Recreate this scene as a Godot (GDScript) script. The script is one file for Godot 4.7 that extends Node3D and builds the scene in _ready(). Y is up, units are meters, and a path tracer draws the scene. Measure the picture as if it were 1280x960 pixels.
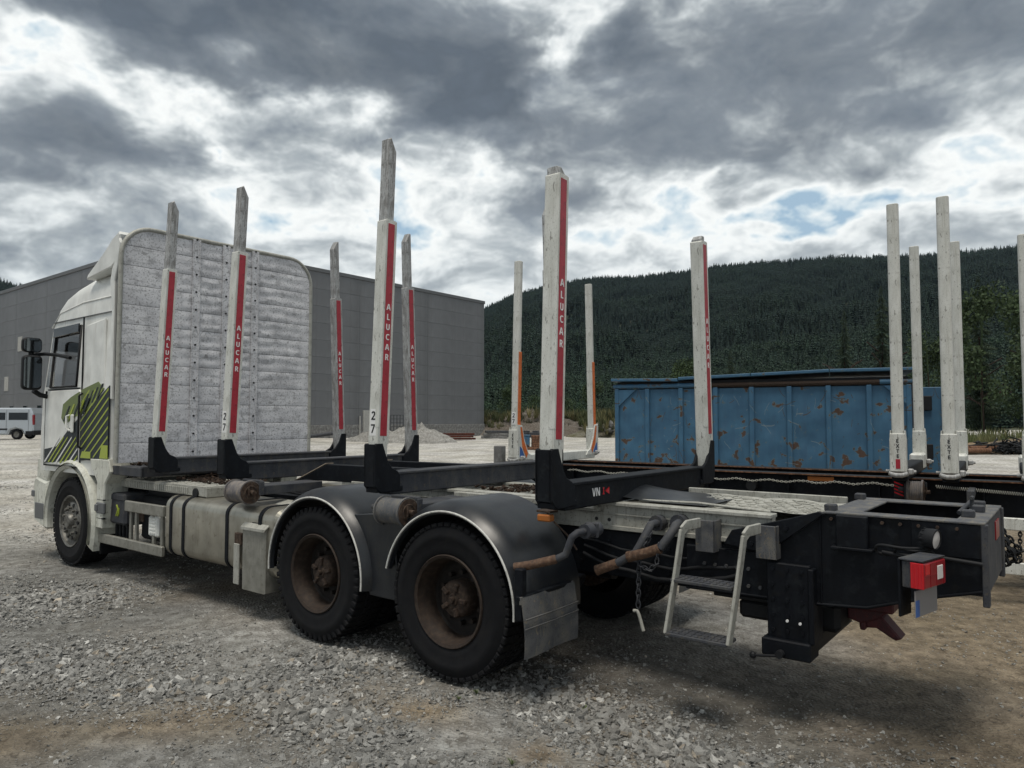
extends Node3D
# A timber truck parked on a gravel yard: truck axes are x = forward, y = up, z = to the truck's right.

var rng := RandomNumberGenerator.new()
var M := {}
var used := {}
var wave := FastNoiseLite.new()
var broad := FastNoiseLite.new()


# ---------------------------------------------------------------- mesh builder
class MB:
	var v := PackedVector3Array()
	var n := PackedVector3Array()
	var c := PackedColorArray()
	var t := Transform3D.IDENTITY
	var col := Color.WHITE

	func tri(a: Vector3, b: Vector3, d: Vector3) -> void:
		var A := t * a
		var B := t * b
		var D := t * d
		if t.basis.determinant() < 0.0:
			var w := B
			B = D
			D = w
		var nn := (B - A).cross(D - A)
		if nn.length_squared() < 1e-18:
			return
		nn = nn.normalized()
		v.append_array([A, D, B])
		n.append_array([nn, nn, nn])
		c.append_array([col, col, col])

	func trin(a: Vector3, b: Vector3, d: Vector3, na: Vector3, nb: Vector3, nd: Vector3) -> void:
		var A := t * a
		var B := t * b
		var D := t * d
		if (B - A).cross(D - A).length_squared() < 1e-18:
			return
		var q := t.basis
		if q.determinant() < 0.0:
			v.append_array([A, B, D])
			n.append_array([(q * na).normalized(), (q * nb).normalized(), (q * nd).normalized()])
		else:
			v.append_array([A, D, B])
			n.append_array([(q * na).normalized(), (q * nd).normalized(), (q * nb).normalized()])
		c.append_array([col, col, col])

	func quad(a: Vector3, b: Vector3, d: Vector3, e: Vector3) -> void:
		tri(a, b, d)
		tri(a, d, e)

	func quadn(a: Vector3, b: Vector3, d: Vector3, e: Vector3, na: Vector3, nb: Vector3, nd: Vector3, ne: Vector3) -> void:
		trin(a, b, d, na, nb, nd)
		trin(a, d, e, na, nd, ne)

	func oquad(a: Vector3, b: Vector3, d: Vector3, e: Vector3, out: Vector3) -> void:
		if (b - a).cross(d - a).dot(out) + (d - a).cross(e - a).dot(out) >= 0.0:
			quad(a, b, d, e)
		else:
			quad(a, e, d, b)

	func otri(a: Vector3, b: Vector3, d: Vector3, out: Vector3) -> void:
		if (b - a).cross(d - a).dot(out) >= 0.0:
			tri(a, b, d)
		else:
			tri(a, d, b)

	func corner(lo: Vector3, hi: Vector3, s: Vector3, k: int, b: float) -> Vector3:
		var p := Vector3()
		for i in 3:
			var inset := 0.0 if i == k else b
			p[i] = (hi[i] - inset) if s[i] > 0.0 else (lo[i] + inset)
		return p

	func box(lo: Vector3, hi: Vector3, b := 0.004) -> void:
		b = minf(b, 0.45 * minf(hi.x - lo.x, minf(hi.y - lo.y, hi.z - lo.z)))
		for k in 3:
			var i := (k + 1) % 3
			var j := (k + 2) % 3
			for s in [-1.0, 1.0]:
				var q: Array[Vector3] = []
				for uw in [[-1.0, -1.0], [1.0, -1.0], [1.0, 1.0], [-1.0, 1.0]]:
					var sg := Vector3()
					sg[k] = s
					sg[i] = uw[0]
					sg[j] = uw[1]
					q.append(corner(lo, hi, sg, k, b))
				var out := Vector3()
				out[k] = s
				oquad(q[0], q[1], q[2], q[3], out)
		if b <= 0.0:
			return
		for k in 3:
			var i := (k + 1) % 3
			var j := (k + 2) % 3
			for si in [-1.0, 1.0]:
				for sj in [-1.0, 1.0]:
					var s0 := Vector3()
					s0[i] = si
					s0[j] = sj
					s0[k] = -1.0
					var s1 := s0
					s1[k] = 1.0
					oquad(corner(lo, hi, s0, i, b), corner(lo, hi, s1, i, b), corner(lo, hi, s1, j, b), corner(lo, hi, s0, j, b), Vector3(s0.x, s0.y, s0.z) * (Vector3.ONE - Vector3(float(k == 0), float(k == 1), float(k == 2))))
		for sx in [-1.0, 1.0]:
			for sy in [-1.0, 1.0]:
				for sz in [-1.0, 1.0]:
					var s := Vector3(sx, sy, sz)
					otri(corner(lo, hi, s, 0, b), corner(lo, hi, s, 1, b), corner(lo, hi, s, 2, b), s)

	func cbox(ctr: Vector3, size: Vector3, b := 0.004) -> void:
		box(ctr - size * 0.5, ctr + size * 0.5, b)

	# polygon in x,y drawn out along z
	func prism(poly_in: PackedVector2Array, z0: float, z1: float, b := 0.0, smooth := false) -> void:
		var poly := poly_in.duplicate()
		if Geometry2D.is_polygon_clockwise(poly):
			poly.reverse()
		var k := poly.size()
		var ins := PackedVector2Array()
		var en: Array[Vector2] = []
		for i in k:
			var e := (poly[(i + 1) % k] - poly[i]).normalized()
			en.append(Vector2(e.y, -e.x))
		for i in k:
			var m := en[i] + en[(i + k - 1) % k]
			m = m / maxf(0.4, m.length_squared() * 0.5)
			ins.append(poly[i] - m * b)
		var tr := Geometry2D.triangulate_polygon(ins)
		for i in range(0, tr.size(), 3):
			var p := ins[tr[i]]
			var q := ins[tr[i + 1]]
			var r := ins[tr[i + 2]]
			otri(Vector3(p.x, p.y, z1), Vector3(q.x, q.y, z1), Vector3(r.x, r.y, z1), Vector3(0, 0, 1))
			otri(Vector3(p.x, p.y, z0), Vector3(q.x, q.y, z0), Vector3(r.x, r.y, z0), Vector3(0, 0, -1))
		for i in k:
			var j := (i + 1) % k
			var a := poly[i]
			var d := poly[j]
			var na := en[i]
			var nd := en[i]
			if smooth:
				var pr := en[(i + k - 1) % k]
				var nx := en[j]
				if pr.dot(en[i]) > 0.7:
					na = (pr + en[i]).normalized()
				if nx.dot(en[i]) > 0.7:
					nd = (nx + en[i]).normalized()
			var A := Vector3(na.x, na.y, 0)
			var D := Vector3(nd.x, nd.y, 0)
			quadn(Vector3(a.x, a.y, z0 + b), Vector3(d.x, d.y, z0 + b), Vector3(d.x, d.y, z1 - b), Vector3(a.x, a.y, z1 - b), A, D, D, A)
			if b > 0.0:
				var ia := ins[i]
				var id := ins[j]
				quad(Vector3(a.x, a.y, z1 - b), Vector3(d.x, d.y, z1 - b), Vector3(id.x, id.y, z1), Vector3(ia.x, ia.y, z1))
				quad(Vector3(d.x, d.y, z0 + b), Vector3(a.x, a.y, z0 + b), Vector3(ia.x, ia.y, z0), Vector3(id.x, id.y, z0))

	# profile of (radius, z) turned about z; the outside is on the right of the profile's way
	func lathe(pr: PackedVector2Array, seg := 32, a0 := 0.0, a1 := TAU) -> void:
		var k := pr.size()
		var nr: Array[Vector2] = []
		for i in k - 1:
			var d := (pr[i + 1] - pr[i]).normalized()
			nr.append(Vector2(d.y, -d.x))
		for i in k - 1:
			var n0 := nr[i]
			var n1 := nr[i]
			if i > 0 and nr[i - 1].dot(nr[i]) > 0.75:
				n0 = (nr[i - 1] + nr[i]).normalized()
			if i < k - 2 and nr[i + 1].dot(nr[i]) > 0.75:
				n1 = (nr[i + 1] + nr[i]).normalized()
			for s in seg:
				var p := a0 + (a1 - a0) * s / seg
				var q := a0 + (a1 - a0) * (s + 1) / seg
				var P := Vector3(cos(p), sin(p), 0)
				var Q := Vector3(cos(q), sin(q), 0)
				var z0 := Vector3(0, 0, pr[i].y)
				var z1 := Vector3(0, 0, pr[i + 1].y)
				quadn(P * pr[i].x + z0, Q * pr[i].x + z0, Q * pr[i + 1].x + z1, P * pr[i + 1].x + z1,
					P * n0.x + Vector3(0, 0, n0.y), Q * n0.x + Vector3(0, 0, n0.y), Q * n1.x + Vector3(0, 0, n1.y), P * n1.x + Vector3(0, 0, n1.y))

	func tube(pts: PackedVector3Array, r: float, sides := 8, closed := false, flat := Vector2.ONE) -> void:
		var k := pts.size()
		var up := Vector3.UP
		var rings: Array = []
		var last := Vector3()
		for i in k:
			var d := (pts[(i + 1) % k] if closed or i < k - 1 else pts[i]) - (pts[(i + k - 1) % k] if closed or i > 0 else pts[i])
			d = d.normalized()
			if i == 0:
				up = Vector3.UP if absf(d.y) < 0.9 else Vector3.RIGHT
			else:
				up = last
			var side := d.cross(up).normalized()
			up = side.cross(d).normalized()
			last = up
			var ring: Array[Vector3] = []
			for s in sides:
				var a := TAU * s / sides
				ring.append(side * cos(a) * flat.x + up * sin(a) * flat.y)
			rings.append(ring)
		for i in (k if closed else k - 1):
			var j := (i + 1) % k
			for s in sides:
				var q := (s + 1) % sides
				var a: Vector3 = rings[i][s]
				var b: Vector3 = rings[i][q]
				var d: Vector3 = rings[j][q]
				var e: Vector3 = rings[j][s]
				var na := a.normalized()
				if (pts[i] + b * r - pts[i] - a * r).cross(pts[j] + d * r - pts[i] - a * r).dot(a + b) >= 0:
					quadn(pts[i] + a * r, pts[i] + b * r, pts[j] + d * r, pts[j] + e * r, na, b.normalized(), d.normalized(), e.normalized())
				else:
					quadn(pts[i] + a * r, pts[j] + e * r, pts[j] + d * r, pts[i] + b * r, na, e.normalized(), d.normalized(), b.normalized())
		if not closed:
			for end in [0, k - 1]:
				var o: Vector3 = pts[0] - pts[1] if end == 0 else pts[k - 1] - pts[k - 2]
				for s in sides:
					otri(pts[end], pts[end] + rings[end][s] * r, pts[end] + rings[end][(s + 1) % sides] * r, o)

	func cyl(a: Vector3, b: Vector3, r: float, sides := 16) -> void:
		tube(PackedVector3Array([a, b]), r, sides)

	# an uneven lump: a sphere grid pushed about by noise
	func lump(ctr: Vector3, size: Vector3, noise: FastNoiseLite, amount := 0.3, rings := 5, seg := 7) -> void:
		var P := func(i: int, j: int) -> Vector3:
			var th := PI * i / rings
			var ph := TAU * (j % seg) / seg
			var d := Vector3(sin(th) * cos(ph), cos(th), sin(th) * sin(ph))
			return ctr + d * size * (1.0 + amount * noise.get_noise_3dv(d * 2.3 + ctr * 7.0) * 2.0)
		for i in rings:
			for j in seg:
				var a: Vector3 = P.call(i, j)
				var b: Vector3 = P.call(i, j + 1)
				var d: Vector3 = P.call(i + 1, j + 1)
				var e: Vector3 = P.call(i + 1, j)
				oquad(a, b, d, e, (a + b + d + e) * 0.25 - ctr)

	func chain(path: PackedVector3Array, link := 0.05, wire := 0.006) -> void:
		var dist := 0.0
		var flip := false
		var i := 0
		while i < path.size() - 1:
			var a := path[i]
			var b := path[i + 1]
			var l := a.distance_to(b)
			while dist < l:
				var p := a.lerp(b, dist / l)
				var d := (b - a).normalized()
				var side := d.cross(Vector3.UP if absf(d.y) < 0.9 else Vector3.RIGHT).normalized()
				if flip:
					side = side.cross(d).normalized()
				var loop := PackedVector3Array()
				for s in 8:
					var ang := TAU * s / 8.0
					loop.append(p + d * cos(ang) * link * 0.62 + side * sin(ang) * link * 0.34)
				tube(loop, wire, 4, true)
				flip = not flip
				dist += link * 0.8
			dist -= l
			i += 1

	# a smooth sheet P(i, j) of nu by nv cells
	func sheet(P: Callable, nu: int, nv: int) -> void:
		var g: Array[Vector3] = []
		for j in nv + 1:
			for i in nu + 1:
				g.append(P.call(i, j))
		var w := nu + 1
		var nn: Array[Vector3] = []
		for j in nv + 1:
			for i in w:
				var du := g[j * w + mini(i + 1, nu)] - g[j * w + maxi(i - 1, 0)]
				var dv := g[mini(j + 1, nv) * w + i] - g[maxi(j - 1, 0) * w + i]
				var q := du.cross(dv)
				nn.append(q.normalized() if q.length_squared() > 1e-16 else Vector3.UP)
		for j in nv:
			for i in nu:
				var a := j * w + i
				quadn(g[a], g[a + 1], g[a + w + 1], g[a + w], nn[a], nn[a + 1], nn[a + w + 1], nn[a + w])

	func mesh() -> ArrayMesh:
		var a := []
		a.resize(Mesh.ARRAY_MAX)
		a[Mesh.ARRAY_VERTEX] = v
		a[Mesh.ARRAY_NORMAL] = n
		a[Mesh.ARRAY_COLOR] = c
		var m := ArrayMesh.new()
		m.add_surface_from_arrays(Mesh.PRIMITIVE_TRIANGLES, a)
		return m


# ---------------------------------------------------------------- scene helpers
func numbered(called: String) -> String:
	used[called] = used.get(called, 0) + 1
	return called if used[called] == 1 else "%s_%03d" % [called, used[called] - 1]


func thing(called: String, label: String, category: String, at := Transform3D.IDENTITY, group := "") -> Node3D:
	var o := Node3D.new()
	o.name = numbered(called)
	add_child(o)
	o.transform = at
	tag(o, label, category, group)
	return o


func tag(o: Node, label: String, category: String, group := "", kind := "") -> void:
	o.set_meta("label", label)
	o.set_meta("category", category)
	if group:
		o.set_meta("group", group)
	if kind:
		o.set_meta("kind", kind)


func put(called: String, mb: MB, m: Material, parent: Node = null, at := Transform3D.IDENTITY) -> MeshInstance3D:
	var me := mb.mesh()
	me.surface_set_material(0, m)
	return inst(called, me, parent, at)


func inst(called: String, me: Mesh, parent: Node = null, at := Transform3D.IDENTITY, m: Material = null) -> MeshInstance3D:
	var o := MeshInstance3D.new()
	o.mesh = me
	o.transform = at
	if m:
		o.material_override = m
	if parent:
		o.name = called
		parent.add_child(o, true)
	else:
		o.name = numbered(called)
		add_child(o)
	return o


func grp(called: String, parent: Node, at := Transform3D.IDENTITY) -> Node3D:
	var o := Node3D.new()
	o.name = called
	o.transform = at
	parent.add_child(o, true)
	return o


func struct(called: String, mb: MB, m: Material) -> MeshInstance3D:
	var o := put(called, mb, m)
	o.set_meta("kind", "structure")
	return o


func at3(x: float, y: float, z: float, yaw := 0.0) -> Transform3D:
	return Transform3D(Basis(Vector3.UP, yaw), Vector3(x, y, z))


func scatter(called: String, me: Mesh, m: Material, xs: Array, cols: PackedColorArray) -> MultiMeshInstance3D:
	var mm := MultiMesh.new()
	mm.transform_format = MultiMesh.TRANSFORM_3D
	mm.use_colors = true
	mm.mesh = me
	mm.instance_count = xs.size()
	for i in xs.size():
		mm.set_instance_transform(i, xs[i])
		mm.set_instance_color(i, cols[i])
	var o := MultiMeshInstance3D.new()
	o.multimesh = mm
	o.material_override = m
	o.name = numbered(called)
	o.set_meta("kind", "stuff")
	add_child(o)
	return o


func text(called: String, what: String, cap: float, depth: float, m: Material, parent: Node, at: Transform3D, spacing := 0.0) -> MeshInstance3D:
	var tm := TextMesh.new()
	var f := SystemFont.new()
	f.font_names = PackedStringArray(["Droid Sans"])
	f.font_weight = 700
	tm.font = f
	tm.text = what
	tm.font_size = 48
	tm.pixel_size = cap / 34.3
	tm.depth = depth
	tm.curve_step = 2.0
	tm.line_spacing = spacing
	tm.material = m
	return inst(called, tm, parent, at)


func lin(r: float, g: float, b: float) -> Color:
	return Color(r, g, b).linear_to_srgb()


func noise_of(freq: float, octaves := 4, s := 1, kind := FastNoiseLite.TYPE_SIMPLEX_SMOOTH) -> FastNoiseLite:
	var f := FastNoiseLite.new()
	f.noise_type = kind
	f.seed = s
	f.frequency = freq
	f.fractal_type = FastNoiseLite.FRACTAL_FBM if octaves > 1 else FastNoiseLite.FRACTAL_NONE
	f.fractal_octaves = octaves
	return f


func bytes_of(f: FastNoiseLite, w: int, h := 0, stretch := 1) -> PackedByteArray:
	var im := f.get_seamless_image(w, (h if h else w) / stretch) if stretch > 0 else f.get_seamless_image(w / -stretch, w)
	if stretch != 1:
		im.resize(w, h if h else w, Image.INTERPOLATE_CUBIC)
	im.convert(Image.FORMAT_L8)
	return im.get_data()


# base ramp by the first pattern, then layers of [pattern, from, to, colour, strength]
func paint(size: int, base: PackedByteArray, ramp: Array, layers: Array) -> ImageTexture:
	var g := Gradient.new()
	g.offsets = PackedFloat32Array()
	var offs := PackedFloat32Array()
	var cols := PackedColorArray()
	for i in ramp.size():
		offs.append(ramp[i][0])
		cols.append(ramp[i][1])
	g.offsets = offs
	g.colors = cols
	var lut: Array[Color] = []
	for i in 256:
		lut.append(g.sample(i / 255.0))
	var out := PackedByteArray()
	out.resize(size * size * 3)
	var luts := []
	for l in layers:
		var s := PackedFloat32Array()
		for i in 256:
			s.append(smoothstep(l[1], l[2], i / 255.0) * l[4])
		luts.append(s)
	for i in size * size:
		var c := lut[base[i]]
		for k in layers.size():
			var w: float = luts[k][layers[k][0][i]]
			if w > 0.0:
				c = c.lerp(layers[k][3], w)
		out[i * 3] = int(c.r * 255.0)
		out[i * 3 + 1] = int(c.g * 255.0)
		out[i * 3 + 2] = int(c.b * 255.0)
	return ImageTexture.create_from_image(Image.create_from_data(size, size, false, Image.FORMAT_RGB8, out))


func grey_tex(size: int, b: PackedByteArray) -> ImageTexture:
	return ImageTexture.create_from_image(Image.create_from_data(size, size, false, Image.FORMAT_L8, b))


func mat(called: String, col: Color, rough := 0.7, metal := 0.0, tex: Texture2D = null, sc := Vector3.ONE, bump: Texture2D = null, cm := 0.0, world := false) -> StandardMaterial3D:
	var m := StandardMaterial3D.new()
	m.resource_name = called
	m.albedo_color = col
	m.roughness = rough
	m.metallic = metal
	m.vertex_color_use_as_albedo = true
	m.uv1_triplanar = true
	m.uv1_world_triplanar = world
	m.uv1_scale = sc
	m.albedo_texture = tex
	if bump:
		m.heightmap_enabled = true
		m.heightmap_texture = bump
		m.heightmap_scale = cm
	M[called] = m
	return m


# ---------------------------------------------------------------- the place
func _ready() -> void:
	rng.seed = 4217
	wave = noise_of(0.35, 4, 11)
	broad = noise_of(0.02, 4, 23)

	var cam := Camera3D.new()
	cam.name = "camera"
	cam.position = Vector3(0, 1.677, 0)
	cam.rotation_degrees = Vector3(2.84, 0, 0)
	cam.fov = 55.98
	cam.near = 0.05
	cam.far = 6000.0
	add_child(cam)

	var env := Environment.new()
	env.background_mode = Environment.BG_SKY
	var sky := Sky.new()
	var pano := PanoramaSkyMaterial.new()
	pano.panorama = cloudy_sky(4096)
	sky.sky_material = pano
	env.sky = sky
	env.background_energy_multiplier = 0.90
	env.tonemap_mode = Environment.TONE_MAPPER_LINEAR
	env.tonemap_exposure = 1.31
	env.sdfgi_enabled = true
	env.ssao_enabled = true
	env.ssil_enabled = true
	env.fog_enabled = true
	env.fog_density = 0.00005
	env.fog_light_color = Color(0.62, 0.72, 0.80)
	var we := WorldEnvironment.new()
	we.name = "environment"
	we.environment = env
	add_child(we)

	var sun := DirectionalLight3D.new()
	sun.name = "sun"
	sun.light_energy = 0.62
	sun.light_color = Color(1.0, 0.97, 0.92)
	sun.light_angular_distance = 20.0
	sun.shadow_enabled = true
	sun.rotation_degrees = Vector3(-73, -12, 0)
	add_child(sun)

	materials()
	ground()
	hills()
	forest()
	warehouse()
	yard_things()
	container()
	trailer()
	truck()
	stones()


func cloudy_sky(w: int) -> ImageTexture:
	var h := w / 2
	var im := Image.create(w, h, false, Image.FORMAT_RGB8)
	var data := PackedByteArray()
	data.resize(w * h * 3)
	# masses of cloud: azimuth, height, half width, half height (degrees), how much thicker or thinner
	var blobs := [[-14.0, 26.6, 15.0, 4.1, 0.55], [-1.9, 23.5, 7.1, 3.1, 0.5], [-30.9, 17.9, 7.6, 3.4, 0.6], [-33.4, 25.4, 6.4, 1.6, 0.3], [-22.3, 28.0, 11.1, 2.4, 0.3],
		[19.9, 23.8, 18.5, 5.7, 0.26], [9.7, 27.7, 3.2, 2.1, 0.4], [16.3, 19.0, 12.9, 1.7, 0.2], [3.9, 18.0, 3.8, 2.4, 0.2], [31.5, 24.2, 7.1, 3.8, 0.2],
		[-24.9, 23.5, 11.7, 1.3, -0.38], [-19.8, 19.8, 3.4, 2.7, -0.3], [-5.8, 19.4, 8.2, 2.4, -0.3], [4.9, 27.7, 2.9, 4.2, -0.38], [6.5, 24.5, 3.8, 2.2, -0.3],
		[-15.1, 15.4, 24.0, 1.8, -0.3], [22.0, 14.3, 21.5, 2.0, -0.22], [34.1, 17.3, 3.1, 3.0, -0.25], [-33.1, 14.5, 5.4, 1.1, -0.15],
		[-21.2, 20.0, 1.0, 1.6, -0.4], [24.7, 14.8, 5.8, 0.9, -0.24], [14.2, 17.8, 1.7, 0.7, -0.35], [29.4, 16.0, 4.4, 0.7, -0.3], [22.0, 14.0, 3.3, 0.6, -0.25]]
	for k in 46:   # and of the same kind all round
		var az := rng.randf_range(44.0, 316.0)
		var big := rng.randf() < 0.55
		blobs.append([az if az < 180.0 else az - 360.0, rng.randf_range(8.0, 70.0), rng.randf_range(6.0, 17.0), rng.randf_range(2.0, 6.0), rng.randf_range(0.25, 0.55) if big else rng.randf_range(-0.5, -0.25)])
	var f1 := noise_of(1.3, 3, 5)
	var f2 := noise_of(3.4, 6, 6)
	f2.fractal_gain = 0.65
	var f3 := noise_of(2.2, 3, 9)
	var f4 := noise_of(5.0, 4, 17)
	f4.fractal_type = FastNoiseLite.FRACTAL_RIDGED
	var g := Gradient.new()
	g.offsets = PackedFloat32Array([0.0, 0.025, 0.11, 0.24, 0.42, 0.62, 1.0])
	g.colors = PackedColorArray([Color(0.60, 0.70, 0.78), Color(0.72, 0.79, 0.835), Color(0.93, 0.94, 0.935), Color(0.83, 0.85, 0.855), Color(0.64, 0.668, 0.685), Color(0.485, 0.517, 0.548), Color(0.355, 0.39, 0.43)])
	var lut: Array[Color] = []
	for i in 512:
		lut.append(g.sample(i / 511.0))
	# the masses on a coarse grid, one degree apart, read in between
	var cw := 361
	var coarse := PackedFloat32Array()
	coarse.resize(cw * 182)
	for e in 182:
		for a in cw:
			var az := a - 180.0
			var s := 0.0
			for b in blobs:
				var da := absf(az - b[0])
				if da > 180.0:
					da = 360.0 - da
				var q: float = pow(da * cos(deg_to_rad(e * 0.5)) / b[2], 2.0) + pow((e * 0.5 - b[1]) / b[3], 2.0)
				if q < 6.0:
					s += b[4] * exp(-q * 0.9)
			coarse[e * cw + a] = s
	var hz := Color(0.74, 0.79, 0.82)
	for y in h / 2:
		var el := PI * 0.5 - PI * (y + 0.5) / h
		var sy := sin(el)
		var cy := cos(el)
		var far := 1.0 / (sy + 0.13)
		var ed := rad_to_deg(el)
		var haze := clampf(1.0 - ed / 16.0, 0.0, 1.0) * 0.32
		for x in w:
			var az := TAU * (x + 0.5) / w
			var dx := sin(az) * cy
			var dz := cos(az) * cy
			var px := dx * far
			var pz := dz * far
			var ey := sy * 1.9
			var wx := f3.get_noise_3d(dx * 2.2, ey * 2.2, dz * 2.2) * 0.5
			var wz := f3.get_noise_3d(dx * 2.2 + 40.0, ey * 2.2, dz * 2.2) * 0.5
			var small0 := f2.get_noise_3d(dx * 1.2 + 9.0, ey * 1.2, dz * 1.2)
			var ad := rad_to_deg(az)
			if ad > 180.0:
				ad -= 360.0
			var ga := clampf(ad + 180.0 + wx * 14.0 + small0 * 5.0, 0.0, 359.99)
			var ge := clampf(ed * 2.0 + wz * 12.0 + small0 * 4.0, 0.0, 179.99)
			var ia := int(ga)
			var ie := int(ge)
			var fa := ga - ia
			var fe := ge - ie
			var at := ie * cw + ia
			var mass := lerpf(lerpf(coarse[at], coarse[at + 1], fa), lerpf(coarse[at + cw], coarse[at + cw + 1], fa), fe)
			var big := f1.get_noise_2d(px, pz)
			var small := f2.get_noise_3d(dx * 1.7 + wx * 0.12, ey * 1.7 + wz * 0.12, dz * 1.7)
			var puff := f4.get_noise_3d(dx * 0.9 + wx * 0.10, ey * 0.9, dz * 0.9 + wz * 0.10)
			var th := 0.40 + mass * 0.85 + big * 0.14 - puff * 0.09 + small * 0.55
			th += 0.035 - 0.085 * exp(-pow((ed - 16.0) / 5.5, 2.0))
			if th < 0.14:
				th = 0.14 - (0.14 - th) * 0.45
			th = clampf(th, 0.0, 1.0)
			var c := lut[int(th * 511.0)]
			var tex := 1.0 + 0.16 * small * smoothstep(0.25, 0.6, th)
			c = Color(minf(c.r * tex, 1.0), minf(c.g * tex, 1.0), minf(c.b * tex, 1.0))
			c = c.lerp(hz, haze)
			var at3b := (y * w + x) * 3
			data[at3b] = int(c.r * 255.0)
			data[at3b + 1] = int(c.g * 255.0)
			data[at3b + 2] = int(c.b * 255.0)
	for y in range(h / 2, h):
		for x in w:
			var o := (y * w + x) * 3
			data[o] = 100
			data[o + 1] = 99
			data[o + 2] = 95
	im.set_data(w, h, false, Image.FORMAT_RGB8, data)
	return ImageTexture.create_from_image(im)


func materials() -> void:
	var S := 512
	var fine := bytes_of(noise_of(0.02, 5, 1), S)
	var mid := bytes_of(noise_of(0.008, 5, 2), S)
	var spots := bytes_of(noise_of(0.025, 3, 3), S)
	var streak := bytes_of(noise_of(0.04, 4, 4), S, S, 8)
	var cells := noise_of(0.03, 1, 5, FastNoiseLite.TYPE_CELLULAR)
	cells.cellular_return_type = FastNoiseLite.RETURN_DISTANCE2_SUB
	cells.cellular_jitter = 1.0
	var cell := bytes_of(cells, S)
	var grit := bytes_of(noise_of(0.11, 4, 8), S)

	var t_white := paint(S, mid, [[0.0, Color(0.74, 0.74, 0.72)], [0.45, Color(0.87, 0.87, 0.85)], [1.0, Color(0.93, 0.93, 0.92)]],
		[[streak, 0.58, 0.85, Color(0.66, 0.65, 0.62), 0.5], [spots, 0.70, 0.78, Color(0.52, 0.51, 0.49), 0.45], [grit, 0.68, 0.88, Color(0.60, 0.58, 0.56), 0.45]])
	var t_chip := paint(S, mid, [[0.0, Color(0.80, 0.80, 0.78)], [0.45, Color(0.88, 0.88, 0.865)], [1.0, Color(0.93, 0.93, 0.92)]],
		[[streak, 0.60, 0.85, Color(0.70, 0.69, 0.66), 0.4], [grit, 0.70, 0.80, Color(0.50, 0.49, 0.47), 0.5], [spots, 0.76, 0.82, Color(0.45, 0.44, 0.42), 0.6]])
	var t_worn := paint(S, mid, [[0.0, Color(0.58, 0.58, 0.58)], [0.4, Color(0.74, 0.745, 0.75)], [1.0, Color(0.86, 0.87, 0.88)]],
		[[streak, 0.50, 0.72, Color(0.50, 0.49, 0.48), 0.65], [grit, 0.58, 0.78, Color(0.42, 0.41, 0.40), 0.6], [spots, 0.62, 0.74, Color(0.40, 0.39, 0.38), 0.5]])
	var scuff := bytes_of(noise_of(0.05, 4, 15), S, S, -7)
	var t_board := paint(S, mid, [[0.0, Color(0.74, 0.74, 0.75)], [0.42, Color(0.85, 0.85, 0.86)], [1.0, Color(0.92, 0.92, 0.925)]],
		[[fine, 0.58, 0.85, Color(0.60, 0.60, 0.605), 0.45], [grit, 0.62, 0.74, Color(0.44, 0.44, 0.445), 0.55], [scuff, 0.62, 0.78, Color(0.52, 0.52, 0.525), 0.28], [spots, 0.78, 0.86, Color(0.42, 0.415, 0.41), 0.5]])
	var t_alu := paint(S, mid, [[0.0, Color(0.66, 0.655, 0.63)], [0.5, Color(0.75, 0.745, 0.72)], [1.0, Color(0.83, 0.825, 0.80)]],
		[[streak, 0.55, 0.85, Color(0.62, 0.61, 0.57), 0.35], [spots, 0.70, 0.84, Color(0.52, 0.50, 0.46), 0.4], [grit, 0.7, 0.9, Color(0.6, 0.58, 0.54), 0.3]])
	var t_dark := paint(S, mid, [[0.0, Color(0.55, 0.58, 0.66)], [0.5, Color(0.75, 0.77, 0.82)], [1.0, Color(0.95, 0.93, 0.9)]],
		[[streak, 0.6, 0.9, Color(1.0, 0.96, 0.88), 0.6], [grit, 0.62, 0.85, Color(0.40, 0.42, 0.47), 0.7], [spots, 0.72, 0.82, Color(1.0, 0.93, 0.82), 0.7]])
	var t_frame := paint(S, mid, [[0.0, Color(0.44, 0.46, 0.50)], [0.5, Color(0.56, 0.58, 0.62)], [1.0, Color(0.68, 0.69, 0.71)]],
		[[streak, 0.56, 0.85, Color(0.92, 0.88, 0.80), 0.45], [spots, 0.56, 0.78, Color(1.0, 0.95, 0.86), 0.8], [grit, 0.58, 0.8, Color(0.36, 0.38, 0.42), 0.6], [fine, 0.70, 0.8, Color(0.80, 0.62, 0.50), 0.4]])
	var t_rust := paint(S, fine, [[0.0, Color(0.20, 0.14, 0.11)], [0.45, Color(0.34, 0.25, 0.19)], [0.75, Color(0.44, 0.35, 0.28)], [1.0, Color(0.52, 0.45, 0.38)]],
		[[spots, 0.6, 0.75, Color(0.28, 0.25, 0.23), 0.7], [grit, 0.6, 0.8, Color(0.45, 0.27, 0.16), 0.5]])
	var t_blue := rusty_blue()
	var t_soil := paint(S, fine, [[0.0, Color(0.62, 0.61, 0.59)], [0.5, Color(0.80, 0.79, 0.775)], [1.0, Color(1.0, 1.0, 0.99)]],
		[[grit, 0.55, 0.8, Color(1, 1, 1), 0.55], [spots, 0.64, 0.8, Color(0.50, 0.48, 0.45), 0.55]])
	var t_plain := paint(S, mid, [[0.0, Color(0.86, 0.86, 0.86)], [1.0, Color(1, 1, 1)]], [[streak, 0.6, 0.95, Color(0.82, 0.81, 0.79), 0.5]])
	var t_wood := paint(S, streak, [[0.0, Color(0.35, 0.27, 0.21)], [0.5, Color(0.55, 0.44, 0.35)], [1.0, Color(0.72, 0.62, 0.52)]], [[spots, 0.6, 0.75, Color(0.25, 0.2, 0.17), 0.6]])
	var h_grit := grey_tex(S, grit)
	var h_cell := grey_tex(S, cell)
	var h_fine := grey_tex(S, fine)

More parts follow.
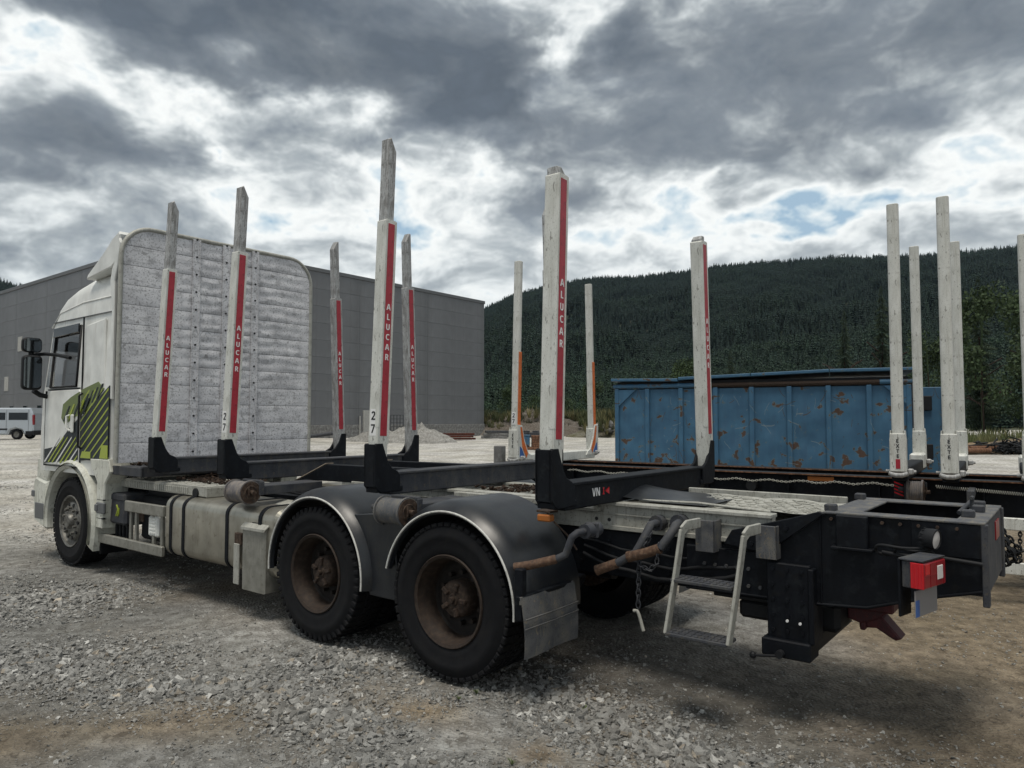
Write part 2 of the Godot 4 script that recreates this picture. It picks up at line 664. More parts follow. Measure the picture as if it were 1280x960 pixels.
	mat("ground", Color.WHITE, 0.97, 0.0, t_soil, Vector3.ONE * 0.55, h_grit, 2.2, true)
	M.ground.detail_enabled = true
	M.ground.detail_albedo = paint(S, mid, [[0.0, Color(0.72, 0.715, 0.70)], [1.0, Color(1, 1, 1)]], [[spots, 0.66, 0.9, Color(0.80, 0.785, 0.75), 0.5]])
	M.ground.detail_blend_mode = BaseMaterial3D.BLEND_MODE_MUL
	M.ground.detail_uv_layer = BaseMaterial3D.DETAIL_UV_2
	M.ground.uv2_triplanar = true
	M.ground.uv2_world_triplanar = true
	M.ground.uv2_scale = Vector3.ONE * 0.083
	mat("stone", Color.WHITE, 0.95, 0.0, t_soil, Vector3.ONE * 3.0, h_grit, 0.3)
	mat("heap", Color.WHITE, 0.97, 0.0, t_soil, Vector3.ONE * 0.4, h_cell, 8.0)
	mat("hill", Color.WHITE, 1.0)
	mat("leaf", Color.WHITE, 0.85)
	M.leaf.backlight_enabled = true
	M.leaf.backlight = Color(0.25, 0.3, 0.18)
	mat("bark", lin(0.10, 0.085, 0.075), 0.95, 0.0, t_wood, Vector3(2, 0.7, 2))
	mat("chips", Color.WHITE, 0.95, 0.0, t_wood, Vector3.ONE * 4.0)
	mat("cladding", lin(0.150, 0.157, 0.168), 0.45, 0.0, t_plain, Vector3(0.12, 0.08, 0.12))
	mat("cladding_trim", lin(0.10, 0.106, 0.113), 0.5)
	mat("concrete", lin(0.26, 0.265, 0.27), 0.9, 0.0, t_soil, Vector3.ONE * 0.3)
	mat("pale_panel", lin(0.40, 0.40, 0.38), 0.6, 0.0, t_plain)
	mat("white_paint", lin(0.84, 0.85, 0.82), 0.35, 0.0, t_plain, Vector3.ONE * 0.7)
	mat("cab_dirty", lin(0.80, 0.81, 0.76), 0.45, 0.0, t_white, Vector3.ONE * 0.9)
	mat("stake_white", lin(0.78, 0.79, 0.77), 0.5, 0.0, t_chip, Vector3(1.9, 0.8, 1.9), h_fine, 0.1)
	mat("stake_worn", lin(0.76, 0.76, 0.75), 0.55, 0.1, t_worn, Vector3(3.4, 1.2, 3.4), h_fine, 0.12)
	mat("headboard", lin(0.93, 0.93, 0.94), 0.55, 0.05, t_board, Vector3(0.62, 0.62, 0.62), h_fine, 0.2)
	mat("red_tape", lin(0.50, 0.026, 0.050), 0.4, 0.0, t_chip, Vector3.ONE * 2.5)
	mat("orange_tape", lin(0.85, 0.19, 0.03), 0.45, 0.0, t_white, Vector3.ONE * 3.0)
	mat("blue_tape", lin(0.03, 0.10, 0.32), 0.45)
	mat("print_white", lin(0.75, 0.75, 0.75), 0.5)
	mat("print_black", lin(0.012, 0.012, 0.014), 0.6)
	mat("steel_dark", lin(0.0095, 0.0135, 0.021), 0.6, 0.0, t_frame, Vector3.ONE * 0.8, h_fine, 0.15)
	M.steel_dark.metallic_specular = 0.32
	mat("steel_dusty", lin(0.075, 0.077, 0.08), 0.75, 0.0, t_dark, Vector3.ONE * 1.3, h_fine, 0.15)
	mat("steel_worn", lin(0.19, 0.185, 0.17), 0.7, 0.1, t_dark, Vector3.ONE * 1.7)
	mat("strap", lin(0.30, 0.265, 0.23), 0.9, 0.0, t_dark, Vector3.ONE * 3.0)
	mat("worn_tan", lin(0.42, 0.35, 0.29), 0.8, 0.0, t_white, Vector3.ONE * 2.0)
	mat("rim_dirty", lin(0.10, 0.085, 0.07), 0.75, 0.1, t_rust, Vector3.ONE * 2.0)
	M.rim_dirty.albedo_color = lin(0.22, 0.23, 0.235)
	mat("rim_grey", lin(0.34, 0.33, 0.30), 0.5, 0.5, t_worn, Vector3.ONE * 2.0)
	mat("hub_brown", Color(0.58, 0.60, 0.62), 0.85, 0.1, t_rust, Vector3.ONE * 3.0, h_fine, 0.3)
	mat("plate_grey", lin(0.22, 0.21, 0.21), 0.6)
	mat("rust", Color(0.74, 0.78, 0.82), 0.85, 0.1, t_rust, Vector3.ONE * 2.2, h_fine, 0.3)
	mat("rubber", lin(0.020, 0.020, 0.022), 0.82, 0.0, t_dark, Vector3.ONE * 1.6, h_fine, 0.1)
	M.rubber.albedo_color = lin(0.0105, 0.0108, 0.0122)
	M.rubber.metallic_specular = 0.35
	mat("fender", lin(0.022, 0.025, 0.028), 0.36, 0.0, t_dark, Vector3.ONE * 1.0, h_fine, 0.08)
	mat("fender_lip", lin(0.80, 0.80, 0.80), 0.5, 0.0, t_white, Vector3.ONE * 2.0)
	mat("flap", lin(0.17, 0.165, 0.15), 0.85, 0.0, t_dark, Vector3.ONE * 1.2, h_fine, 0.2)
	mat("tank", lin(0.72, 0.70, 0.65), 0.36, 0.8, t_alu, Vector3(0.9, 0.9, 0.9))
	mat("alu", lin(0.50, 0.50, 0.48), 0.5, 0.45, t_alu, Vector3.ONE * 1.6, h_fine, 0.1)
	mat("alu_pale", lin(0.50, 0.50, 0.475), 0.55, 0.1, t_white, Vector3.ONE * 1.8, h_fine, 0.1)
	mat("glass", Color(0.03, 0.04, 0.05, 0.16), 0.05)
	M.glass.transparency = BaseMaterial3D.TRANSPARENCY_ALPHA
	mat("glass_dark", lin(0.012, 0.016, 0.02), 0.08)
	mat("mirror", lin(0.22, 0.25, 0.27), 0.05, 0.95)
	mat("plastic_black", lin(0.011, 0.012, 0.014), 0.6)
	M.plastic_black.metallic_specular = 0.35
	mat("lens_red", lin(0.50, 0.012, 0.02), 0.2)
	mat("lens_red_dark", lin(0.22, 0.010, 0.016), 0.3)
	mat("lens_amber", lin(0.45, 0.15, 0.03), 0.3)
	mat("lens_white", lin(0.65, 0.62, 0.60), 0.2)
	mat("hitch_red", lin(0.11, 0.014, 0.018), 0.6, 0.0, t_dark, Vector3.ONE * 2.0)
	mat("lime", lin(0.33, 0.40, 0.04), 0.4)
	mat("olive", lin(0.13, 0.17, 0.05), 0.45)
	mat("navy", lin(0.012, 0.020, 0.025), 0.6)
	mat("blue_steel", Color(0.90, 0.92, 0.92), 0.6, 0.0, t_blue, Vector3.ONE / 6.6)
	mat("rust_patch", Color(0.85, 0.78, 0.75), 0.9, 0.0, t_rust, Vector3.ONE * 1.2)
	mat("van_silver", lin(0.42, 0.46, 0.50), 0.3, 0.35)
	mat("pipe_wood", lin(0.40, 0.36, 0.33), 0.8, 0.2, t_rust, Vector3.ONE * 3.0)
	M.pipe_wood.albedo_color = lin(0.92, 0.95, 0.98)
	mat("timber", lin(0.55, 0.42, 0.36), 0.9, 0.0, t_wood, Vector3.ONE * 0.7)
	mat("red_timber", lin(0.30, 0.10, 0.07), 0.85, 0.0, t_wood, Vector3.ONE * 0.7)


# old blue paint: rust that starts low down and at the seams, runs, and scratches; the picture covers 6.6 m and its last row is the ground
func rusty_blue() -> ImageTexture:
	var S := 1024
	var a := bytes_of(noise_of(0.012, 5, 61), S)
	var b := bytes_of(noise_of(0.021, 5, 62), S)
	var c := bytes_of(noise_of(0.05, 4, 63), S, S, 8)
	var out := PackedByteArray()
	out.resize(S * S * 3)
	var bay := 6.5 / 8.0
	for r in S:
		var y := (S - r) / float(S) * 6.6
		var low := smoothstep(1.5, 0.25, y)
		for q in S:
			var x := q / float(S) * 6.6
			var i := r * S + q
			var na := a[i] / 255.0
			var nb := b[i] / 255.0
			var nc := c[i] / 255.0
			var col := Color(0.165, 0.32, 0.44).lerp(Color(0.245, 0.425, 0.545), clampf(na * 0.75 + nc * 0.3, 0.0, 1.0))
			var to_rib := absf(fposmod(x + bay * 0.5, bay) - bay * 0.5)
			var rib := smoothstep(0.10, 0.02, to_rib) * smoothstep(0.45, 0.75, nc) * smoothstep(1.7, 0.6, y)
			var m := nb * 0.62 + na * 0.38 + 0.13 * low + 0.20 * rib * low
			var halo := smoothstep(0.665, 0.70, m)
			var rust := smoothstep(0.70, 0.735, m)
			col = col.lerp(Color(0.40, 0.42, 0.42), halo * 0.7)
			col = col.lerp(Color(0.235, 0.165, 0.125).lerp(Color(0.345, 0.235, 0.165), nc), rust)
			out[i * 3] = int(col.r * 255.0)
			out[i * 3 + 1] = int(col.g * 255.0)
			out[i * 3 + 2] = int(col.b * 255.0)
	var rr := RandomNumberGenerator.new()
	rr.seed = 77
	for k in 150:   # scratches and chips
		var x := rr.randf() * S
		var y := S - rr.randf_range(0.28, 2.5) / 6.6 * S
		var an := rr.randf_range(-0.6, 0.6) + (PI * 0.5 if rr.randf() < 0.5 else 0.0)
		var n := int(pow(rr.randf(), 2.0) * 45.0) + 3
		var sc := Color(0.28, 0.20, 0.15) if rr.randf() < 0.6 else Color(0.45, 0.50, 0.53)
		var wide := 2 if rr.randf() < 0.3 else 1
		for j in n:
			x += cos(an)
			y += sin(an)
			an += rr.randf_range(-0.12, 0.12)
			for w in wide + 1:
				var i: int = (clampi(int(y) + w, 0, S - 1) * S + posmod(int(x), S)) * 3
				out[i] = int(sc.r * 255.0)
				out[i + 1] = int(sc.g * 255.0)
				out[i + 2] = int(sc.b * 255.0)
	return ImageTexture.create_from_image(Image.create_from_data(S, S, false, Image.FORMAT_RGB8, out))


# ---------------------------------------------------------------- ground, hills, woods
func gh(x: float, z: float) -> float:
	var d := -z
	var h := wave.get_noise_2d(x * 2.2, z * 2.2) * 0.035 + wave.get_noise_2d(x * 9.0, z * 9.0) * 0.012 + wave.get_noise_2d(x * 0.4 + 90.0, z * 0.4) * 0.05
	var near := smoothstep(14.0, 40.0, Vector2(x, z).length())
	h = lerpf(h * 0.55, h * 1.5, near)
	h -= 0.012
	h += 0.40 * smoothstep(22.0, 44.0, d) * smoothstep(-8.0, -24.0, x)
	return h


func ground() -> void:
	var xs := PackedFloat32Array()
	for i in 261:
		var u := (i - 130) / 130.0
		xs.append(signf(u) * (absf(u) * 9.0 + pow(absf(u), 6.0) * 3000.0))
	var zs := PackedFloat32Array()
	for i in 281:
		var u := i / 280.0
		zs.append(8.0 - u * 26.0 - pow(u, 7.0) * 3000.0)
	var mb := MB.new()
	var nx := xs.size()
	var P := []
	var C := []
	for z in zs:
		for x in xs:
			P.append(Vector3(x, gh(x, z), z))
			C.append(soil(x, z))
	var vv := PackedVector3Array()
	var cc := PackedColorArray()
	var ii := PackedInt32Array()
	for k in P.size():
		vv.append(P[k])
		cc.append(C[k])
	for j in zs.size() - 1:
		for i in nx - 1:
			var a := j * nx + i
			ii.append_array([a, a + nx, a + 1, a + 1, a + nx, a + nx + 1])
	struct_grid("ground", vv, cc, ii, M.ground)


func struct_grid(called: String, vv: PackedVector3Array, cc: PackedColorArray, ii: PackedInt32Array, m: Material) -> MeshInstance3D:
	var nn := PackedVector3Array()
	nn.resize(vv.size())
	for k in range(0, ii.size(), 3):
		var q := (vv[ii[k + 2]] - vv[ii[k]]).cross(vv[ii[k + 1]] - vv[ii[k]])
		for o in 3:
			nn[ii[k + o]] += q
	var flip := 0
	for k in nn.size():
		nn[k] = nn[k].normalized()
		if nn[k].y < 0:
			flip += 1
	if flip > nn.size() / 2:
		for k in nn.size():
			nn[k] = -nn[k]
		for k in range(0, ii.size(), 3):
			var w := ii[k + 1]
			ii[k + 1] = ii[k + 2]
			ii[k + 2] = w
	var a := []
	a.resize(Mesh.ARRAY_MAX)
	a[Mesh.ARRAY_VERTEX] = vv
	a[Mesh.ARRAY_NORMAL] = nn
	a[Mesh.ARRAY_COLOR] = cc
	a[Mesh.ARRAY_INDEX] = ii
	var me := ArrayMesh.new()
	me.add_surface_from_arrays(Mesh.PRIMITIVE_TRIANGLES, a)
	me.surface_set_material(0, m)
	var o := inst(called, me)
	o.set_meta("kind", "structure")
	return o


# patches of the yard: x, depth, half length, half width, turn: bare earth, and crushed stone that the wheels have thrown into ridges
const EARTHY := [[-1.9, 3.95, 0.75, 0.26, 0.1], [-0.62, 4.25, 0.42, 0.16, -0.2], [-2.7, 3.75, 0.5, 0.3, 0.2], [0.2, 3.72, 0.25, 0.12, 0.0], [-3.3, 4.4, 0.4, 0.16, 0.3], [-2.4, 7.6, 1.3, 0.35, 0.5]]
const STONY := [[-1.95, 4.62, 0.55, 0.20, 0.05], [-1.1, 4.2, 0.75, 0.30, -0.75], [-1.2, 5.12, 0.45, 0.22, -0.4], [-3.2, 5.1, 0.75, 0.55, 0.3], [0.5, 4.2, 0.75, 0.42, -0.85], [-0.4, 3.5, 0.9, 0.25, -0.3], [0.9, 3.75, 0.7, 0.25, -0.6], [-4.6, 6.6, 1.2, 0.7, 0.4], [-3.6, 3.9, 0.6, 0.3, 0.0], [1.9, 3.2, 0.8, 0.3, -0.2]]


func patch(list: Array, x: float, z: float) -> float:
	var best := 0.0
	for q in list:
		var dx: float = x - q[0]
		var dz: float = -z - q[1]
		var c := cos(q[4])
		var s := sin(q[4])
		var u: float = (dx * c + dz * s) / q[2]
		var v: float = (-dx * s + dz * c) / q[3]
		var r := u * u + v * v
		if r < 4.0:
			best = maxf(best, exp(-r * 1.1))
	return best


# what the yard is made of: pale crushed rock far out, grey gravel and brown earth nearer, and the shade below the truck painted in as darker soil
func soil(x: float, z: float) -> Color:
	var d := -z
	var pale := Color(0.52, 0.51, 0.485)
	var grey := Color(0.205, 0.209, 0.209)
	var earth := Color(0.192, 0.150, 0.097)
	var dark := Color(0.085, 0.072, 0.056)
	var n := broad.get_noise_2d(x * 9.0, z * 9.0)
	var n2 := wave.get_noise_2d(x * 1.6 + 31.0, z * 1.6)
	var c := grey.lerp(pale, smoothstep(7.0, 17.0, d + n * 5.0 - 0.25 * x))
	var brown := smoothstep(0.15, 0.42, n2 + 0.25 * n) * 0.45
	brown = maxf(brown, smoothstep(0.6, 2.6, x - 0.1 * d + n * 2.0) * 0.85 * smoothstep(22.0, 9.0, d))
	brown = maxf(brown * (0.35 if d < 7.0 and x < 0.4 else 1.0), patch(EARTHY, x + n2 * 0.35, z + n * 0.5) * 0.95)
	c = c.lerp(earth, brown * smoothstep(30.0, 12.0, d))
	c *= 1.0 - 0.22 * patch(STONY, x, z) + 0.10 * n
	# truck's shade put into the soil colour, darker beneath frame and tail
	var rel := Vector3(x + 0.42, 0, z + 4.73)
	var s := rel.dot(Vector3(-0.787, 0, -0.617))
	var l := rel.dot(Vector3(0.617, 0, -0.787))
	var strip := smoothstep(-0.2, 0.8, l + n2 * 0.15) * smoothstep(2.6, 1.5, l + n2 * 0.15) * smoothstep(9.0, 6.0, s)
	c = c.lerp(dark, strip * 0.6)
	# wheel ruts in the pale yard
	if d > 12.0:
		c *= 1.0 + 0.10 * wave.get_noise_2d(x * 0.15, z * 2.5)
	c *= 2.0
	c.a = 1.0
	return c


const RIDGE := [[-75.0, 7.0], [-55.0, 8.6], [-35.6, 8.6], [-33.5, 8.1], [-31.0, 6.4], [-26.1, 5.3], [-15.0, 6.0], [-5.1, 7.5], [-2.2, 8.4], [0.0, 9.45], [3.8, 10.35], [6.4, 10.75], [10.1, 10.8], [13.2, 10.95], [15.6, 11.3], [19.1, 11.35], [24.7, 11.3], [29.7, 10.9], [34.3, 10.8], [45.0, 10.6], [60.0, 9.5], [75.0, 8.0]]


func ridge(az: float) -> float:
	for i in RIDGE.size() - 1:
		if az < RIDGE[i + 1][0]:
			return lerpf(RIDGE[i][1], RIDGE[i + 1][1], clampf((az - RIDGE[i][0]) / (RIDGE[i + 1][0] - RIDGE[i][0]), 0.0, 1.0))
	return RIDGE[-1][1]


func hill_at(az: float, r: float) -> float:
	var foot := 150.0 if az > -4.0 else lerpf(230.0, 150.0, smoothstep(-14.0, -4.0, az))
	var top := 880.0
	var f := clampf((r - foot) / (top - foot), 0.0, 1.35)
	var hmax := tan(deg_to_rad(ridge(az))) * top + 1.7
	var prof := f if f < 1.0 else 1.0 - (f - 1.0) * 0.3
	prof = prof * (0.55 + 0.45 * prof) if f < 1.0 else prof
	var p := Vector2(sin(deg_to_rad(az)), cos(deg_to_rad(az))) * r
	return hmax * prof + broad.get_noise_2d(p.x * 0.35, p.y * 0.35) * 26.0 * smoothstep(0.0, 0.3, f) * smoothstep(1.0, 0.75, f) - 0.3 * (1.0 - f)


func hills() -> void:
	var vv := PackedVector3Array()
	var cc := PackedColorArray()
	var ii := PackedInt32Array()
	var na := 121
	var nr := 70
	for j in nr:
		var r := 95.0 + 1050.0 * pow(j / (nr - 1.0), 1.4)
		for i in na:
			var az := -70.0 + 140.0 * i / (na - 1.0)
			var a := deg_to_rad(az)
			vv.append(Vector3(sin(a) * r, hill_at(az, r), -cos(a) * r))
			var rock := smoothstep(0.28, 0.45, broad.get_noise_2d(sin(a) * r * 0.8, cos(a) * r * 0.8))
			cc.append(Color(0.035, 0.045, 0.025).lerp(Color(0.12, 0.11, 0.10), rock * 0.4))
	for j in nr - 1:
		for i in na - 1:
			var a := j * na + i
			ii.append_array([a, a + 1, a + na, a + 1, a + na + 1, a + na])
	struct_grid("hill", vv, cc, ii, M.hill)


func spruce(s: int, tiers: int, wide: float, ragged: float) -> ArrayMesh:
	var r := RandomNumberGenerator.new()
	r.seed = s
	var mb := MB.new()
	mb.col = Color(1.5, 1.1, 0.9)
	mb.tube(PackedVector3Array([Vector3(0, -0.5, 0), Vector3(0, 0.5, 0), Vector3(0, 0.97, 0)]), 0.011, 4)
	for k in tiers:
		var f := (k + 0.3) / tiers
		var y := lerpf(0.10, 0.97, f)
		var rad := wide * pow(1.0 - f, 0.8) * r.randf_range(0.85, 1.12) + 0.012
		var arms := 5 + int(5.0 * (1.0 - f))
		for a in arms:
			var an := TAU * (a + r.randf_range(-0.3, 0.3)) / arms + k * 1.3
			var len := rad * r.randf_range(1.0 - ragged, 1.0 + ragged * 0.4)
			var d := Vector3(cos(an), 0, sin(an))
			var sd := Vector3(-d.z, 0, d.x) * len * 0.42
			var root := Vector3(0, y + 0.035, 0)
			var tip := d * len + Vector3(0, y - 0.045 - 0.04 * r.randf(), 0)
			var mid := d * len * 0.55 + Vector3(0, y - 0.01, 0)
			var g := r.randf_range(0.75, 1.3)
			mb.col = Color(g, g, g * 0.95)
			mb.tri(root, mid + sd, tip)
			mb.tri(root, tip, mid - sd)
			mb.tri(mid + sd - Vector3(0, 0.02, 0), mid - sd - Vector3(0, 0.02, 0), tip)
	return mb.mesh()


# a nearer spruce: drooping branches that carry many small sprays
func full_spruce(s: int, whorls: int, wide: float) -> ArrayMesh:
	var r := RandomNumberGenerator.new()
	r.seed = s
	var mb := MB.new()
	for k in whorls:
		var f := (k + r.randf() * 0.6) / whorls
		var y := lerpf(0.07, 0.985, f)
		var rad := wide * pow(1.0 - f, 0.75) + 0.008
		for a in 8:
			var an := r.randf() * TAU
			var len := rad * r.randf_range(0.55, 1.15)
			var d := Vector3(cos(an), 0, sin(an))
			var sd := Vector3(-d.z, 0, d.x)
			for q in 7:
				var u := (q + 0.5) / 7.0
				var p := d * len * u + Vector3(0, y + 0.02 - 0.065 * u + 0.03 * u * u, 0)
				var w := len * 0.26 * (1.15 - u) + 0.006
				var g := r.randf_range(0.65, 1.35)
				mb.col = Color(g, g, g * 0.95)
				var e1 := p + sd * w * r.randf_range(0.6, 1.2) + d * w * 0.7 - Vector3(0, w * r.randf_range(0.2, 0.7), 0)
				var e2 := p - sd * w * r.randf_range(0.6, 1.2) + d * w * 0.7 - Vector3(0, w * r.randf_range(0.2, 0.7), 0)
				mb.tri(p, e1, p + d * w * 0.5)
				mb.tri(p, p + d * w * 0.5, e2)
				mb.tri(p, p + d * w * 0.4 - Vector3(0, w * 0.8, 0) + sd * w * 0.2, p + d * w * 0.8)
	return mb.mesh()


func broadleaf(s: int, n: int, leaf: float, slim := 0.34) -> ArrayMesh:
	var r := RandomNumberGenerator.new()
	r.seed = s
	var mb := MB.new()
	mb.col = Color(1.6, 1.5, 1.4)
	mb.tube(PackedVector3Array([Vector3(0, -0.4, 0), Vector3(0.01, 0.4, 0), Vector3(-0.01, 0.85, 0.01)]), 0.010, 4)
	var puffs := []
	for k in 11:
		var y := r.randf_range(0.28, 0.92)
		var q := slim * 0.62 * sqrt(maxf(0.05, 1.0 - pow((y - 0.5) / 0.5, 2.0)))
		var an := r.randf() * TAU
		puffs.append([Vector3(cos(an) * q, y, sin(an) * q), r.randf_range(0.09, 0.17)])
	for k in n:
		var p: Array = puffs[r.randi() % puffs.size()]
		var d := Vector3(r.randfn(), r.randfn(), r.randfn()).normalized()
		var c: Vector3 = p[0] + d * float(p[1]) * pow(r.randf(), 0.4)
		var u := Vector3(r.randfn(), r.randfn() * 0.6, r.randfn()).normalized() * leaf
		var w := u.cross(Vector3(r.randfn(), r.randfn(), r.randfn()).normalized()).normalized() * leaf * 0.7
		var g := r.randf_range(0.7, 1.35)
		mb.col = Color(g, g, g * 0.9)
		mb.tri(c - u, c + w, c + u)
		mb.tri(c - u, c + u, c - w)
	return mb.mesh()


func forest() -> void:
	var kinds := [spruce(1, 9, 0.19, 0.25), spruce(2, 8, 0.23, 0.35), spruce(3, 10, 0.15, 0.3), broadleaf(4, 320, 0.03)]
	var xs := [[], [], [], []]
	var cs := [PackedColorArray(), PackedColorArray(), PackedColorArray(), PackedColorArray()]
	var want := 290000
	for k in want:
		var az := rng.randf_range(-69.0, 66.0)
		var r := sqrt(lerpf(152.0 * 152.0, 960.0 * 960.0, pow(rng.randf(), 1.15)))
		if az < -8.0 and az > -29.0 and rng.randf() < 0.8:
			continue   # behind the warehouse
		var a := deg_to_rad(az)
		var p := Vector3(sin(a) * r, hill_at(az, r), -cos(a) * r)
		var patch := broad.get_noise_2d(p.x * 0.5 + 300.0, p.z * 0.5)
		var rocky := broad.get_noise_2d(p.x * 0.8, -p.z * 0.8)
		if rocky > 0.33 and rng.randf() < 0.6:
			continue
		var low := smoothstep(430.0, 160.0, r + patch * 160.0)
		var kind := rng.randi() % 3
		if rng.randf() < 0.03 + 0.07 * low:
			kind = 3
		var hgt := rng.randf_range(5.0, 9.5) * (0.75 + 0.35 * smoothstep(100.0, 400.0, r))
		if r > 840.0:
			hgt *= rng.randf_range(0.7, 1.1)
		if r < 175.0:
			hgt *= 0.8
		var wd := hgt * rng.randf_range(1.0, 1.5)
		xs[kind].append(Transform3D(Basis(Vector3.UP, rng.randf() * TAU).scaled(Vector3(wd, hgt, wd)), p))
		var dark := Color(0.0105, 0.027, 0.0215)
		var light := Color(0.022, 0.048, 0.024)
		var t := clampf(low * 0.6 + patch * 0.5 + rng.randf_range(-0.25, 0.25), 0.0, 1.0)
		if kind == 3:
			t = clampf(t + 0.35, 0.0, 1.0)
		cs[kind].append(dark.lerp(light, t) * rng.randf_range(0.75, 1.25))
	for k in 4:
		var o := scatter("forest", kinds[k], M.leaf, xs[k], cs[k])
		tag(o, "dark spruce and pine forest covering the far hillside" if k < 3 else "lighter green birches scattered through the hillside forest", "forest", "", "stuff")
		if k > 0 and k < 3:
			o.set_meta("label", ["", "dense conifer wood spread over the slope behind the container", "slim spruces standing along the hill and ridge"][k])


func lone_tree(called: String, label: String, me: ArrayMesh, x: float, z: float, hgt: float, wd: float, c: Color) -> void:
	var t := thing(called, label, "tree", Transform3D(Basis(Vector3.UP, rng.randf() * TAU), Vector3(x, -0.1, z)), "trees at the foot of the hill")
	var trunk := MB.new()
	trunk.tube(PackedVector3Array([Vector3(0, -0.3, 0), Vector3(0.05, hgt * 0.5, 0), Vector3(0, hgt * 0.62, 0.04)]), hgt * 0.006, 7)
	for k in 7:
		var y := hgt * rng.randf_range(0.2, 0.55)
		var an := rng.randf() * TAU
		trunk.tube(PackedVector3Array([Vector3(0.02, y, 0), Vector3(cos(an), 0.5, sin(an)) * wd * 0.22 + Vector3(0, y, 0)]), hgt * 0.004, 5)
	put("trunk", trunk, M.bark, t)
	var m: StandardMaterial3D = M.leaf.duplicate()
	m.albedo_color = c.linear_to_srgb()
	inst("crown", me, t, Transform3D(Basis().scaled(Vector3(wd, hgt, wd)), Vector3.ZERO), m)


# ---------------------------------------------------------------- the warehouse
func warehouse() -> void:
	var e1 := Vector3(0.617, 0, -0.787)
	var b := thing("warehouse", "long grey metal-clad warehouse with flat roof behind the truck", "building", Transform3D(Basis(e1, Vector3.UP, Vector3(0.787, 0, 0.617)), Vector3(-23.6, 0.0, -49.4)))
	var W := 33.5
	var D := 58.0
	var H := 14.2
	var core := MB.new()
	core.box(Vector3(0.12, -0.5, -D + 0.12), Vector3(W - 0.12, H - 0.35, -0.12), 0.0)
	put("wall", core, M.cladding, b)
	var pl := MB.new()
	pl.box(Vector3(-0.06, -0.5, -D), Vector3(W + 0.06, 1.25, 0.06), 0.03)
	put("plinth", pl, M.concrete, b)
	var cap := MB.new()
	cap.box(Vector3(-0.08, H - 0.32, -D - 0.08), Vector3(W + 0.08, H, 0.08), 0.03)
	put("roof_trim", cap, M.cladding_trim, b)
	var rows := 9
	var rh := (H - 0.32 - 1.25) / rows
	var cols := 4
	var cw := W / cols
	var pm := MB.new()
	pm.box(Vector3(0.006, 0.006, -0.1), Vector3(cw - 0.006, rh - 0.006, 0.0), 0.008)
	var pmesh := pm.mesh()
	for r in rows:
		for c in cols:
			inst("wall_panel", pmesh, b, at3(c * cw, 1.25 + r * rh, 0), M.cladding)
	var cols2 := 8
	var dw := D / cols2
	var qm := MB.new()
	qm.box(Vector3(0.0, 0.006, -dw + 0.006), Vector3(0.1, rh - 0.006, -0.006), 0.008)
	var qmesh := qm.mesh()
	for r in rows:
		for c in cols2:
			inst("wall_panel", qmesh, b, at3(0, 1.25 + r * rh, -c * dw), M.cladding)
	# window bands and hatches of the long side
	for k in 14:
		var wm := MB.new()
		wm.box(Vector3(-0.05, 2.35, -0.5), Vector3(0.02, 3.0, 0.5), 0.02)
		var f := put("window", wm, M.cladding_trim, b, at3(0, 0, -9.0 - k * 3.4))
		var pn := MB.new()
		pn.box(Vector3(-0.058, 2.42, -0.43), Vector3(-0.03, 2.93, 0.43), 0.0)
		put("pane", pn, M.glass_dark, f)
	for q in [[-31.0, 4.4], [-27.8, 8.0], [-20.0, 4.4], [-38.0, 4.4]]:
		var wm := MB.new()
		wm.box(Vector3(-0.05, q[1], q[0] - 0.5), Vector3(0.02, q[1] + 1.35, q[0] + 0.5), 0.02)
		put("hatch", wm, M.pale_panel, b)
	var dm := MB.new()
	dm.box(Vector3(17.2, 0.0, -0.02), Vector3(18.4, 2.5, 0.14), 0.02)
	var door := put("door", dm, M.pale_panel, b)
	var hd := MB.new()
	hd.box(Vector3(18.2, 1.1, 0.14), Vector3(18.28, 1.25, 0.18), 0.01)
	put("handle", hd, M.plastic_black, door)
	var pipe := MB.new()
	pipe.cyl(Vector3(16.8, 0, 0.12), Vector3(16.8, 2.0, 0.12), 0.06, 8)
	put("downpipe", pipe, M.pale_panel, b)


# ---------------------------------------------------------------- things about the yard
func heap(called: String, label: String, category: String, c: Vector3, rx: float, rz: float, hgt: float, m: Material, a: Color, b2: Color, s: int, group := "") -> void:
	var nz := noise_of(0.9, 4, s)
	var seg := 40
	var rings := 14
	var vv := PackedVector3Array()
	var cc := PackedColorArray()
	var ii := PackedInt32Array()
	for j in rings + 1:
		var f := float(j) / rings
		for i in seg:
			var an := TAU * i / seg
			var wob := 1.0 + 0.28 * nz.get_noise_2d(cos(an) * 2.0 + s, sin(an) * 2.0)
			var p := Vector3(cos(an) * rx * f * wob, 0, sin(an) * rz * f * wob)
			var y := hgt * pow(1.0 - f, 0.95) * (1.0 + 0.5 * nz.get_noise_2d(p.x * 1.3, p.z * 1.3)) + 0.10 * hgt * nz.get_noise_2d(p.x * 5.0, p.z * 5.0)
			vv.append(Vector3(p.x, y - 0.15 if j == rings else y, p.z))
			cc.append(a.lerp(b2, clampf(0.5 + nz.get_noise_2d(p.x * 1.7 + 9.0, p.z * 1.7), 0.0, 1.0)))
	for j in rings:
		for i in seg:
			var p0 := j * seg + i
			var p1 := j * seg + (i + 1) % seg
			ii.append_array([p0, p1, p0 + seg, p1, p1 + seg, p0 + seg])
	var o := struct_grid(called, vv, cc, ii, m)
	o.remove_meta("kind")
	o.position = c
	tag(o, label, category, group)


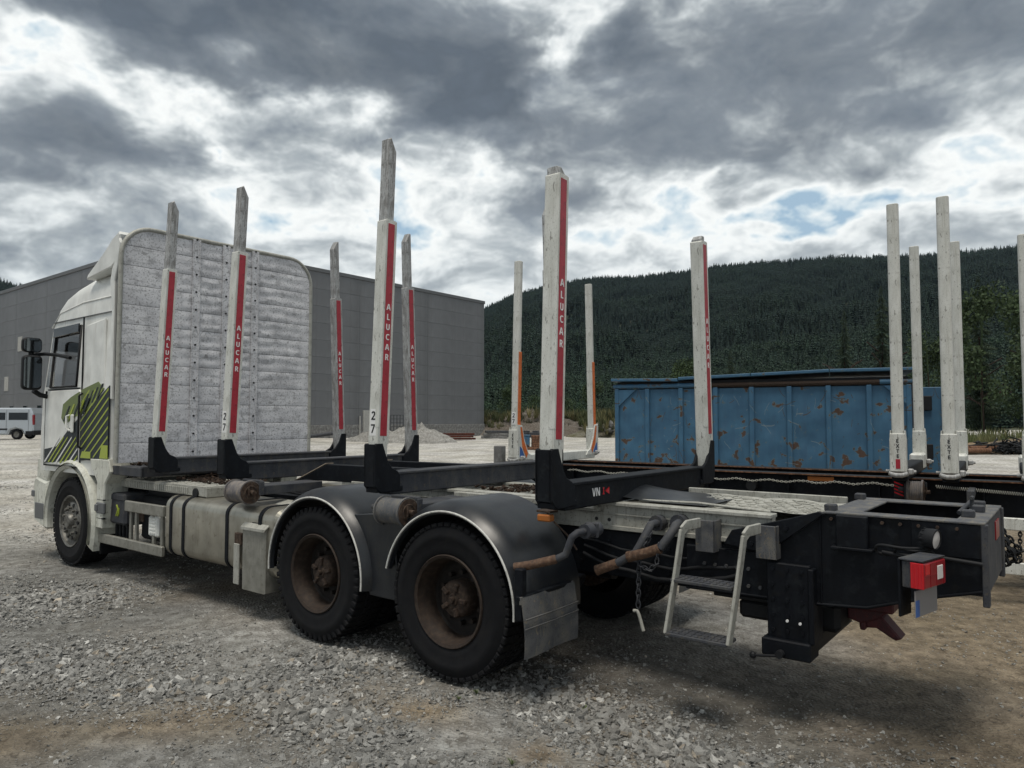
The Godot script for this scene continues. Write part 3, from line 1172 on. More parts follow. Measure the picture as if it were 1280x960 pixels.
func yard_things() -> void:
	var rock := Color(0.36, 0.36, 0.35)
	heap("gravel_pile", "pale crushed-rock pile at the foot of the warehouse wall", "gravel pile", Vector3(-7.2, 0, -54.0), 3.3, 2.2, 1.4, M.heap, rock, Color(0.46, 0.46, 0.45), 3)
	heap("gravel_pile", "low grey gravel heap left of the taller pale pile", "gravel pile", Vector3(-10.2, 0, -55.0), 2.4, 1.6, 1.1, M.heap, rock, Color(0.40, 0.40, 0.39), 4)
	heap("earth_mound", "long grey-brown spoil bank right of the warehouse corner", "earth mound", Vector3(2.4, 0, -78.0), 9.5, 4.0, 2.5, M.heap, Color(0.15, 0.125, 0.10), Color(0.24, 0.22, 0.20), 5)
	heap("earth_mound", "weedy mound of earth and pale rocks beside the blue container", "earth mound", Vector3(12.5, 0, -72.0), 7.0, 4.0, 2.3, M.heap, Color(0.14, 0.13, 0.06), Color(0.25, 0.24, 0.20), 6)
	heap("earth_mound", "grey rubble heap close against the warehouse's end", "earth mound", Vector3(-3.2, 0, -88.0), 5.0, 3.0, 2.2, M.heap, Color(0.18, 0.17, 0.16), Color(0.30, 0.29, 0.28), 7)
	heap("sand_bank", "low sandy bank before the trees at the yard's right", "sand bank", Vector3(23.5, 0, -36.5), 3.2, 1.2, 0.5, M.heap, Color(0.30, 0.22, 0.14), Color(0.38, 0.30, 0.21), 8)
	heap("sand_bank", "brown earth ridge beyond the dark brushwood pile", "sand bank", Vector3(29.5, 0, -40.0), 4.5, 1.6, 0.9, M.heap, Color(0.20, 0.15, 0.10), Color(0.30, 0.24, 0.17), 9)
	# rocks on the weedy mound
	for k in 16:
		var mb := MB.new()
		mb.lump(Vector3.ZERO, Vector3(rng.randf_range(0.25, 0.6), rng.randf_range(0.2, 0.4), rng.randf_range(0.25, 0.5)), wave, 0.5, 5, 7)
		mb.col = Color.WHITE
		var o := put("rock", mb, M.concrete, null, at3(rng.randf_range(8.0, 15.5), rng.randf_range(0.35, 1.3), -69.0 - rng.randf() * 1.6, rng.randf() * TAU))
		tag(o, "pale broken rock lying on the weedy mound by the container", "rock", "rocks on the weedy mound")
	# grass and bushes on the mounds
	var blade := MB.new()
	for k in 12:
		var an := TAU * k / 12.0
		var d := Vector3(cos(an), 0, sin(an))
		blade.tri(d * 0.05 + Vector3(-d.z, 0, d.x) * 0.06, d * 0.05 - Vector3(-d.z, 0, d.x) * 0.06, d * rng.randf_range(0.2, 0.5) + Vector3(0, rng.randf_range(0.6, 1.0), 0))
	var gx := []
	var gc := PackedColorArray()
	for k in 2600:
		var x := rng.randf_range(-4.0, 20.0)
		var z := -rng.randf_range(76.0, 96.0)
		if x > 7.0:
			z = -rng.randf_range(68.5, 96.0)
		var y := 0.2 + 1.7 * smoothstep(0.0, 3.0, rng.randf() * 3.0) * (1.0 if z < -72.0 else 0.6)
		if z < -84.0:
			y = hill_at(rad_to_deg(atan2(x, -z)), Vector2(x, z).length()) + rng.randf_range(0.0, 1.0)
		var s := rng.randf_range(0.5, 1.5)
		gx.append(Transform3D(Basis(Vector3.UP, rng.randf() * TAU).scaled(Vector3.ONE * s), Vector3(x, y, z)))
		gc.append(Color(0.055, 0.070, 0.024).lerp(Color(0.16, 0.14, 0.06), pow(rng.randf(), 1.6)) * rng.randf_range(0.7, 1.2))
	for k in 700:
		var x := rng.randf_range(27.0, 60.0)
		var z := -rng.randf_range(44.0, 56.0)
		gx.append(Transform3D(Basis(Vector3.UP, rng.randf() * TAU).scaled(Vector3.ONE * rng.randf_range(0.5, 1.3)), Vector3(x, 0.0, z)))
		gc.append(Color(0.06, 0.085, 0.025).lerp(Color(0.20, 0.17, 0.08), rng.randf() * 0.6))
	tag(scatter("grass", blade.mesh(), M.leaf, gx, gc), "yellowing weeds and tall grass on the mounds and yard edge", "grass", "", "stuff")
	# separate trees along the yard's edge
	var crowns := [broadleaf(21, 2600, 0.016, 0.36), broadleaf(22, 2600, 0.016, 0.28), broadleaf(23, 2200, 0.018, 0.42), full_spruce(24, 34, 0.19), full_spruce(25, 36, 0.16)]
	var spots := [[36.5, 56.0, 12.0, 8.5, 0], [33.5, 58.0, 9.0, 6.0, 1], [39.0, 60.0, 14.0, 9.5, 3], [42.0, 57.0, 9.0, 7.5, 2], [45.5, 62.0, 13.0, 10.0, 0], [30.5, 66.0, 12.0, 9.0, 4], [36.0, 70.0, 15.0, 10.0, 3],
		[3.5, 92.0, 5.0, 4.5, 2], [-0.5, 94.0, 6.5, 5.0, 1], [7.5, 90.0, 4.5, 4.5, 2], [10.5, 93.0, 6.5, 5.5, 0], [14.5, 88.0, 5.5, 5.0, 1], [18.0, 92.0, 8.0, 7.0, 4], [21.0, 86.0, 9.0, 7.0, 0], [25.5, 84.0, 10.0, 8.0, 3], [49.0, 66.0, 12.0, 9.0, 2]]
	var say := ["young leafy birch at the wood's edge right of the container", "slim light-green sapling before the darker trees, right of the trailer stakes", "tall dark spruce standing behind the leafy edge trees", "round bushy tree at the far right wood edge", "big loose birch at the right rim of the view", "dark young spruce half hidden by the container's open door", "tallest ragged spruce behind the right wood edge",
		"small rounded bush on the spoil bank's crest", "thin green bush nearest the warehouse corner", "low bush above the middle of the spoil bank", "young birch growing behind the weedy mound", "thin birch left above the container's lid", "young spruce behind the container's left half", "pale green birch rising behind the container's middle", "broad spruce behind the container's right end", "wide leafy tree outermost at the right"]
	for k in spots.size():
		var q: Array = spots[k]
		var conifer: bool = q[4] > 2
		lone_tree("spruce_tree" if conifer else "birch_tree", say[k], crowns[q[4]], q[0], -q[1], q[2], q[3], Color(0.030, 0.050, 0.026) if conifer else Color(0.036, 0.062, 0.021) * rng.randf_range(0.8, 1.15))
	# red-brown steel beams in a stack by the wall
	for k in 8:
		var mb := MB.new()
		mb.cbox(Vector3.ZERO, Vector3(rng.randf_range(3.6, 4.4), 0.16, 0.16), 0.02)
		var o := put("steel_beam", mb, M.red_timber, null, at3(-5.3 + rng.randf_range(-0.2, 0.2), 0.12 + 0.19 * (k / 3), -60.0 + 0.25 * (k % 3), rng.randf_range(-0.04, 0.04)))
		tag(o, "rust-red beam in the low stack before the warehouse corner", "beam", "stacked rust-red beams")
	# a stack of slabs and pallets
	for k in 3:
		var mb := MB.new()
		mb.cbox(Vector3(0, 0.1, 0), Vector3(2.4 - 0.2 * k, 0.2, 1.2), 0.02)
		var o := put("concrete_slab", mb, M.concrete if k < 2 else M.steel_dusty, null, at3(-1.6 + 0.1 * k, 0.02 + 0.24 * k, -66.0, 0.1 * k))
		tag(o, ["pale slab at the bottom of the stack beyond the white bunk", "middle slab of the stack beyond the white bunk", "dark slab on top of the stack beyond the white bunk"][k], "slab", "slabs stacked on the yard")
	for k in 4:
		var mb := MB.new()
		mb.cbox(Vector3(0, 0.25, 0), Vector3(0.8, 0.5, 0.8), 0.03)
		mb.cbox(Vector3(0.1, 0.58, 0.1), Vector3(0.5, 0.16, 0.5), 0.03)
		var o := put("dark_pallet", mb, M.steel_dusty, null, at3(-0.6 + k * 0.9, 0.0, -69.0 + 0.3 * k, 0.4 * k))
		tag(o, ["dark pallet load nearest the warehouse corner", "second dark pallet load from the warehouse corner", "third dark pallet load from the warehouse corner", "dark pallet load farthest right, before the spoil bank"][k], "pallet")
	var rest := thing("timber_skid", "brown timber skid lying on the yard under the blue crate", "timber skid", at3(1.05, 0, -41.0))
	for k in 4:
		var mb := MB.new()
		mb.cbox(Vector3(0, 0.08, -0.4 + 0.27 * k), Vector3(1.9, 0.14, 0.2), 0.015)
		put("plank", mb, M.timber, rest)
	var cr := thing("blue_crate", "small blue steel crate on the timber skid behind the white bunk", "crate", at3(0.68, 0.16, -41.0))
	var cm := MB.new()
	cm.box(Vector3(-0.42, 0, -0.4), Vector3(0.32, 0.62, 0.4), 0.03)
	put("body", cm, M.blue_steel, cr)
	var lid := MB.new()
	lid.box(Vector3(-0.45, 0.62, -0.43), Vector3(0.35, 0.67, 0.43), 0.02)
	put("lid", lid, M.blue_steel, cr)
	var wb := MB.new()
	for k in 5:
		wb.box(Vector3(-0.32, 0.13 * k, -0.4), Vector3(0.34, 0.13 * k + 0.12, 0.4), 0.012)
	var wp := put("timber_block", wb, M.timber, null, at3(1.42, 0.16, -41.0))
	tag(wp, "brown stack of short boards right beside the blue crate", "boards")
	var pb := MB.new()
	pb.tube(PackedVector3Array([Vector3(-3.0, 0.1, 0), Vector3(0, 0.35, 0), Vector3(3.0, 0.75, 0)]), 0.14, 8)
	tag(put("drain_pipe", pb, M.steel_dusty, null, at3(-15.4, 0.0, -50.5, 0.3)), "dark pipe lying slanted along the warehouse plinth", "pipe")
	var rack := MB.new()
	for k in 5:
		rack.cyl(Vector3(-0.5 + 0.25 * k, 0, 0), Vector3(-0.5 + 0.25 * k, 1.3, 0), 0.03, 6)
		rack.cyl(Vector3(-0.5, 0.1 + 0.3 * k, 0.01), Vector3(0.5, 0.1 + 0.3 * k, 0.01), 0.025, 6)
	tag(put("steel_grid", rack, M.steel_dusty, null, at3(-9.0, 0.75, -56.6, 0.4)), "small rusty steel grid leaning above the gravel heap", "steel grid")
	# dark brushwood by the sand bank
	for k in 2:
		var br := MB.new()
		for q in 190:
			var p := Vector3(rng.randfn() * 0.8, absf(rng.randfn()) * 0.22 + 0.03, rng.randfn() * 0.4)
			var d := Vector3(rng.randfn(), rng.randfn() * 0.35, rng.randfn() * 0.6).normalized() * rng.randf_range(0.25, 0.7)
			br.tube(PackedVector3Array([p - d, p + d * 0.2 + Vector3(0, 0.05, 0), p + d]), rng.randf_range(0.012, 0.05), 5)
		tag(put("brushwood_pile", br, M.plastic_black, null, at3(24.9 + k * 1.9, 0.05, -35.6 - k * 0.6)), ["dark tangled brushwood pile beside the sandy bank", "second dark brushwood pile, nearer the right edge"][k], "brushwood")
	for k in 5:
		var lg := MB.new()
		lg.cyl(Vector3(-1.3, 0.14, 0), Vector3(1.3, 0.14, 0), 0.12, 9)
		tag(put("log", lg, M.timber, null, at3(22.0 + 0.5 * k, 0.05 + 0.1 * (k % 2), -35.3 - 0.22 * k, 0.15 * k)), ["leftmost short brown log before the sandy bank", "second short brown log from the left before the sandy bank", "middle one of five short logs before the sandy bank", "fourth short log from the left before the sandy bank", "short log nearest the dark brushwood by the sandy bank"][k], "log", "logs by the sandy bank")
	van()


func van() -> void:
	var v := thing("van", "silver panel van with side windows parked by the warehouse", "van", at3(-31.1, 0.40, -47.0, 0.06))
	# x = backwards to the right of the view, z = towards the viewer
	var body := PackedVector2Array([Vector2(-4.9, 0.35), Vector2(-4.95, 0.95), Vector2(-4.1, 1.2), Vector2(-3.3, 1.95), Vector2(-2.9, 2.06), Vector2(-0.2, 2.06), Vector2(-0.06, 1.7), Vector2(0.0, 1.0), Vector2(0.0, 0.35), Vector2(-0.55, 0.3), Vector2(-0.72, 0.62), Vector2(-1.1, 0.72), Vector2(-1.45, 0.62), Vector2(-1.6, 0.3), Vector2(-3.3, 0.3), Vector2(-3.45, 0.62), Vector2(-3.8, 0.72), Vector2(-4.2, 0.62), Vector2(-4.35, 0.32)])
	var mb := MB.new()
	mb.prism(body, -1.75, 0.0, 0.09)
	put("body", mb, M.van_silver, v)
	for q in [[-1.55, -0.35], [-2.85, -1.75], [-3.75, -3.0]]:
		var wm := MB.new()
		wm.box(Vector3(q[0], 1.27, -0.01), Vector3(q[1], 1.75, 0.012), 0.01)
		put("window", wm, M.glass_dark, v)
	for q in [[-0.3], [-1.68], [-2.95]]:
		var sm := MB.new()
		sm.box(Vector3(q[0] - 0.008, 0.45, -0.005), Vector3(q[0] + 0.008, 1.95, 0.006), 0.0)
		put("door_seam", sm, M.plastic_black, v)
	var st := MB.new()
	st.box(Vector3(-3.3, 0.62, -0.005), Vector3(-1.6, 0.72, 0.02), 0.01)
	put("side_moulding", st, M.plastic_black, v)
	var bp := MB.new()
	bp.box(Vector3(-0.5, 0.28, -1.72), Vector3(0.08, 0.58, 0.01), 0.04)
	put("bumper", bp, M.plastic_black, v)
	var tl := MB.new()
	tl.box(Vector3(-0.1, 0.95, -0.2), Vector3(0.012, 1.6, -0.03), 0.02)
	put("tail_light", tl, M.lens_red_dark, v)
	for x in [-1.08, -3.9]:
		for z in [-0.28, -1.68]:
			var w := grp("wheel", v, at3(x, 0.33, z))
			var ty := MB.new()
			ty.lathe(PackedVector2Array([Vector2(0.19, 0.0), Vector2(0.30, 0.0), Vector2(0.33, 0.03), Vector2(0.33, 0.18), Vector2(0.30, 0.21), Vector2(0.19, 0.21)]), 24)
			put("tyre", ty, M.rubber, w)
			var ri := MB.new()
			ri.lathe(PackedVector2Array([Vector2(0.20, 0.16), Vector2(0.2, 0.19), Vector2(0.05, 0.17), Vector2(0.0, 0.17)]), 20)
			put("rim", ri, M.rim_grey, w)


# ---------------------------------------------------------------- the blue container
func container() -> void:
	var dx := Vector3(5.95, 0, 2.65).normalized()
	var b := thing("roll_off_container", "dented blue steel roll-off container with rust patches and closed lid", "container", Transform3D(Basis(dx, Vector3.UP, Vector3(-dx.z, 0, dx.x)), Vector3(2.56, 0.0, -18.0)))
	var L := 6.5
	var H := 2.50
	var D := 2.4
	var base := MB.new()
	base.box(Vector3(0, 0.12, -D), Vector3(L, 0.30, 0.0), 0.01)
	put("floor_frame", base, M.steel_dark, b)
	for z in [-0.7, -1.7]:
		var sk := MB.new()
		sk.box(Vector3(-0.15, 0.0, z - 0.08), Vector3(L, 0.16, z + 0.08), 0.01)
		put("skid", sk, M.rust, b)
	var bays := 8
	var bw := L / bays
	for side in 2:
		var z := -0.06 if side == 0 else -D + 0.02
		for k in bays:
			var pm := MB.new()
			# a plate with shallow dents
			var nu := 10
			var nv := 16
			var P := func(i: int, j: int) -> Vector3:
				var x := bw * k + bw * i / nu
				var y := 0.28 + (H - 0.36) * j / nv
				var edge := sin(PI * i / nu) * sin(PI * j / nv)
				return Vector3(x, y, z + 0.022 * edge * wave.get_noise_2d(x * 4.0 + side * 40.0, y * 4.0) * 2.0)
			pm.sheet(P, nu, nv)
			put("side_panel", pm, M.blue_steel, b)
		for k in bays + 1:
			var rm := MB.new()
			var w := 0.10 if k == 0 or k == bays else 0.055
			rm.box(Vector3(clampf(bw * k - w, 0.0, L), 0.27, z - 0.01), Vector3(clampf(bw * k + w, 0.0, L), H - 0.06, z + 0.065), 0.012)
			put("rib", rm, M.blue_steel, b)
		var tr := MB.new()
		tr.cyl(Vector3(-0.04, H, z + 0.02), Vector3(L + 0.04, H, z + 0.02), 0.058, 10)
		var rail := put("top_rail", tr, M.blue_steel, b)
		if side == 0:
			var rs := MB.new()
			rs.cyl(Vector3(2.2, H, z + 0.02), Vector3(5.9, H, z + 0.02), 0.0595, 10)
			put("rusty_sleeve", rs, M.hub_brown, rail)
		for e in [0, 1]:
			var gm := MB.new()
			var x0 := 0.08 if e == 0 else L - 0.08
			var sgn := 1.0 if e == 0 else -1.0
			gm.prism(PackedVector2Array([Vector2(x0, H - 0.08), Vector2(x0 + sgn * 0.45, H - 0.08), Vector2(x0, H - 0.5)]), z + 0.0, z + 0.05)
			put("gusset", gm, M.blue_steel, b)
	var ends := MB.new()
	ends.box(Vector3(0.0, 0.28, -D + 0.03), Vector3(0.05, H, -0.05), 0.0)
	put("front_wall", ends, M.blue_steel, b)
	# lid of joined sheets, sagging a little
	for k in 4:
		var lm := MB.new()
		var x0 := -0.08 + (L + 0.16) * k / 4.0
		var x1 := -0.08 + (L + 0.16) * (k + 1) / 4.0 - 0.015
		var h0 := H + 0.13 + 0.10 * smoothstep(1.0, 3.0, k + 0.0)
		var h1 := H + 0.13 + 0.10 * smoothstep(1.0, 3.0, k + 1.0)
		if k == 0:
			h0 = H + 0.13
			h1 = H + 0.10
		lm.prism(PackedVector2Array([Vector2(x0, h0), Vector2(x1, h1), Vector2(x1, h1 + 0.07), Vector2(x0, h0 + 0.07)]), -D - 0.05, 0.07, 0.012)
		put("lid_sheet", lm, M.blue_steel, b)
	var gap := MB.new()
	gap.box(Vector3(0.05, H + 0.02, -D + 0.1), Vector3(L - 0.05, H + 0.11, -0.08), 0.0)
	put("lid_seal", gap, M.plastic_black, b)
	# the end: posts, and the door swung out
	var post := MB.new()
	post.box(Vector3(L, 0.15, -0.16), Vector3(L + 0.14, H + 0.02, 0.0), 0.015)
	put("corner_post", post, M.steel_dusty, b)
	var post2 := MB.new()
	post2.box(Vector3(L + 0.02, 0.15, -D), Vector3(L + 0.32, H - 0.02, -D + 0.12), 0.015)
	put("corner_post", post2, M.rust, b)
	var door := MB.new()
	door.box(Vector3(L + 0.34, 0.25, -D - 0.02), Vector3(L + 1.25, H - 0.04, -D + 0.05), 0.015)
	var dn := put("door", door, M.blue_steel, b)
	for y in [0.75, 1.9]:
		var hm := MB.new()
		hm.box(Vector3(L + 0.38, y, -D + 0.05), Vector3(L + 0.62, y + 0.35, -D + 0.12), 0.015)
		put("hinge", hm, M.plastic_black, dn)
	for x in [0.86, 1.08]:
		var bm := MB.new()
		bm.cyl(Vector3(L + x, 0.3, -D + 0.09), Vector3(L + x, H - 0.1, -D + 0.09), 0.025, 8)
		put("lock_rod", bm, M.steel_dusty, dn)


# ---------------------------------------------------------------- parts that lorries share
func tyre_mesh(r: float, w: float, rim: float, lugs: bool) -> ArrayMesh:
	# from z = 0 (outer side) to z = w
	var mb := MB.new()
	var pr := PackedVector2Array([Vector2(rim, w * 0.94), Vector2(rim + 0.03, w), Vector2(r * 0.80, w * 1.03), Vector2(r - 0.045, w * 0.985), Vector2(r - 0.012, w * 0.93), Vector2(r - 0.004, w * 0.5), Vector2(r - 0.012, w * 0.07), Vector2(r - 0.045, w * 0.015), Vector2(r * 0.86, -w * 0.02), Vector2(r * 0.80, -w * 0.032), Vector2(r * 0.795, -w * 0.026), Vector2(rim + 0.06, -w * 0.022), Vector2(rim + 0.03, 0.0), Vector2(rim + 0.018, 0.006), Vector2(rim, w * 0.06)])
	pr.reverse()
	mb.lathe(pr, 72)
	var nl := 52
	for k in nl:
		var a := TAU * k / nl
		for side in 2:
			var aa := a + (0.5 * TAU / nl if side == 1 else 0.0)
			mb.t = Transform3D(Basis(Vector3(cos(aa), sin(aa), 0), Vector3(-sin(aa), cos(aa), 0), Vector3(0, 0, 1)), Vector3.ZERO)
			var half := TAU * r / nl * (0.30 if lugs else 0.40)
			var deep := r - (0.075 if lugs else 0.03)
			if side == 0:
				mb.prism(PackedVector2Array([Vector2(deep, -half), Vector2(r - 0.001, -half), Vector2(r - 0.001, half), Vector2(deep, half)]), -0.001 + w * 0.012, w * 0.30, 0.007)
			else:
				mb.prism(PackedVector2Array([Vector2(deep, -half), Vector2(r - 0.001, -half), Vector2(r - 0.001, half), Vector2(deep, half)]), w * 0.70, w * 0.988, 0.007)
		for q in [0.36, 0.52]:
			var aa := a + (0.5 * TAU / nl if q > 0.4 else 0.0)
			mb.t = Transform3D(Basis(Vector3(cos(aa), sin(aa), 0), Vector3(-sin(aa), cos(aa), 0), Vector3(0, 0, 1)), Vector3.ZERO)
			var half := TAU * r / nl * 0.36
			mb.prism(PackedVector2Array([Vector2(r - 0.03, -half), Vector2(r, -half), Vector2(r, half), Vector2(r - 0.03, half)]), w * q, w * (q + 0.12), 0.005)
	mb.t = Transform3D.IDENTITY
	return mb.mesh()


var tyre_drive: ArrayMesh
var tyre_front: ArrayMesh
var tyre_worn: ArrayMesh
var dish_rim: ArrayMesh
var dish_hub: ArrayMesh
var inner_rim: ArrayMesh


func wheel_parts() -> void:
	tyre_drive = tyre_mesh(0.5055, 0.285, 0.288, true)
	tyre_front = tyre_mesh(0.5055, 0.30, 0.288, false)
	tyre_worn = tyre_mesh(0.5055, 0.285, 0.288, false)
	# deep dished outer rim of a twin wheel
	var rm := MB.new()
	rm.col = Color(0.30, 0.30, 0.30)  # disc darker than the barrel: shade of the deep dish painted in
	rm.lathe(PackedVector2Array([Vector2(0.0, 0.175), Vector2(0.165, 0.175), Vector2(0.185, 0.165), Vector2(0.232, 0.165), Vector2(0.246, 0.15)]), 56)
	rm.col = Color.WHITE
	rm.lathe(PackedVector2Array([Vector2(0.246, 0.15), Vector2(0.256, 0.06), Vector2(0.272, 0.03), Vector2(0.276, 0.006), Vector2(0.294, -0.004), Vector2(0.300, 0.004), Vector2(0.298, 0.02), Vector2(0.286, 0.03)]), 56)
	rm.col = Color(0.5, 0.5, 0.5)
	for k in 10:
		var a := TAU * k / 10.0
		var p := Vector3(cos(a), sin(a), 0)
		rm.cyl(p * 0.168 + Vector3(0, 0, 0.13), p * 0.168 + Vector3(0, 0, 0.18), 0.017, 6)
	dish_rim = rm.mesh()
	var hb := MB.new()
	hb.lathe(PackedVector2Array([Vector2(0.0, 0.055), Vector2(0.035, 0.055), Vector2(0.042, 0.065), Vector2(0.095, 0.062), Vector2(0.112, 0.072), Vector2(0.122, 0.085), Vector2(0.124, 0.18)]), 28)
	for k in 5:
		var a := TAU * k / 5.0 + 0.3
		hb.t = Transform3D(Basis(Vector3(cos(a), sin(a), 0), Vector3(-sin(a), cos(a), 0), Vector3(0, 0, 1)), Vector3.ZERO)
		hb.box(Vector3(0.055, -0.016, 0.046), Vector3(0.112, 0.016, 0.085), 0.006)
	hb.t = Transform3D.IDENTITY
	hb.cyl(Vector3(0, 0, 0.03), Vector3(0, 0, 0.06), 0.022, 6)
	dish_hub = hb.mesh()
	# front and inner wheels: the disc bulges outward
	var ir := MB.new()
	ir.lathe(PackedVector2Array([Vector2(0.0, -0.035), Vector2(0.072, -0.035), Vector2(0.085, -0.02), Vector2(0.092, 0.012), Vector2(0.20, 0.012), Vector2(0.222, 0.03), Vector2(0.234, 0.07), Vector2(0.256, 0.05), Vector2(0.272, 0.03), Vector2(0.276, 0.006), Vector2(0.294, -0.004), Vector2(0.300, 0.004), Vector2(0.298, 0.02), Vector2(0.286, 0.03)]), 48)
	for k in 10:
		var a := TAU * k / 10.0
		var p := Vector3(cos(a), sin(a), 0)
		ir.cyl(p * 0.155 + Vector3(0, 0, -0.022), p * 0.155 + Vector3(0, 0, 0.016), 0.017, 6)
	inner_rim = ir.mesh()


# a wheel whose outer face is at z = 0 and looks to -z; mirrored for the right side by turning it round
func make_wheel(parent: Node, s: float, l: float, right: bool, kind: String) -> void:
	var t := Transform3D(Basis(Vector3.UP, PI if right else 0.0) * Basis(Vector3(0, 0, 1), rng.randf() * TAU), Vector3(s, 0.5035, l))
	var w := grp("wheel", parent, t)
	if kind == "front":
		inst("tyre", tyre_front, w, Transform3D.IDENTITY, M.rubber)
		inst("rim", inner_rim, w, Transform3D.IDENTITY, M.rim_grey)
		var holes := MB.new()
		for k in 10:
			var a := TAU * (k + 0.5) / 10.0
			holes.cyl(Vector3(cos(a), sin(a), 0) * 0.192 + Vector3(0, 0, 0.006), Vector3(cos(a), sin(a), 0) * 0.192 + Vector3(0, 0, 0.02), 0.021, 10)
		put("hand_hole", holes, M.plastic_black, w)
	else:
		var ty := tyre_drive if absf(s) > 0.01 else tyre_worn
		inst("tyre", ty, w, Transform3D.IDENTITY, M.rubber)
		inst("tyre", ty, w, at3(0, 0, 0.325), M.rubber)
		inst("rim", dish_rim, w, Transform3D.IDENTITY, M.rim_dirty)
		inst("hub", dish_hub, w, Transform3D.IDENTITY, M.hub_brown)


# a log stake: a lower section with tape, and on most an extension with a slanting tip
func stake(parent: Node, s: float, l: float, lean: float, low: float, top: float, worn: bool, far: bool, digits: bool) -> void:
	var y0 := 1.2
	var p := MB.new()
	var h := low - y0
	p.prism(PackedVector2Array([Vector2(-0.055, 0), Vector2(0.055, 0), Vector2(0.055, h), Vector2(-0.055, h)]), -0.052, 0.052, 0.010)
	p.box(Vector3(-0.060, 0.42, -0.0545), Vector3(-0.02, h - 0.01, -0.040), 0.002)
	p.box(Vector3(-0.0565, 0.30, 0.040), Vector3(-0.050, h - 0.004, 0.0535), 0.001)
	p.box(Vector3(-0.0565, 0.30, -0.0535), Vector3(-0.050, h - 0.004, -0.040), 0.001)
	var at := Transform3D(Basis(Vector3.RIGHT, lean), Vector3(s + 0.055, y0, l))
	var o := put("stake", p, M.stake_worn if worn else M.stake_white, parent, at)
	var r := MB.new()
	r.box(Vector3(-0.0580, 0.36, -0.031), Vector3(-0.0545, h - 0.03, 0.031), 0.001)
	put("red_tape", r, M.red_tape, o)
	var x := MB.new()
	var outer := 1.0 if far else -1.0
	if top > low + 0.3:
		var e := top - y0
		x.t = Transform3D(Basis(Vector3(0, 0, 1), Vector3.UP, Vector3(-1, 0, 0)), Vector3(0.006, 0, 0))
		x.prism(PackedVector2Array([Vector2(-0.043, h - 0.05), Vector2(0.043, h - 0.05), Vector2(0.043, e - (0.0 if far else 0.10)), Vector2(outer * 0.012, e), Vector2(-0.043, e - (0.10 if far else 0.02))]), -0.042, 0.042, 0.008)
		put("extension", x, M.stake_worn, o)
	else:
		x.t = Transform3D(Basis(Vector3(0, 0, 1), Vector3.UP, Vector3(-1, 0, 0)), Vector3(0.004, 0, 0))
		x.prism(PackedVector2Array([Vector2(-0.042, h - 0.05), Vector2(0.042, h - 0.05), Vector2(0.042, h + (0.05 if far else 0.015)), Vector2(0.0, h + 0.05), Vector2(-0.042, h + (0.015 if far else 0.045))]), -0.042, 0.042, 0.006)
		put("end_cap", x, M.stake_worn, o)
	var back := Basis(Vector3(0, 0, 1), Vector3.UP, Vector3(-1, 0, 0))
	for k in 6:
		text("lettering", "ALUCAR"[k], 0.044, 0.002, M.print_white, o, Transform3D(back, Vector3(-0.0585, 1.31 - k * 0.0745, 0)))
	if digits:
		var sd := Basis(Vector3(-1, 0, 0), Vector3.UP, Vector3(0, 0, -1))
		var pl := MB.new()
		pl.box(Vector3(-0.034, 0.36, -0.0535), Vector3(0.034, 0.555, -0.0515), 0.0)
		put("number_label", pl, M.print_white, o)
		text("lettering", "2", 0.062, 0.002, M.print_black, o, Transform3D(sd, Vector3(0.0, 0.505, -0.0542)))
		text("lettering", "7", 0.062, 0.002, M.print_black, o, Transform3D(sd, Vector3(0.0, 0.41, -0.0542)))


func crank(parent: Node, pts: PackedVector3Array, grip: int, r := 0.019) -> void:
	var a := MB.new()
	a.tube(pts.slice(0, grip + 1), r, 10)
	var o := put("tension_lever", a, M.steel_dusty, parent)
	var b := MB.new()
	b.tube(pts.slice(grip), r * 1.22, 10)
	b.tube(PackedVector3Array([pts[-1] - (pts[-1] - pts[-2]).normalized() * 0.02, pts[-1]]), r * 1.3, 10)
	put("grip", b, M.pipe_wood, o)
	var c := MB.new()
	c.cyl(pts[0] + Vector3(0, 0, -0.03), pts[0] + Vector3(0, 0, 0.12), r * 2.0, 12)
	c.box(pts[0] + Vector3(-0.045, -0.045, 0.04), pts[0] + Vector3(0.045, 0.045, 0.07), 0.006)
	put("pivot", c, M.steel_dusty, o)


# ---------------------------------------------------------------- the timber truck
func truck() -> void:
	wheel_parts()
	var th := 0.9063
	var at := Transform3D(Basis(Vector3(-sin(th), 0, -cos(th)), Vector3.UP, Vector3(cos(th), 0, -sin(th))), Vector3(-0.4216, 0, -4.7345))
	var t := thing("timber_truck", "white-cabbed timber truck with empty log stakes, filling the yard's middle", "truck", at)
	for s in [0.0, 1.3827]:
		for rt in [false, true]:
			make_wheel(t, s, 2.48 if rt else 0.0, rt, "drive")
	for rt in [false, true]:
		make_wheel(t, 5.996, 2.46 if rt else 0.02, rt, "front")
	chassis(t)
	running_gear(t)
	fenders(t)
	side_gear(t)
	for q in [[4.046, 3.23, 3.95, false], [2.744, 3.22, 3.845, true], [0.745, 3.17, 3.81, true], [-0.802, 3.19, 3.19, false]]:
		bunk(t, q[0])
		var g: bool = q[0] < 0.0
		stake(t, q[0], 0.097, 0.041, q[1], q[2], false, false, q[3])
		stake(t, q[0], 2.383, -0.041, q[1] if g else q[1] - 0.02, (q[1] - 0.02) if g else q[2] - 0.02, not g, true, false)
	headboard(t)
	cab(t)
	tail(t)
	debris(at)


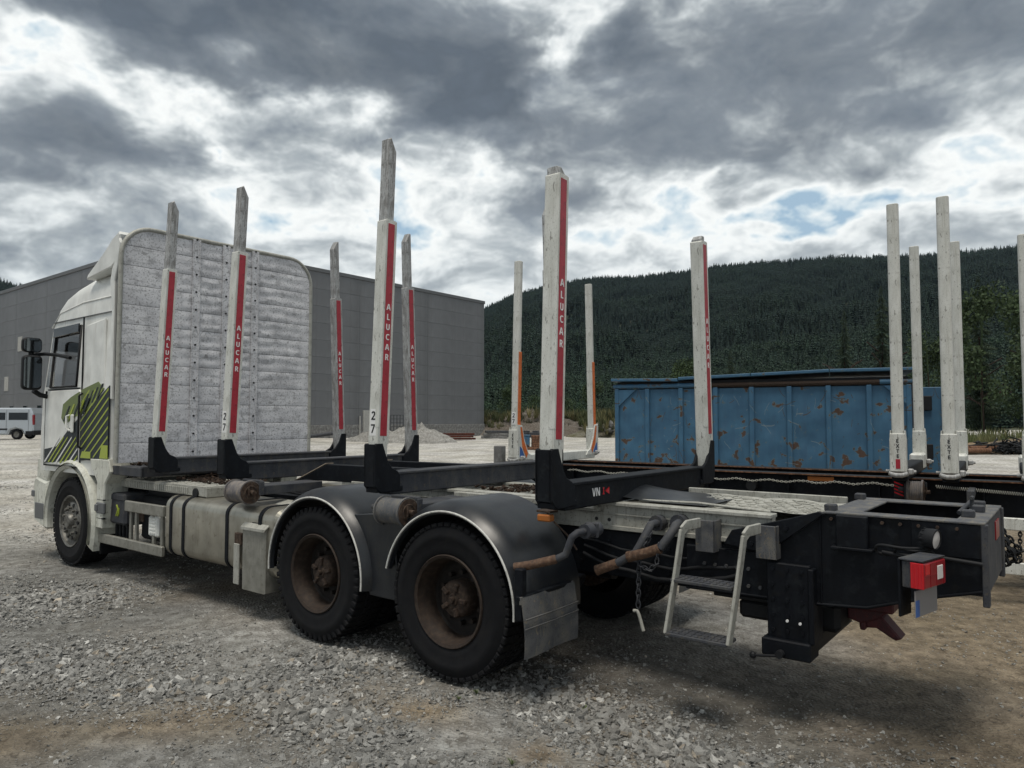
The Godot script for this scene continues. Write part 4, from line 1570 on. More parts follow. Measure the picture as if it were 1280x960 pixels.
func bunk(t: Node, s: float) -> void:
	var mb := MB.new()
	mb.box(Vector3(s + 0.012, 1.125, 0.2), Vector3(s + 0.150, 1.285, 2.28), 0.008)
	mb.box(Vector3(s - 0.004, 1.272, 0.16), Vector3(s + 0.166, 1.292, 2.32), 0.004)
	var o := put("bunk", mb, M.steel_dusty if s > 0.0 else M.steel_dark, t)
	for side in 2:
		var k := MB.new()
		var sg := 1.0 if side == 0 else -1.0
		var l0 := 0.032 if side == 0 else 2.448
		var pol := PackedVector2Array()
		for q in [[0.0, 1.20], [0.0, 1.495], [0.012, 1.505], [0.075, 1.505], [0.10, 1.44], [0.125, 1.38], [0.165, 1.325], [0.22, 1.30], [0.25, 1.27], [0.25, 1.15], [0.06, 1.145], [0.03, 1.165]]:
			pol.append(Vector2(l0 + sg * q[0], q[1]))
		# polygon in (l, y) drawn out along s
		k.t = Transform3D(Basis(Vector3(0, 0, 1), Vector3.UP, Vector3(1, 0, 0)), Vector3.ZERO)
		k.prism(pol, s - 0.006, s + 0.018, 0.005)
		k.prism(pol, s + 0.094, s + 0.120, 0.005)
		k.t = Transform3D.IDENTITY
		var a := minf(l0, l0 + sg * 0.018)
		k.box(Vector3(s + 0.0, 1.19, a), Vector3(s + 0.114, 1.50, a + 0.012), 0.004)
		k.box(Vector3(s - 0.002, 1.15, minf(l0 + sg * 0.02, l0 + sg * 0.28)), Vector3(s + 0.116, 1.185, maxf(l0 + sg * 0.02, l0 + sg * 0.28)), 0.004)
		put("stake_pocket", k, M.steel_dark, o)
	if s < 0.0:
		var back := Basis(Vector3(0, 0, 1), Vector3.UP, Vector3(-1, 0, 0))
		text("lettering", "VN", 0.052, 0.002, M.print_white, o, Transform3D(back, Vector3(s + 0.0105, 1.212, 0.555)))
		text("lettering", "I", 0.045, 0.002, M.lens_red, o, Transform3D(back, Vector3(s + 0.0105, 1.212, 0.645)))
		var tr := MB.new()
		tr.t = Transform3D(Basis(Vector3(0, 0, 1), Vector3.UP, Vector3(1, 0, 0)), Vector3.ZERO)
		tr.prism(PackedVector2Array([Vector2(0.665, 1.212), Vector2(0.715, 1.188), Vector2(0.715, 1.236)]), s + 0.0085, s + 0.0115)
		put("red_arrow", tr, M.lens_red, o)


func chassis(t: Node) -> void:
	for l in [0.835, 1.587]:
		var mb := MB.new()
		var web: float = l if l < 1.2 else l + 0.07
		mb.box(Vector3(-1.75, 0.63, web), Vector3(6.7, 0.928, web + 0.009), 0.0)
		mb.box(Vector3(-1.75, 0.919, l), Vector3(6.7, 0.930, l + 0.08), 0.002)
		mb.box(Vector3(-1.75, 0.628, l), Vector3(6.7, 0.639, l + 0.08), 0.002)
		for k in 34:
			var s := -1.6 + 0.22 * k
			for y in [0.70, 0.85]:
				mb.cyl(Vector3(s, y, l - 0.012 if l < 1.2 else l + 0.092), Vector3(s, y, l + 0.02 if l < 1.2 else l + 0.07), 0.014, 6)
		put("frame_rail", mb, M.steel_dark, t)
		# aluminium subframe on top of the rails
		var sb := MB.new()
		var z: float = l - 0.01
		sb.box(Vector3(-1.82, 0.935, z + 0.012), Vector3(1.95, 1.105, z + 0.07), 0.0)
		sb.box(Vector3(-1.82, 0.935, z), Vector3(1.95, 0.965, z + 0.09), 0.003)
		sb.box(Vector3(-1.82, 1.098, z - 0.014), Vector3(1.95, 1.122, z + 0.10), 0.004)
		sb.box(Vector3(-1.82, 1.035, z + 0.004), Vector3(1.95, 1.045, z + 0.02), 0.002)
		var so := put("subframe", sb, M.alu_pale, t)
		if l < 1.2:
			text("lettering", "ALUCAR", 0.032, 0.002, M.print_black, so, Transform3D(Basis(Vector3(-1, 0, 0), Vector3.UP, Vector3(0, 0, -1)), Vector3(-1.16, 1.0, z + 0.0105)))
			for q in [-0.62, -0.72, -0.20, 0.1, -1.05, -1.32]:
				var hole := MB.new()
				hole.cyl(Vector3(q, 1.0, z + 0.009), Vector3(q, 1.0, z + 0.014), 0.013, 10)
				put("bolt", hole, M.print_black, so)
		# dark runner with a sloping front end, lying on the frame
		var rn := MB.new()
		rn.prism(PackedVector2Array([Vector2(0.92, 1.124), Vector2(0.92, 1.268), Vector2(2.33, 1.258), Vector2(2.86, 1.055), Vector2(2.86, 1.03), Vector2(2.5, 1.10)]), l - 0.01, l + 0.085, 0.005)
		var ro := put("runner_beam", rn, M.steel_dark, t)
		var wd := MB.new()
		wd.prism(PackedVector2Array([Vector2(2.34, 1.262), Vector2(2.87, 1.059), Vector2(2.87, 1.068), Vector2(2.34, 1.272)]), l - 0.008, l + 0.083, 0.001)
		put("worn_ramp", wd, M.worn_tan, ro)
		var bl := MB.new()
		for q in [2.02, 1.72, 1.42]:
			bl.box(Vector3(q - 0.09, 0.94 if q < 1.9 else 0.935, l - 0.004), Vector3(q + 0.09, 1.118 if q > 1.95 else 1.122, l + 0.06), 0.006)
		put("spacer_block", bl, M.alu_pale, ro)
	for s in [-1.5, -0.75, 0.65, 2.1, 3.2, 4.4]:
		var cm := MB.new()
		cm.box(Vector3(s - 0.06, 0.68, 0.84), Vector3(s + 0.06, 0.9, 1.66), 0.004)
		put("cross_member", cm, M.steel_dark, t)
	# decks between and beside the rails
	for k in 4:
		var dk := MB.new()
		dk.box(Vector3(0.75 - 0.36 * k - 0.352, 1.088, 0.96), Vector3(0.75 - 0.36 * k, 1.098, 1.55), 0.002)
		put("deck_plate", dk, M.alu, t)
	var ed := MB.new()
	ed.box(Vector3(-0.66, 1.075, 0.735), Vector3(0.62, 1.115, 0.79), 0.004)
	ed.box(Vector3(-0.66, 1.055, 0.78), Vector3(0.62, 1.085, 0.825), 0.003)
	put("deck_edge", ed, M.alu_pale, t)
	# worn aluminium tread sheet near the tail, curling at its edges, and a bent dark rubber sheet
	var sh := MB.new()
	var P := func(i: int, j: int) -> Vector3:
		var s := -0.98 - 1.12 * i / 16.0
		var l := 0.99 + 0.56 * j / 8.0
		return Vector3(s, 1.118 + 0.03 * wave.get_noise_2d(s * 6.0, l * 5.0) + 0.025 * pow(j / 8.0, 2.0), l)
	sh.sheet(P, 16, 8)
	for i in 30:
		for j in 9:
			var p := Vector3(-1.0 - 1.08 * i / 30.0, 0, 1.02 + 0.5 * j / 9.0)
			var y: float = 1.120 + 0.03 * wave.get_noise_2d(p.x * 6.0, p.z * 5.0) + 0.025 * pow((p.z - 0.99) / 0.56, 2.0)
			sh.t = Transform3D(Basis(Vector3.UP, 0.8 if (i + j) % 2 == 0 else -0.8), Vector3(p.x, y, p.z))
			sh.box(Vector3(-0.022, -0.004, -0.004), Vector3(0.022, 0.005, 0.004), 0.003)
	sh.t = Transform3D.IDENTITY
	put("tread_sheet", sh, M.alu_pale, t)
	var rb := MB.new()
	var Q := func(i: int, j: int) -> Vector3:
		var u := i / 10.0
		var s := -0.66 - 0.72 * u
		var l := 0.90 + 0.70 * j / 8.0
		return Vector3(s, 1.135 + 0.12 * exp(-pow((l - 1.15 - 0.3 * u) * 4.0, 2.0)) * (1.0 - u) * (1.0 - u), l)
	rb.sheet(Q, 10, 8)
	put("rubber_sheet", rb, M.fender, t)
	var ur := MB.new()
	ur.box(Vector3(-2.05, 1.10, 1.60), Vector3(-0.95, 1.175, 1.625), 0.004)
	put("edge_rail", ur, M.alu_pale, t)
	var ln := MB.new()
	ln.tube(PackedVector3Array([Vector3(-0.9, 1.135, 0.93), Vector3(-1.3, 1.14, 0.97), Vector3(-1.78, 1.125, 0.93)]), 0.010, 6)
	put("loose_batten", ln, M.alu_pale, t)


func running_gear(t: Node) -> void:
	for s in [0.0, 1.3827]:
		var ax := MB.new()
		ax.cyl(Vector3(s, 0.5, 0.5), Vector3(s, 0.5, 1.98), 0.075, 14)
		ax.lump(Vector3(s, 0.5, 1.24), Vector3(0.24, 0.22, 0.26), wave, 0.05, 10, 14)
		var o := put("drive_axle", ax, M.steel_dark, t)
		for l in [0.72, 1.72]:
			var sp := MB.new()
			for k in 4:
				sp.box(Vector3(s - 0.55 + 0.07 * k, 0.60 - 0.022 * k, l), Vector3(s + 0.55 - 0.07 * k, 0.62 - 0.022 * k, l + 0.08), 0.003)
			put("leaf_spring", sp, M.steel_dark, o)
			var dr := MB.new()
			dr.cyl(Vector3(s, 0.5, l - 0.02), Vector3(s, 0.5, l + 0.11), 0.2, 20)
			put("brake_drum", dr, M.rust, o)
	var fx := MB.new()
	fx.box(Vector3(5.93, 0.38, 0.35), Vector3(6.06, 0.5, 2.13), 0.02)
	put("front_axle", fx, M.steel_dark, t)
	var sh := MB.new()
	sh.cyl(Vector3(1.5, 0.52, 1.24), Vector3(5.2, 0.72, 1.24), 0.06, 12)
	put("drive_shaft", sh, M.steel_dark, t)
	var en := MB.new()
	en.box(Vector3(5.0, 0.5, 0.95), Vector3(6.6, 1.05, 1.55), 0.06)
	put("engine", en, M.steel_dark, t)
	for q in [[2.75, 1.93], [3.6, 1.93]]:
		var tk := MB.new()
		tk.box(Vector3(q[0] - 0.38, 0.36, 1.86), Vector3(q[0] + 0.38, 0.92, 2.42), 0.08)
		put("right_tank", tk, M.tank, t)
	for q in [[-0.55, 0.66, 1.0], [0.66, 0.7, 0.98], [0.66, 0.7, 1.45], [-0.6, 0.62, 1.4]]:
		var ch := MB.new()
		ch.cyl(Vector3(q[0] - 0.12, q[1], q[2]), Vector3(q[0] + 0.14, q[1], q[2]), 0.095, 14)
		put("brake_chamber", ch, M.steel_dark, t)
	var ms := MB.new()
	for k in 7:
		var z := 0.96 + 0.085 * k
		ms.tube(PackedVector3Array([Vector3(5.1, 0.88 + 0.02 * sin(k * 2.0), z), Vector3(3.5, 0.93, z + 0.03 * sin(k)), Vector3(1.5, 0.86, z), Vector3(-0.4, 0.9, z - 0.02), Vector3(-1.5, 0.86, z)]), 0.013, 6)
	put("air_lines", ms, M.plastic_black, t)


func fenders(t: Node) -> void:
	for side in 2:
		for q in [[0.0, 14.0, 184.0], [1.3827, -4.0, 186.0]]:
			var mb := MB.new()
			var pr := PackedVector2Array([Vector2(0.545, 0.012), Vector2(0.552, -0.018), Vector2(0.572, -0.022), Vector2(0.592, 0.002), Vector2(0.617, 0.04), Vector2(0.632, 0.09), Vector2(0.638, 0.16), Vector2(0.640, 0.36), Vector2(0.638, 0.60), Vector2(0.622, 0.615), Vector2(0.618, 0.60), Vector2(0.620, 0.16), Vector2(0.600, 0.06), Vector2(0.575, 0.012), Vector2(0.545, 0.012)])
			var tt := Transform3D(Basis.IDENTITY, Vector3(q[0], 0.515, 0.0))
			if side == 1:
				tt = Transform3D(Basis(Vector3(1, 0, 0), Vector3.UP, Vector3(0, 0, -1)), Vector3(q[0], 0.515, 2.48))
			mb.t = tt
			# slightly uneven plastic
			mb.lathe(pr, 44, deg_to_rad(q[1]), deg_to_rad(q[2]))
			var o := put("fender", mb, M.fender, t)
			var lp := MB.new()
			lp.t = tt
			var pts := PackedVector3Array()
			for k in 41:
				var a := deg_to_rad(lerpf(q[1], q[2], k / 40.0))
				pts.append(Vector3(cos(a) * 0.568, sin(a) * 0.568, -0.024))
			lp.tube(pts, 0.0072, 6)
			put("white_lip", lp, M.fender_lip, o)
		var l := 0.2 if side == 0 else 1.85
		# saddle plate between the two fenders
		var sd := MB.new()
		sd.prism(PackedVector2Array([Vector2(0.50, 0.42), Vector2(0.80, 0.42), Vector2(0.86, 0.78), Vector2(0.98, 0.98), Vector2(0.80, 1.00), Vector2(0.58, 1.0), Vector2(0.40, 1.0), Vector2(0.53, 0.80)]), 0.04 if side == 0 else 2.42, 0.07 if side == 0 else 2.45, 0.006)
		put("fender_panel", sd, M.fender, t)
		var fl := MB.new()
		# flap hangs from the rear fender's end, bowed a little
		var l0 := -0.085 if side == 0 else 1.97
		var f := func(a: int, b: int) -> Vector3:
			return Vector3(-0.665 - 0.030 * sin(b / 6.0 * 2.2) - 0.007 * sin(a * 0.9), 0.64 - 0.35 * b / 6.0, l0 + 0.56 * a / 8.0)
		fl.sheet(f, 8, 6)
		for b in [0.0, 0.56]:
			fl.box(Vector3(-0.668, 0.60, l0 + b * 0.96), Vector3(-0.655, 0.645, l0 + b * 0.96 + 0.02), 0.002)
		fl.tube(PackedVector3Array([Vector3(-0.702, 0.52, l0), Vector3(-0.708, 0.52, l0 + 0.28), Vector3(-0.70, 0.52, l0 + 0.56)]), 0.005, 5)
		fl.tube(PackedVector3Array([Vector3(-0.70, 0.465, l0), Vector3(-0.708, 0.465, l0 + 0.28), Vector3(-0.70, 0.465, l0 + 0.56)]), 0.004, 5)
		put("mud_flap", fl, M.flap, t)
		var hg := MB.new()
		hg.box(Vector3(-0.66, 0.50, l0 + 0.02), Vector3(-0.60, 0.80, l0 + 0.07), 0.006)
		hg.box(Vector3(-0.665, 0.62, l0), Vector3(-0.63, 0.645, l0 + 0.56), 0.004)
		put("flap_bracket", hg, M.steel_dark, t)
		for q in [-0.30, 0.69, 1.75]:
			var br := MB.new()
			br.cyl(Vector3(q, 0.95, 0.1 if side == 0 else 2.38), Vector3(q, 0.88, 0.86 if side == 0 else 1.64), 0.022, 8)
			put("fender_bracket", br, M.steel_dark, t)
	var am := MB.new()
	am.box(Vector3(-0.60, 1.03, 0.30), Vector3(-0.50, 1.075, 0.36), 0.008)
	var ao := put("amber_lamp", am, M.lens_amber, t)
	var ab := MB.new()
	ab.box(Vector3(-0.60, 1.085, 0.31), Vector3(-0.49, 1.10, 0.40), 0.003)
	ab.tube(PackedVector3Array([Vector3(-0.6, 1.03, 0.35), Vector3(-0.70, 0.95, 0.36), Vector3(-0.74, 0.86, 0.40)]), 0.006, 6)
	put("lamp_bracket", ab, M.rust, ao)


func strap_winch(t: Node, s: float, y: float, l: float, r: float, grey: bool, hl := 0.125) -> void:
	var mb := MB.new()
	mb.t = Transform3D(Basis(Vector3(0, 0, -1), Vector3.UP, Vector3(1, 0, 0)), Vector3(s, y, l))
	mb.lathe(PackedVector2Array([Vector2(0, -hl), Vector2(r * 1.12, -hl), Vector2(r * 1.14, -hl + 0.015), Vector2(r * 0.92, -hl + 0.017)]), 26)
	var turns := 7
	var pr := PackedVector2Array()
	var e := hl - 0.017
	for k in turns * 2 + 1:
		pr.append(Vector2(r * (0.99 if k % 2 == 0 else 0.93), -e + 2.0 * e * k / (turns * 2.0)))
	mb.lathe(pr, 26)
	mb.lathe(PackedVector2Array([Vector2(r * 0.92, e), Vector2(r * 1.14, hl - 0.015), Vector2(r * 1.12, hl), Vector2(0, hl)]), 26)
	var o := put("strap_winch", mb, M.steel_worn if grey else M.strap, t)
	var f := MB.new()
	f.t = mb.t
	f.lathe(PackedVector2Array([Vector2(0, -hl - 0.007), Vector2(r * 1.02, -hl - 0.007), Vector2(r * 1.02, -hl + 0.005)]), 26)
	f.lathe(PackedVector2Array([Vector2(r * 0.55, -hl - 0.012), Vector2(r * 0.62, -hl - 0.012), Vector2(r * 0.66, -hl - 0.005)]), 26)
	f.cyl(Vector3(0, 0, -hl - 0.06), Vector3(0, 0, -hl), 0.020, 10)
	f.cyl(Vector3(0.03, -0.02, -hl - 0.025), Vector3(0.03, 0.05, -hl - 0.025), 0.008, 6)
	put("drum_face", f, M.rust, o)
	var b := MB.new()
	b.box(Vector3(s + hl + 0.006, y - 0.085, l - 0.05), Vector3(s + hl + 0.022, y + 0.085, l + 0.11), 0.005)
	b.box(Vector3(s - hl - 0.01, y + 0.07, l + 0.085), Vector3(s + hl + 0.02, y + 0.10, l + 0.12), 0.005)
	b.box(Vector3(s - hl - 0.025, y - 0.03, l + 0.07), Vector3(s - hl - 0.01, y + 0.09, l + 0.12), 0.005)
	b.box(Vector3(s - hl, y - 0.03, l + 0.12), Vector3(s + hl, y + 0.05, l + 0.75), 0.006)
	b.cyl(Vector3(s + hl + 0.03, y + 0.02, l - 0.03), Vector3(s + hl + 0.08, y + 0.02, l - 0.03), 0.020, 8)
	put("winch_frame", b, M.steel_dusty, o)


func side_gear(t: Node) -> void:
	# fuel tank with three straps
	var tk := MB.new()
	var pol := PackedVector2Array()
	for q in [[0.17, 0.46, 180.0, 270.0], [0.58, 0.46, 270.0, 360.0], [0.58, 0.83, 0.0, 90.0], [0.17, 0.83, 90.0, 180.0]]:
		for k in 7:
			var a := deg_to_rad(lerpf(q[2], q[3], k / 6.0))
			pol.append(Vector2(q[0] + cos(a) * 0.115, q[1] + sin(a) * 0.105))
	tk.t = Transform3D(Basis(Vector3(0, 0, 1), Vector3.UP, Vector3(1, 0, 0)), Vector3.ZERO)
	tk.prism(pol, 1.98, 3.84, 0.03, true)
	var to := put("fuel_tank", tk, M.tank, t)
	for s in [3.71, 3.47, 2.71, 2.2]:
		var st := MB.new()
		var big := PackedVector2Array()
		for p in pol:
			var c := Vector2(0.375, 0.645)
			big.append(c + (p - c) * 1.025)
		st.t = tk.t
		st.prism(big, s - 0.024, s + 0.024, 0.004, true)
		put("tank_strap", st, M.steel_dark, to)
	var fc := MB.new()
	fc.cyl(Vector3(3.05, 0.92, 0.3), Vector3(3.05, 0.965, 0.3), 0.055, 16)
	put("filler_cap", fc, M.steel_dark, to)
	for k in 3:
		var tb := MB.new()
		tb.box(Vector3(2.4 + 0.5 * k, 0.60, 0.6), Vector3(2.47 + 0.5 * k, 0.70, 0.84), 0.01)
		put("tank_bracket", tb, M.steel_dark, to)
	# stainless chest with a sloping lid, and the white board before it
	var cx := MB.new()
	cx.t = Transform3D(Basis(Vector3(0, 0, 1), Vector3.UP, Vector3(1, 0, 0)), Vector3.ZERO)
	cx.prism(PackedVector2Array([Vector2(0.03, 0.235), Vector2(0.03, 0.755), Vector2(0.20, 0.89), Vector2(0.42, 0.94), Vector2(0.44, 0.235)]), 2.085, 2.425, 0.008)
	var co := put("tool_chest", cx, M.alu, t)
	var cl := MB.new()
	cl.t = cx.t
	cl.prism(PackedVector2Array([Vector2(0.012, 0.744), Vector2(0.012, 0.766), Vector2(0.195, 0.912), Vector2(0.43, 0.962), Vector2(0.43, 0.942), Vector2(0.20, 0.892)]), 2.075, 2.435, 0.005)
	put("lid", cl, M.alu_pale, co)
	var hd := MB.new()
	hd.t = Transform3D(Basis(Vector3(1, 0, 0), 0.0).rotated(Vector3(1, 0, 0), -atan2(0.146, 0.183)), Vector3(2.25, 0.828, 0.09))
	hd.box(Vector3(-0.07, -0.004, -0.045), Vector3(0.07, 0.006, 0.04), 0.002)
	put("latch_recess", hd, M.plastic_black, co)
	var h2 := MB.new()
	h2.t = hd.t
	h2.box(Vector3(-0.045, 0.004, -0.01), Vector3(0.045, 0.014, 0.03), 0.003)
	put("latch", h2, M.alu_pale, co)
	var wb := MB.new()
	wb.box(Vector3(2.465, 0.265, 0.02), Vector3(2.545, 0.61, 0.035), 0.004)
	put("white_board", wb, M.alu_pale, t)
	var rr := MB.new()
	rr.box(Vector3(2.45, 0.6, 0.03), Vector3(2.55, 0.70, 0.06), 0.004)
	put("rusty_clip", rr, M.rust, t)
	# step deck with a toothed edge
	var dk := MB.new()
	dk.box(Vector3(3.28, 1.025, 0.17), Vector3(5.06, 1.040, 0.86), 0.003)
	dk.box(Vector3(3.28, 0.945, 0.17), Vector3(5.06, 1.03, 0.185), 0.003)
	dk.box(Vector3(3.27, 0.94, 0.17), Vector3(3.285, 1.03, 0.86), 0.003)
	for k in 36:
		dk.box(Vector3(3.62 + 0.04 * k, 0.955, 0.160), Vector3(3.642 + 0.04 * k, 1.018, 0.172), 0.003)
	for k in 20:
		for j in 7:
			dk.t = Transform3D(Basis(Vector3.UP, 0.8 if (k + j) % 2 == 0 else -0.8), Vector3(3.35 + 0.085 * k, 1.041, 0.23 + 0.09 * j))
			dk.box(Vector3(-0.02, -0.002, -0.004), Vector3(0.02, 0.004, 0.004), 0.002)
	dk.t = Transform3D.IDENTITY
	put("step_deck", dk, M.alu_pale, t)
	var hole := MB.new()
	hole.cyl(Vector3(3.46, 0.972, 0.155), Vector3(3.46, 0.972, 0.18), 0.048, 16)
	hole.box(Vector3(3.28, 0.95, 0.19), Vector3(3.30, 1.015, 0.8), 0.0)
	put("deck_pipe", hole, M.plastic_black, t)
	# battery box, canisters and guard rails
	var bb := MB.new()
	bb.box(Vector3(4.77, 0.55, 0.09), Vector3(5.22, 0.875, 0.62), 0.025)
	bb.box(Vector3(4.76, 0.80, 0.08), Vector3(5.23, 0.885, 0.63), 0.02)
	var bo := put("battery_box", bb, M.steel_dusty, t)
	var lg := MB.new()
	lg.t = Transform3D(Basis(Vector3(1, 0, 0), Vector3.UP, Vector3(0, 0, 1)), Vector3(4.93, 0.70, 0.0))
	lg.tube(PackedVector3Array([Vector3(0.02, 0.06, 0.086), Vector3(-0.015, 0.02, 0.086), Vector3(0.01, -0.03, 0.086), Vector3(0.03, -0.055, 0.086)]), 0.011, 6, false, Vector2(1, 0.6))
	lg.tube(PackedVector3Array([Vector3(-0.03, 0.03, 0.086), Vector3(-0.03, -0.03, 0.086), Vector3(-0.005, -0.055, 0.086)]), 0.010, 6)
	put("yellow_mark", lg, M.lime, bo)
	var up := MB.new()
	up.box(Vector3(3.84, 0.722, 0.035), Vector3(4.66, 0.832, 0.075), 0.008)
	put("guard_rail", up, M.alu, t)
	for q in [[3.85, 4.60], [4.61, 5.28]]:
		var lo := MB.new()
		lo.box(Vector3(q[0], 0.335, 0.035), Vector3(q[1], 0.435, 0.075), 0.008)
		put("guard_rail", lo, M.alu, t)
	for s in [4.62, 4.5, 4.12, 3.95]:
		var ps := MB.new()
		ps.box(Vector3(s - 0.022, 0.38, 0.08), Vector3(s + 0.022, 0.78, 0.11), 0.004)
		put("guard_post", ps, M.alu, t)
	var wbx := MB.new()
	wbx.box(Vector3(4.02, 0.50, 0.075), Vector3(4.22, 0.71, 0.2), 0.02)
	for k in 5:
		wbx.box(Vector3(4.06, 0.535 + 0.034 * k, 0.068), Vector3(4.18, 0.552 + 0.034 * k, 0.078), 0.002)
	put("white_canister", wbx, M.white_paint, t)
	var rl := MB.new()
	rl.box(Vector3(4.40, 0.62, 0.11), Vector3(4.50, 0.70, 0.125), 0.003)
	put("red_label", rl, M.rust, t)
	var cn := MB.new()
	for k in 5:
		cn.cyl(Vector3(5.1 - 0.085 * k, 0.35, 0.16), Vector3(5.1 - 0.085 * k, 0.56, 0.16), 0.018, 8)
	cn.box(Vector3(3.9, 0.40, 0.25), Vector3(4.75, 0.86, 0.62), 0.03)
	cn.cyl(Vector3(3.95, 0.9, 0.4), Vector3(4.7, 0.9, 0.4), 0.1, 14)
	put("air_tanks", cn, M.plastic_black, t)
	for k in 5:
		var hz := MB.new()
		var pts := PackedVector3Array()
		for i in 11:
			var f := i / 10.0
			pts.append(Vector3(5.12 - 0.05 * k - 0.10 * sin(f * PI), 0.86 + 0.26 * f, 0.26 + 0.05 * k + 0.10 * sin(f * PI * 2.0)))
		hz.tube(pts, 0.014, 7)
		put("coiled_hose", hz, M.plastic_black, t)
	strap_winch(t, 2.47, 1.055, 0.05, 0.092, false)
	strap_winch(t, 0.55, 1.035, 0.06, 0.092, true)
	# levers for the load straps, on pivots through the frame
	crank(t, PackedVector3Array([Vector3(-0.905, 1.01, 0.26), Vector3(-0.90, 1.01, 0.16), Vector3(-0.875, 0.985, 0.14), Vector3(-0.852, 0.93, 0.14), Vector3(-0.835, 0.88, 0.13), Vector3(-0.79, 0.853, 0.10), Vector3(-0.66, 0.815, 0.02), Vector3(-0.57, 0.795, -0.02)]), 5, 0.022)
	crank(t, PackedVector3Array([Vector3(-1.10, 1.015, 0.80), Vector3(-1.14, 1.025, 0.62), Vector3(-1.165, 1.005, 0.54), Vector3(-1.14, 0.93, 0.50), Vector3(-1.11, 0.87, 0.48), Vector3(-1.0, 0.80, 0.45), Vector3(-0.87, 0.745, 0.42)]), 5, 0.025)
	crank(t, PackedVector3Array([Vector3(-1.25, 1.03, 0.80), Vector3(-1.31, 1.04, 0.62), Vector3(-1.335, 1.025, 0.54), Vector3(-1.31, 0.97, 0.50), Vector3(-1.275, 0.915, 0.48), Vector3(-1.18, 0.878, 0.47), Vector3(-1.07, 0.845, 0.46)]), 4, 0.026)
	var ch := MB.new()
	ch.chain(PackedVector3Array([Vector3(-1.20, 0.98, 0.50), Vector3(-1.13, 0.86, 0.49), Vector3(-1.12, 0.53, 0.49)]), 0.042, 0.005)
	ch.chain(PackedVector3Array([Vector3(-1.27, 0.93, 0.47), Vector3(-1.26, 0.82, 0.46), Vector3(-1.21, 0.785, 0.46), Vector3(-1.15, 0.80, 0.47), Vector3(-1.12, 0.86, 0.48)]), 0.036, 0.004)
	var cho := put("chain", ch, M.steel_dusty, t)
	var hk := MB.new()
	hk.tube(PackedVector3Array([Vector3(-1.09, 0.52, 0.49), Vector3(-1.115, 0.525, 0.49), Vector3(-1.13, 0.49, 0.49), Vector3(-1.155, 0.41, 0.49)]), 0.011, 7)
	put("hook", hk, M.alu_pale, cho)
	# hanging ladder
	var ld := grp("ladder", t)
	for q in [[-1.425, -1.37], [-1.79, -1.735]]:
		var r1 := MB.new()
		var pts := PackedVector3Array([Vector3(q[0], 1.055, 0.70), Vector3(q[0], 1.06, 0.52), Vector3(q[0] + 0.004, 1.035, 0.47), Vector3(lerpf(q[0], q[1], 0.5), 0.76, 0.42), Vector3(q[1], 0.47, 0.36)])
		for i in 4:
			var d := (pts[i + 1] - pts[i])
			r1.t = Transform3D(Basis.looking_at(d.normalized(), Vector3.RIGHT), pts[i])
			r1.box(Vector3(-0.030, -0.009, -d.length() - 0.006), Vector3(0.030, 0.009, 0.006), 0.004)
		r1.t = Transform3D.IDENTITY
		put("side_rail", r1, M.alu_pale, ld)
	for q in [[0.76, 0.42, 0.02], [0.47, 0.36, 0.0]]:
		var sp := MB.new()
		var s0: float = -1.40 + q[2] - (0.0 if q[1] > 0.4 else -0.03)
		sp.box(Vector3(s0 - 0.36, q[0] - 0.012, q[1] - 0.03), Vector3(s0, q[0] + 0.008, q[1] + 0.12), 0.004)
		for k in 9:
			for j in 3:
				sp.box(Vector3(s0 - 0.345 + 0.038 * k, q[0] + 0.006, q[1] - 0.02 + 0.045 * j), Vector3(s0 - 0.325 + 0.038 * k, q[0] + 0.014, q[1] + 0.005 + 0.045 * j), 0.002)
		put("step", sp, M.steel_dusty, ld)
	for s in [-1.46, -1.83]:
		var hp := MB.new()
		hp.box(Vector3(s - 0.05, 0.88, 0.72), Vector3(s + 0.07, 1.07, 0.73), 0.003)
		hp.box(Vector3(s - 0.05, 0.88, 0.72), Vector3(s - 0.04, 1.07, 0.84), 0.003)
		put("hanger", hp, M.steel_worn, ld)
	var box := MB.new()
	box.box(Vector3(-1.86, 0.49, 0.86), Vector3(-1.60, 0.60, 1.10), 0.02)
	box.box(Vector3(-1.9, 0.60, 0.84), Vector3(-1.45, 0.625, 1.2), 0.006)
	box.box(Vector3(-1.89, 0.48, 0.88), Vector3(-1.87, 0.62, 1.12), 0.006)
	put("black_box", box, M.plastic_black, t)


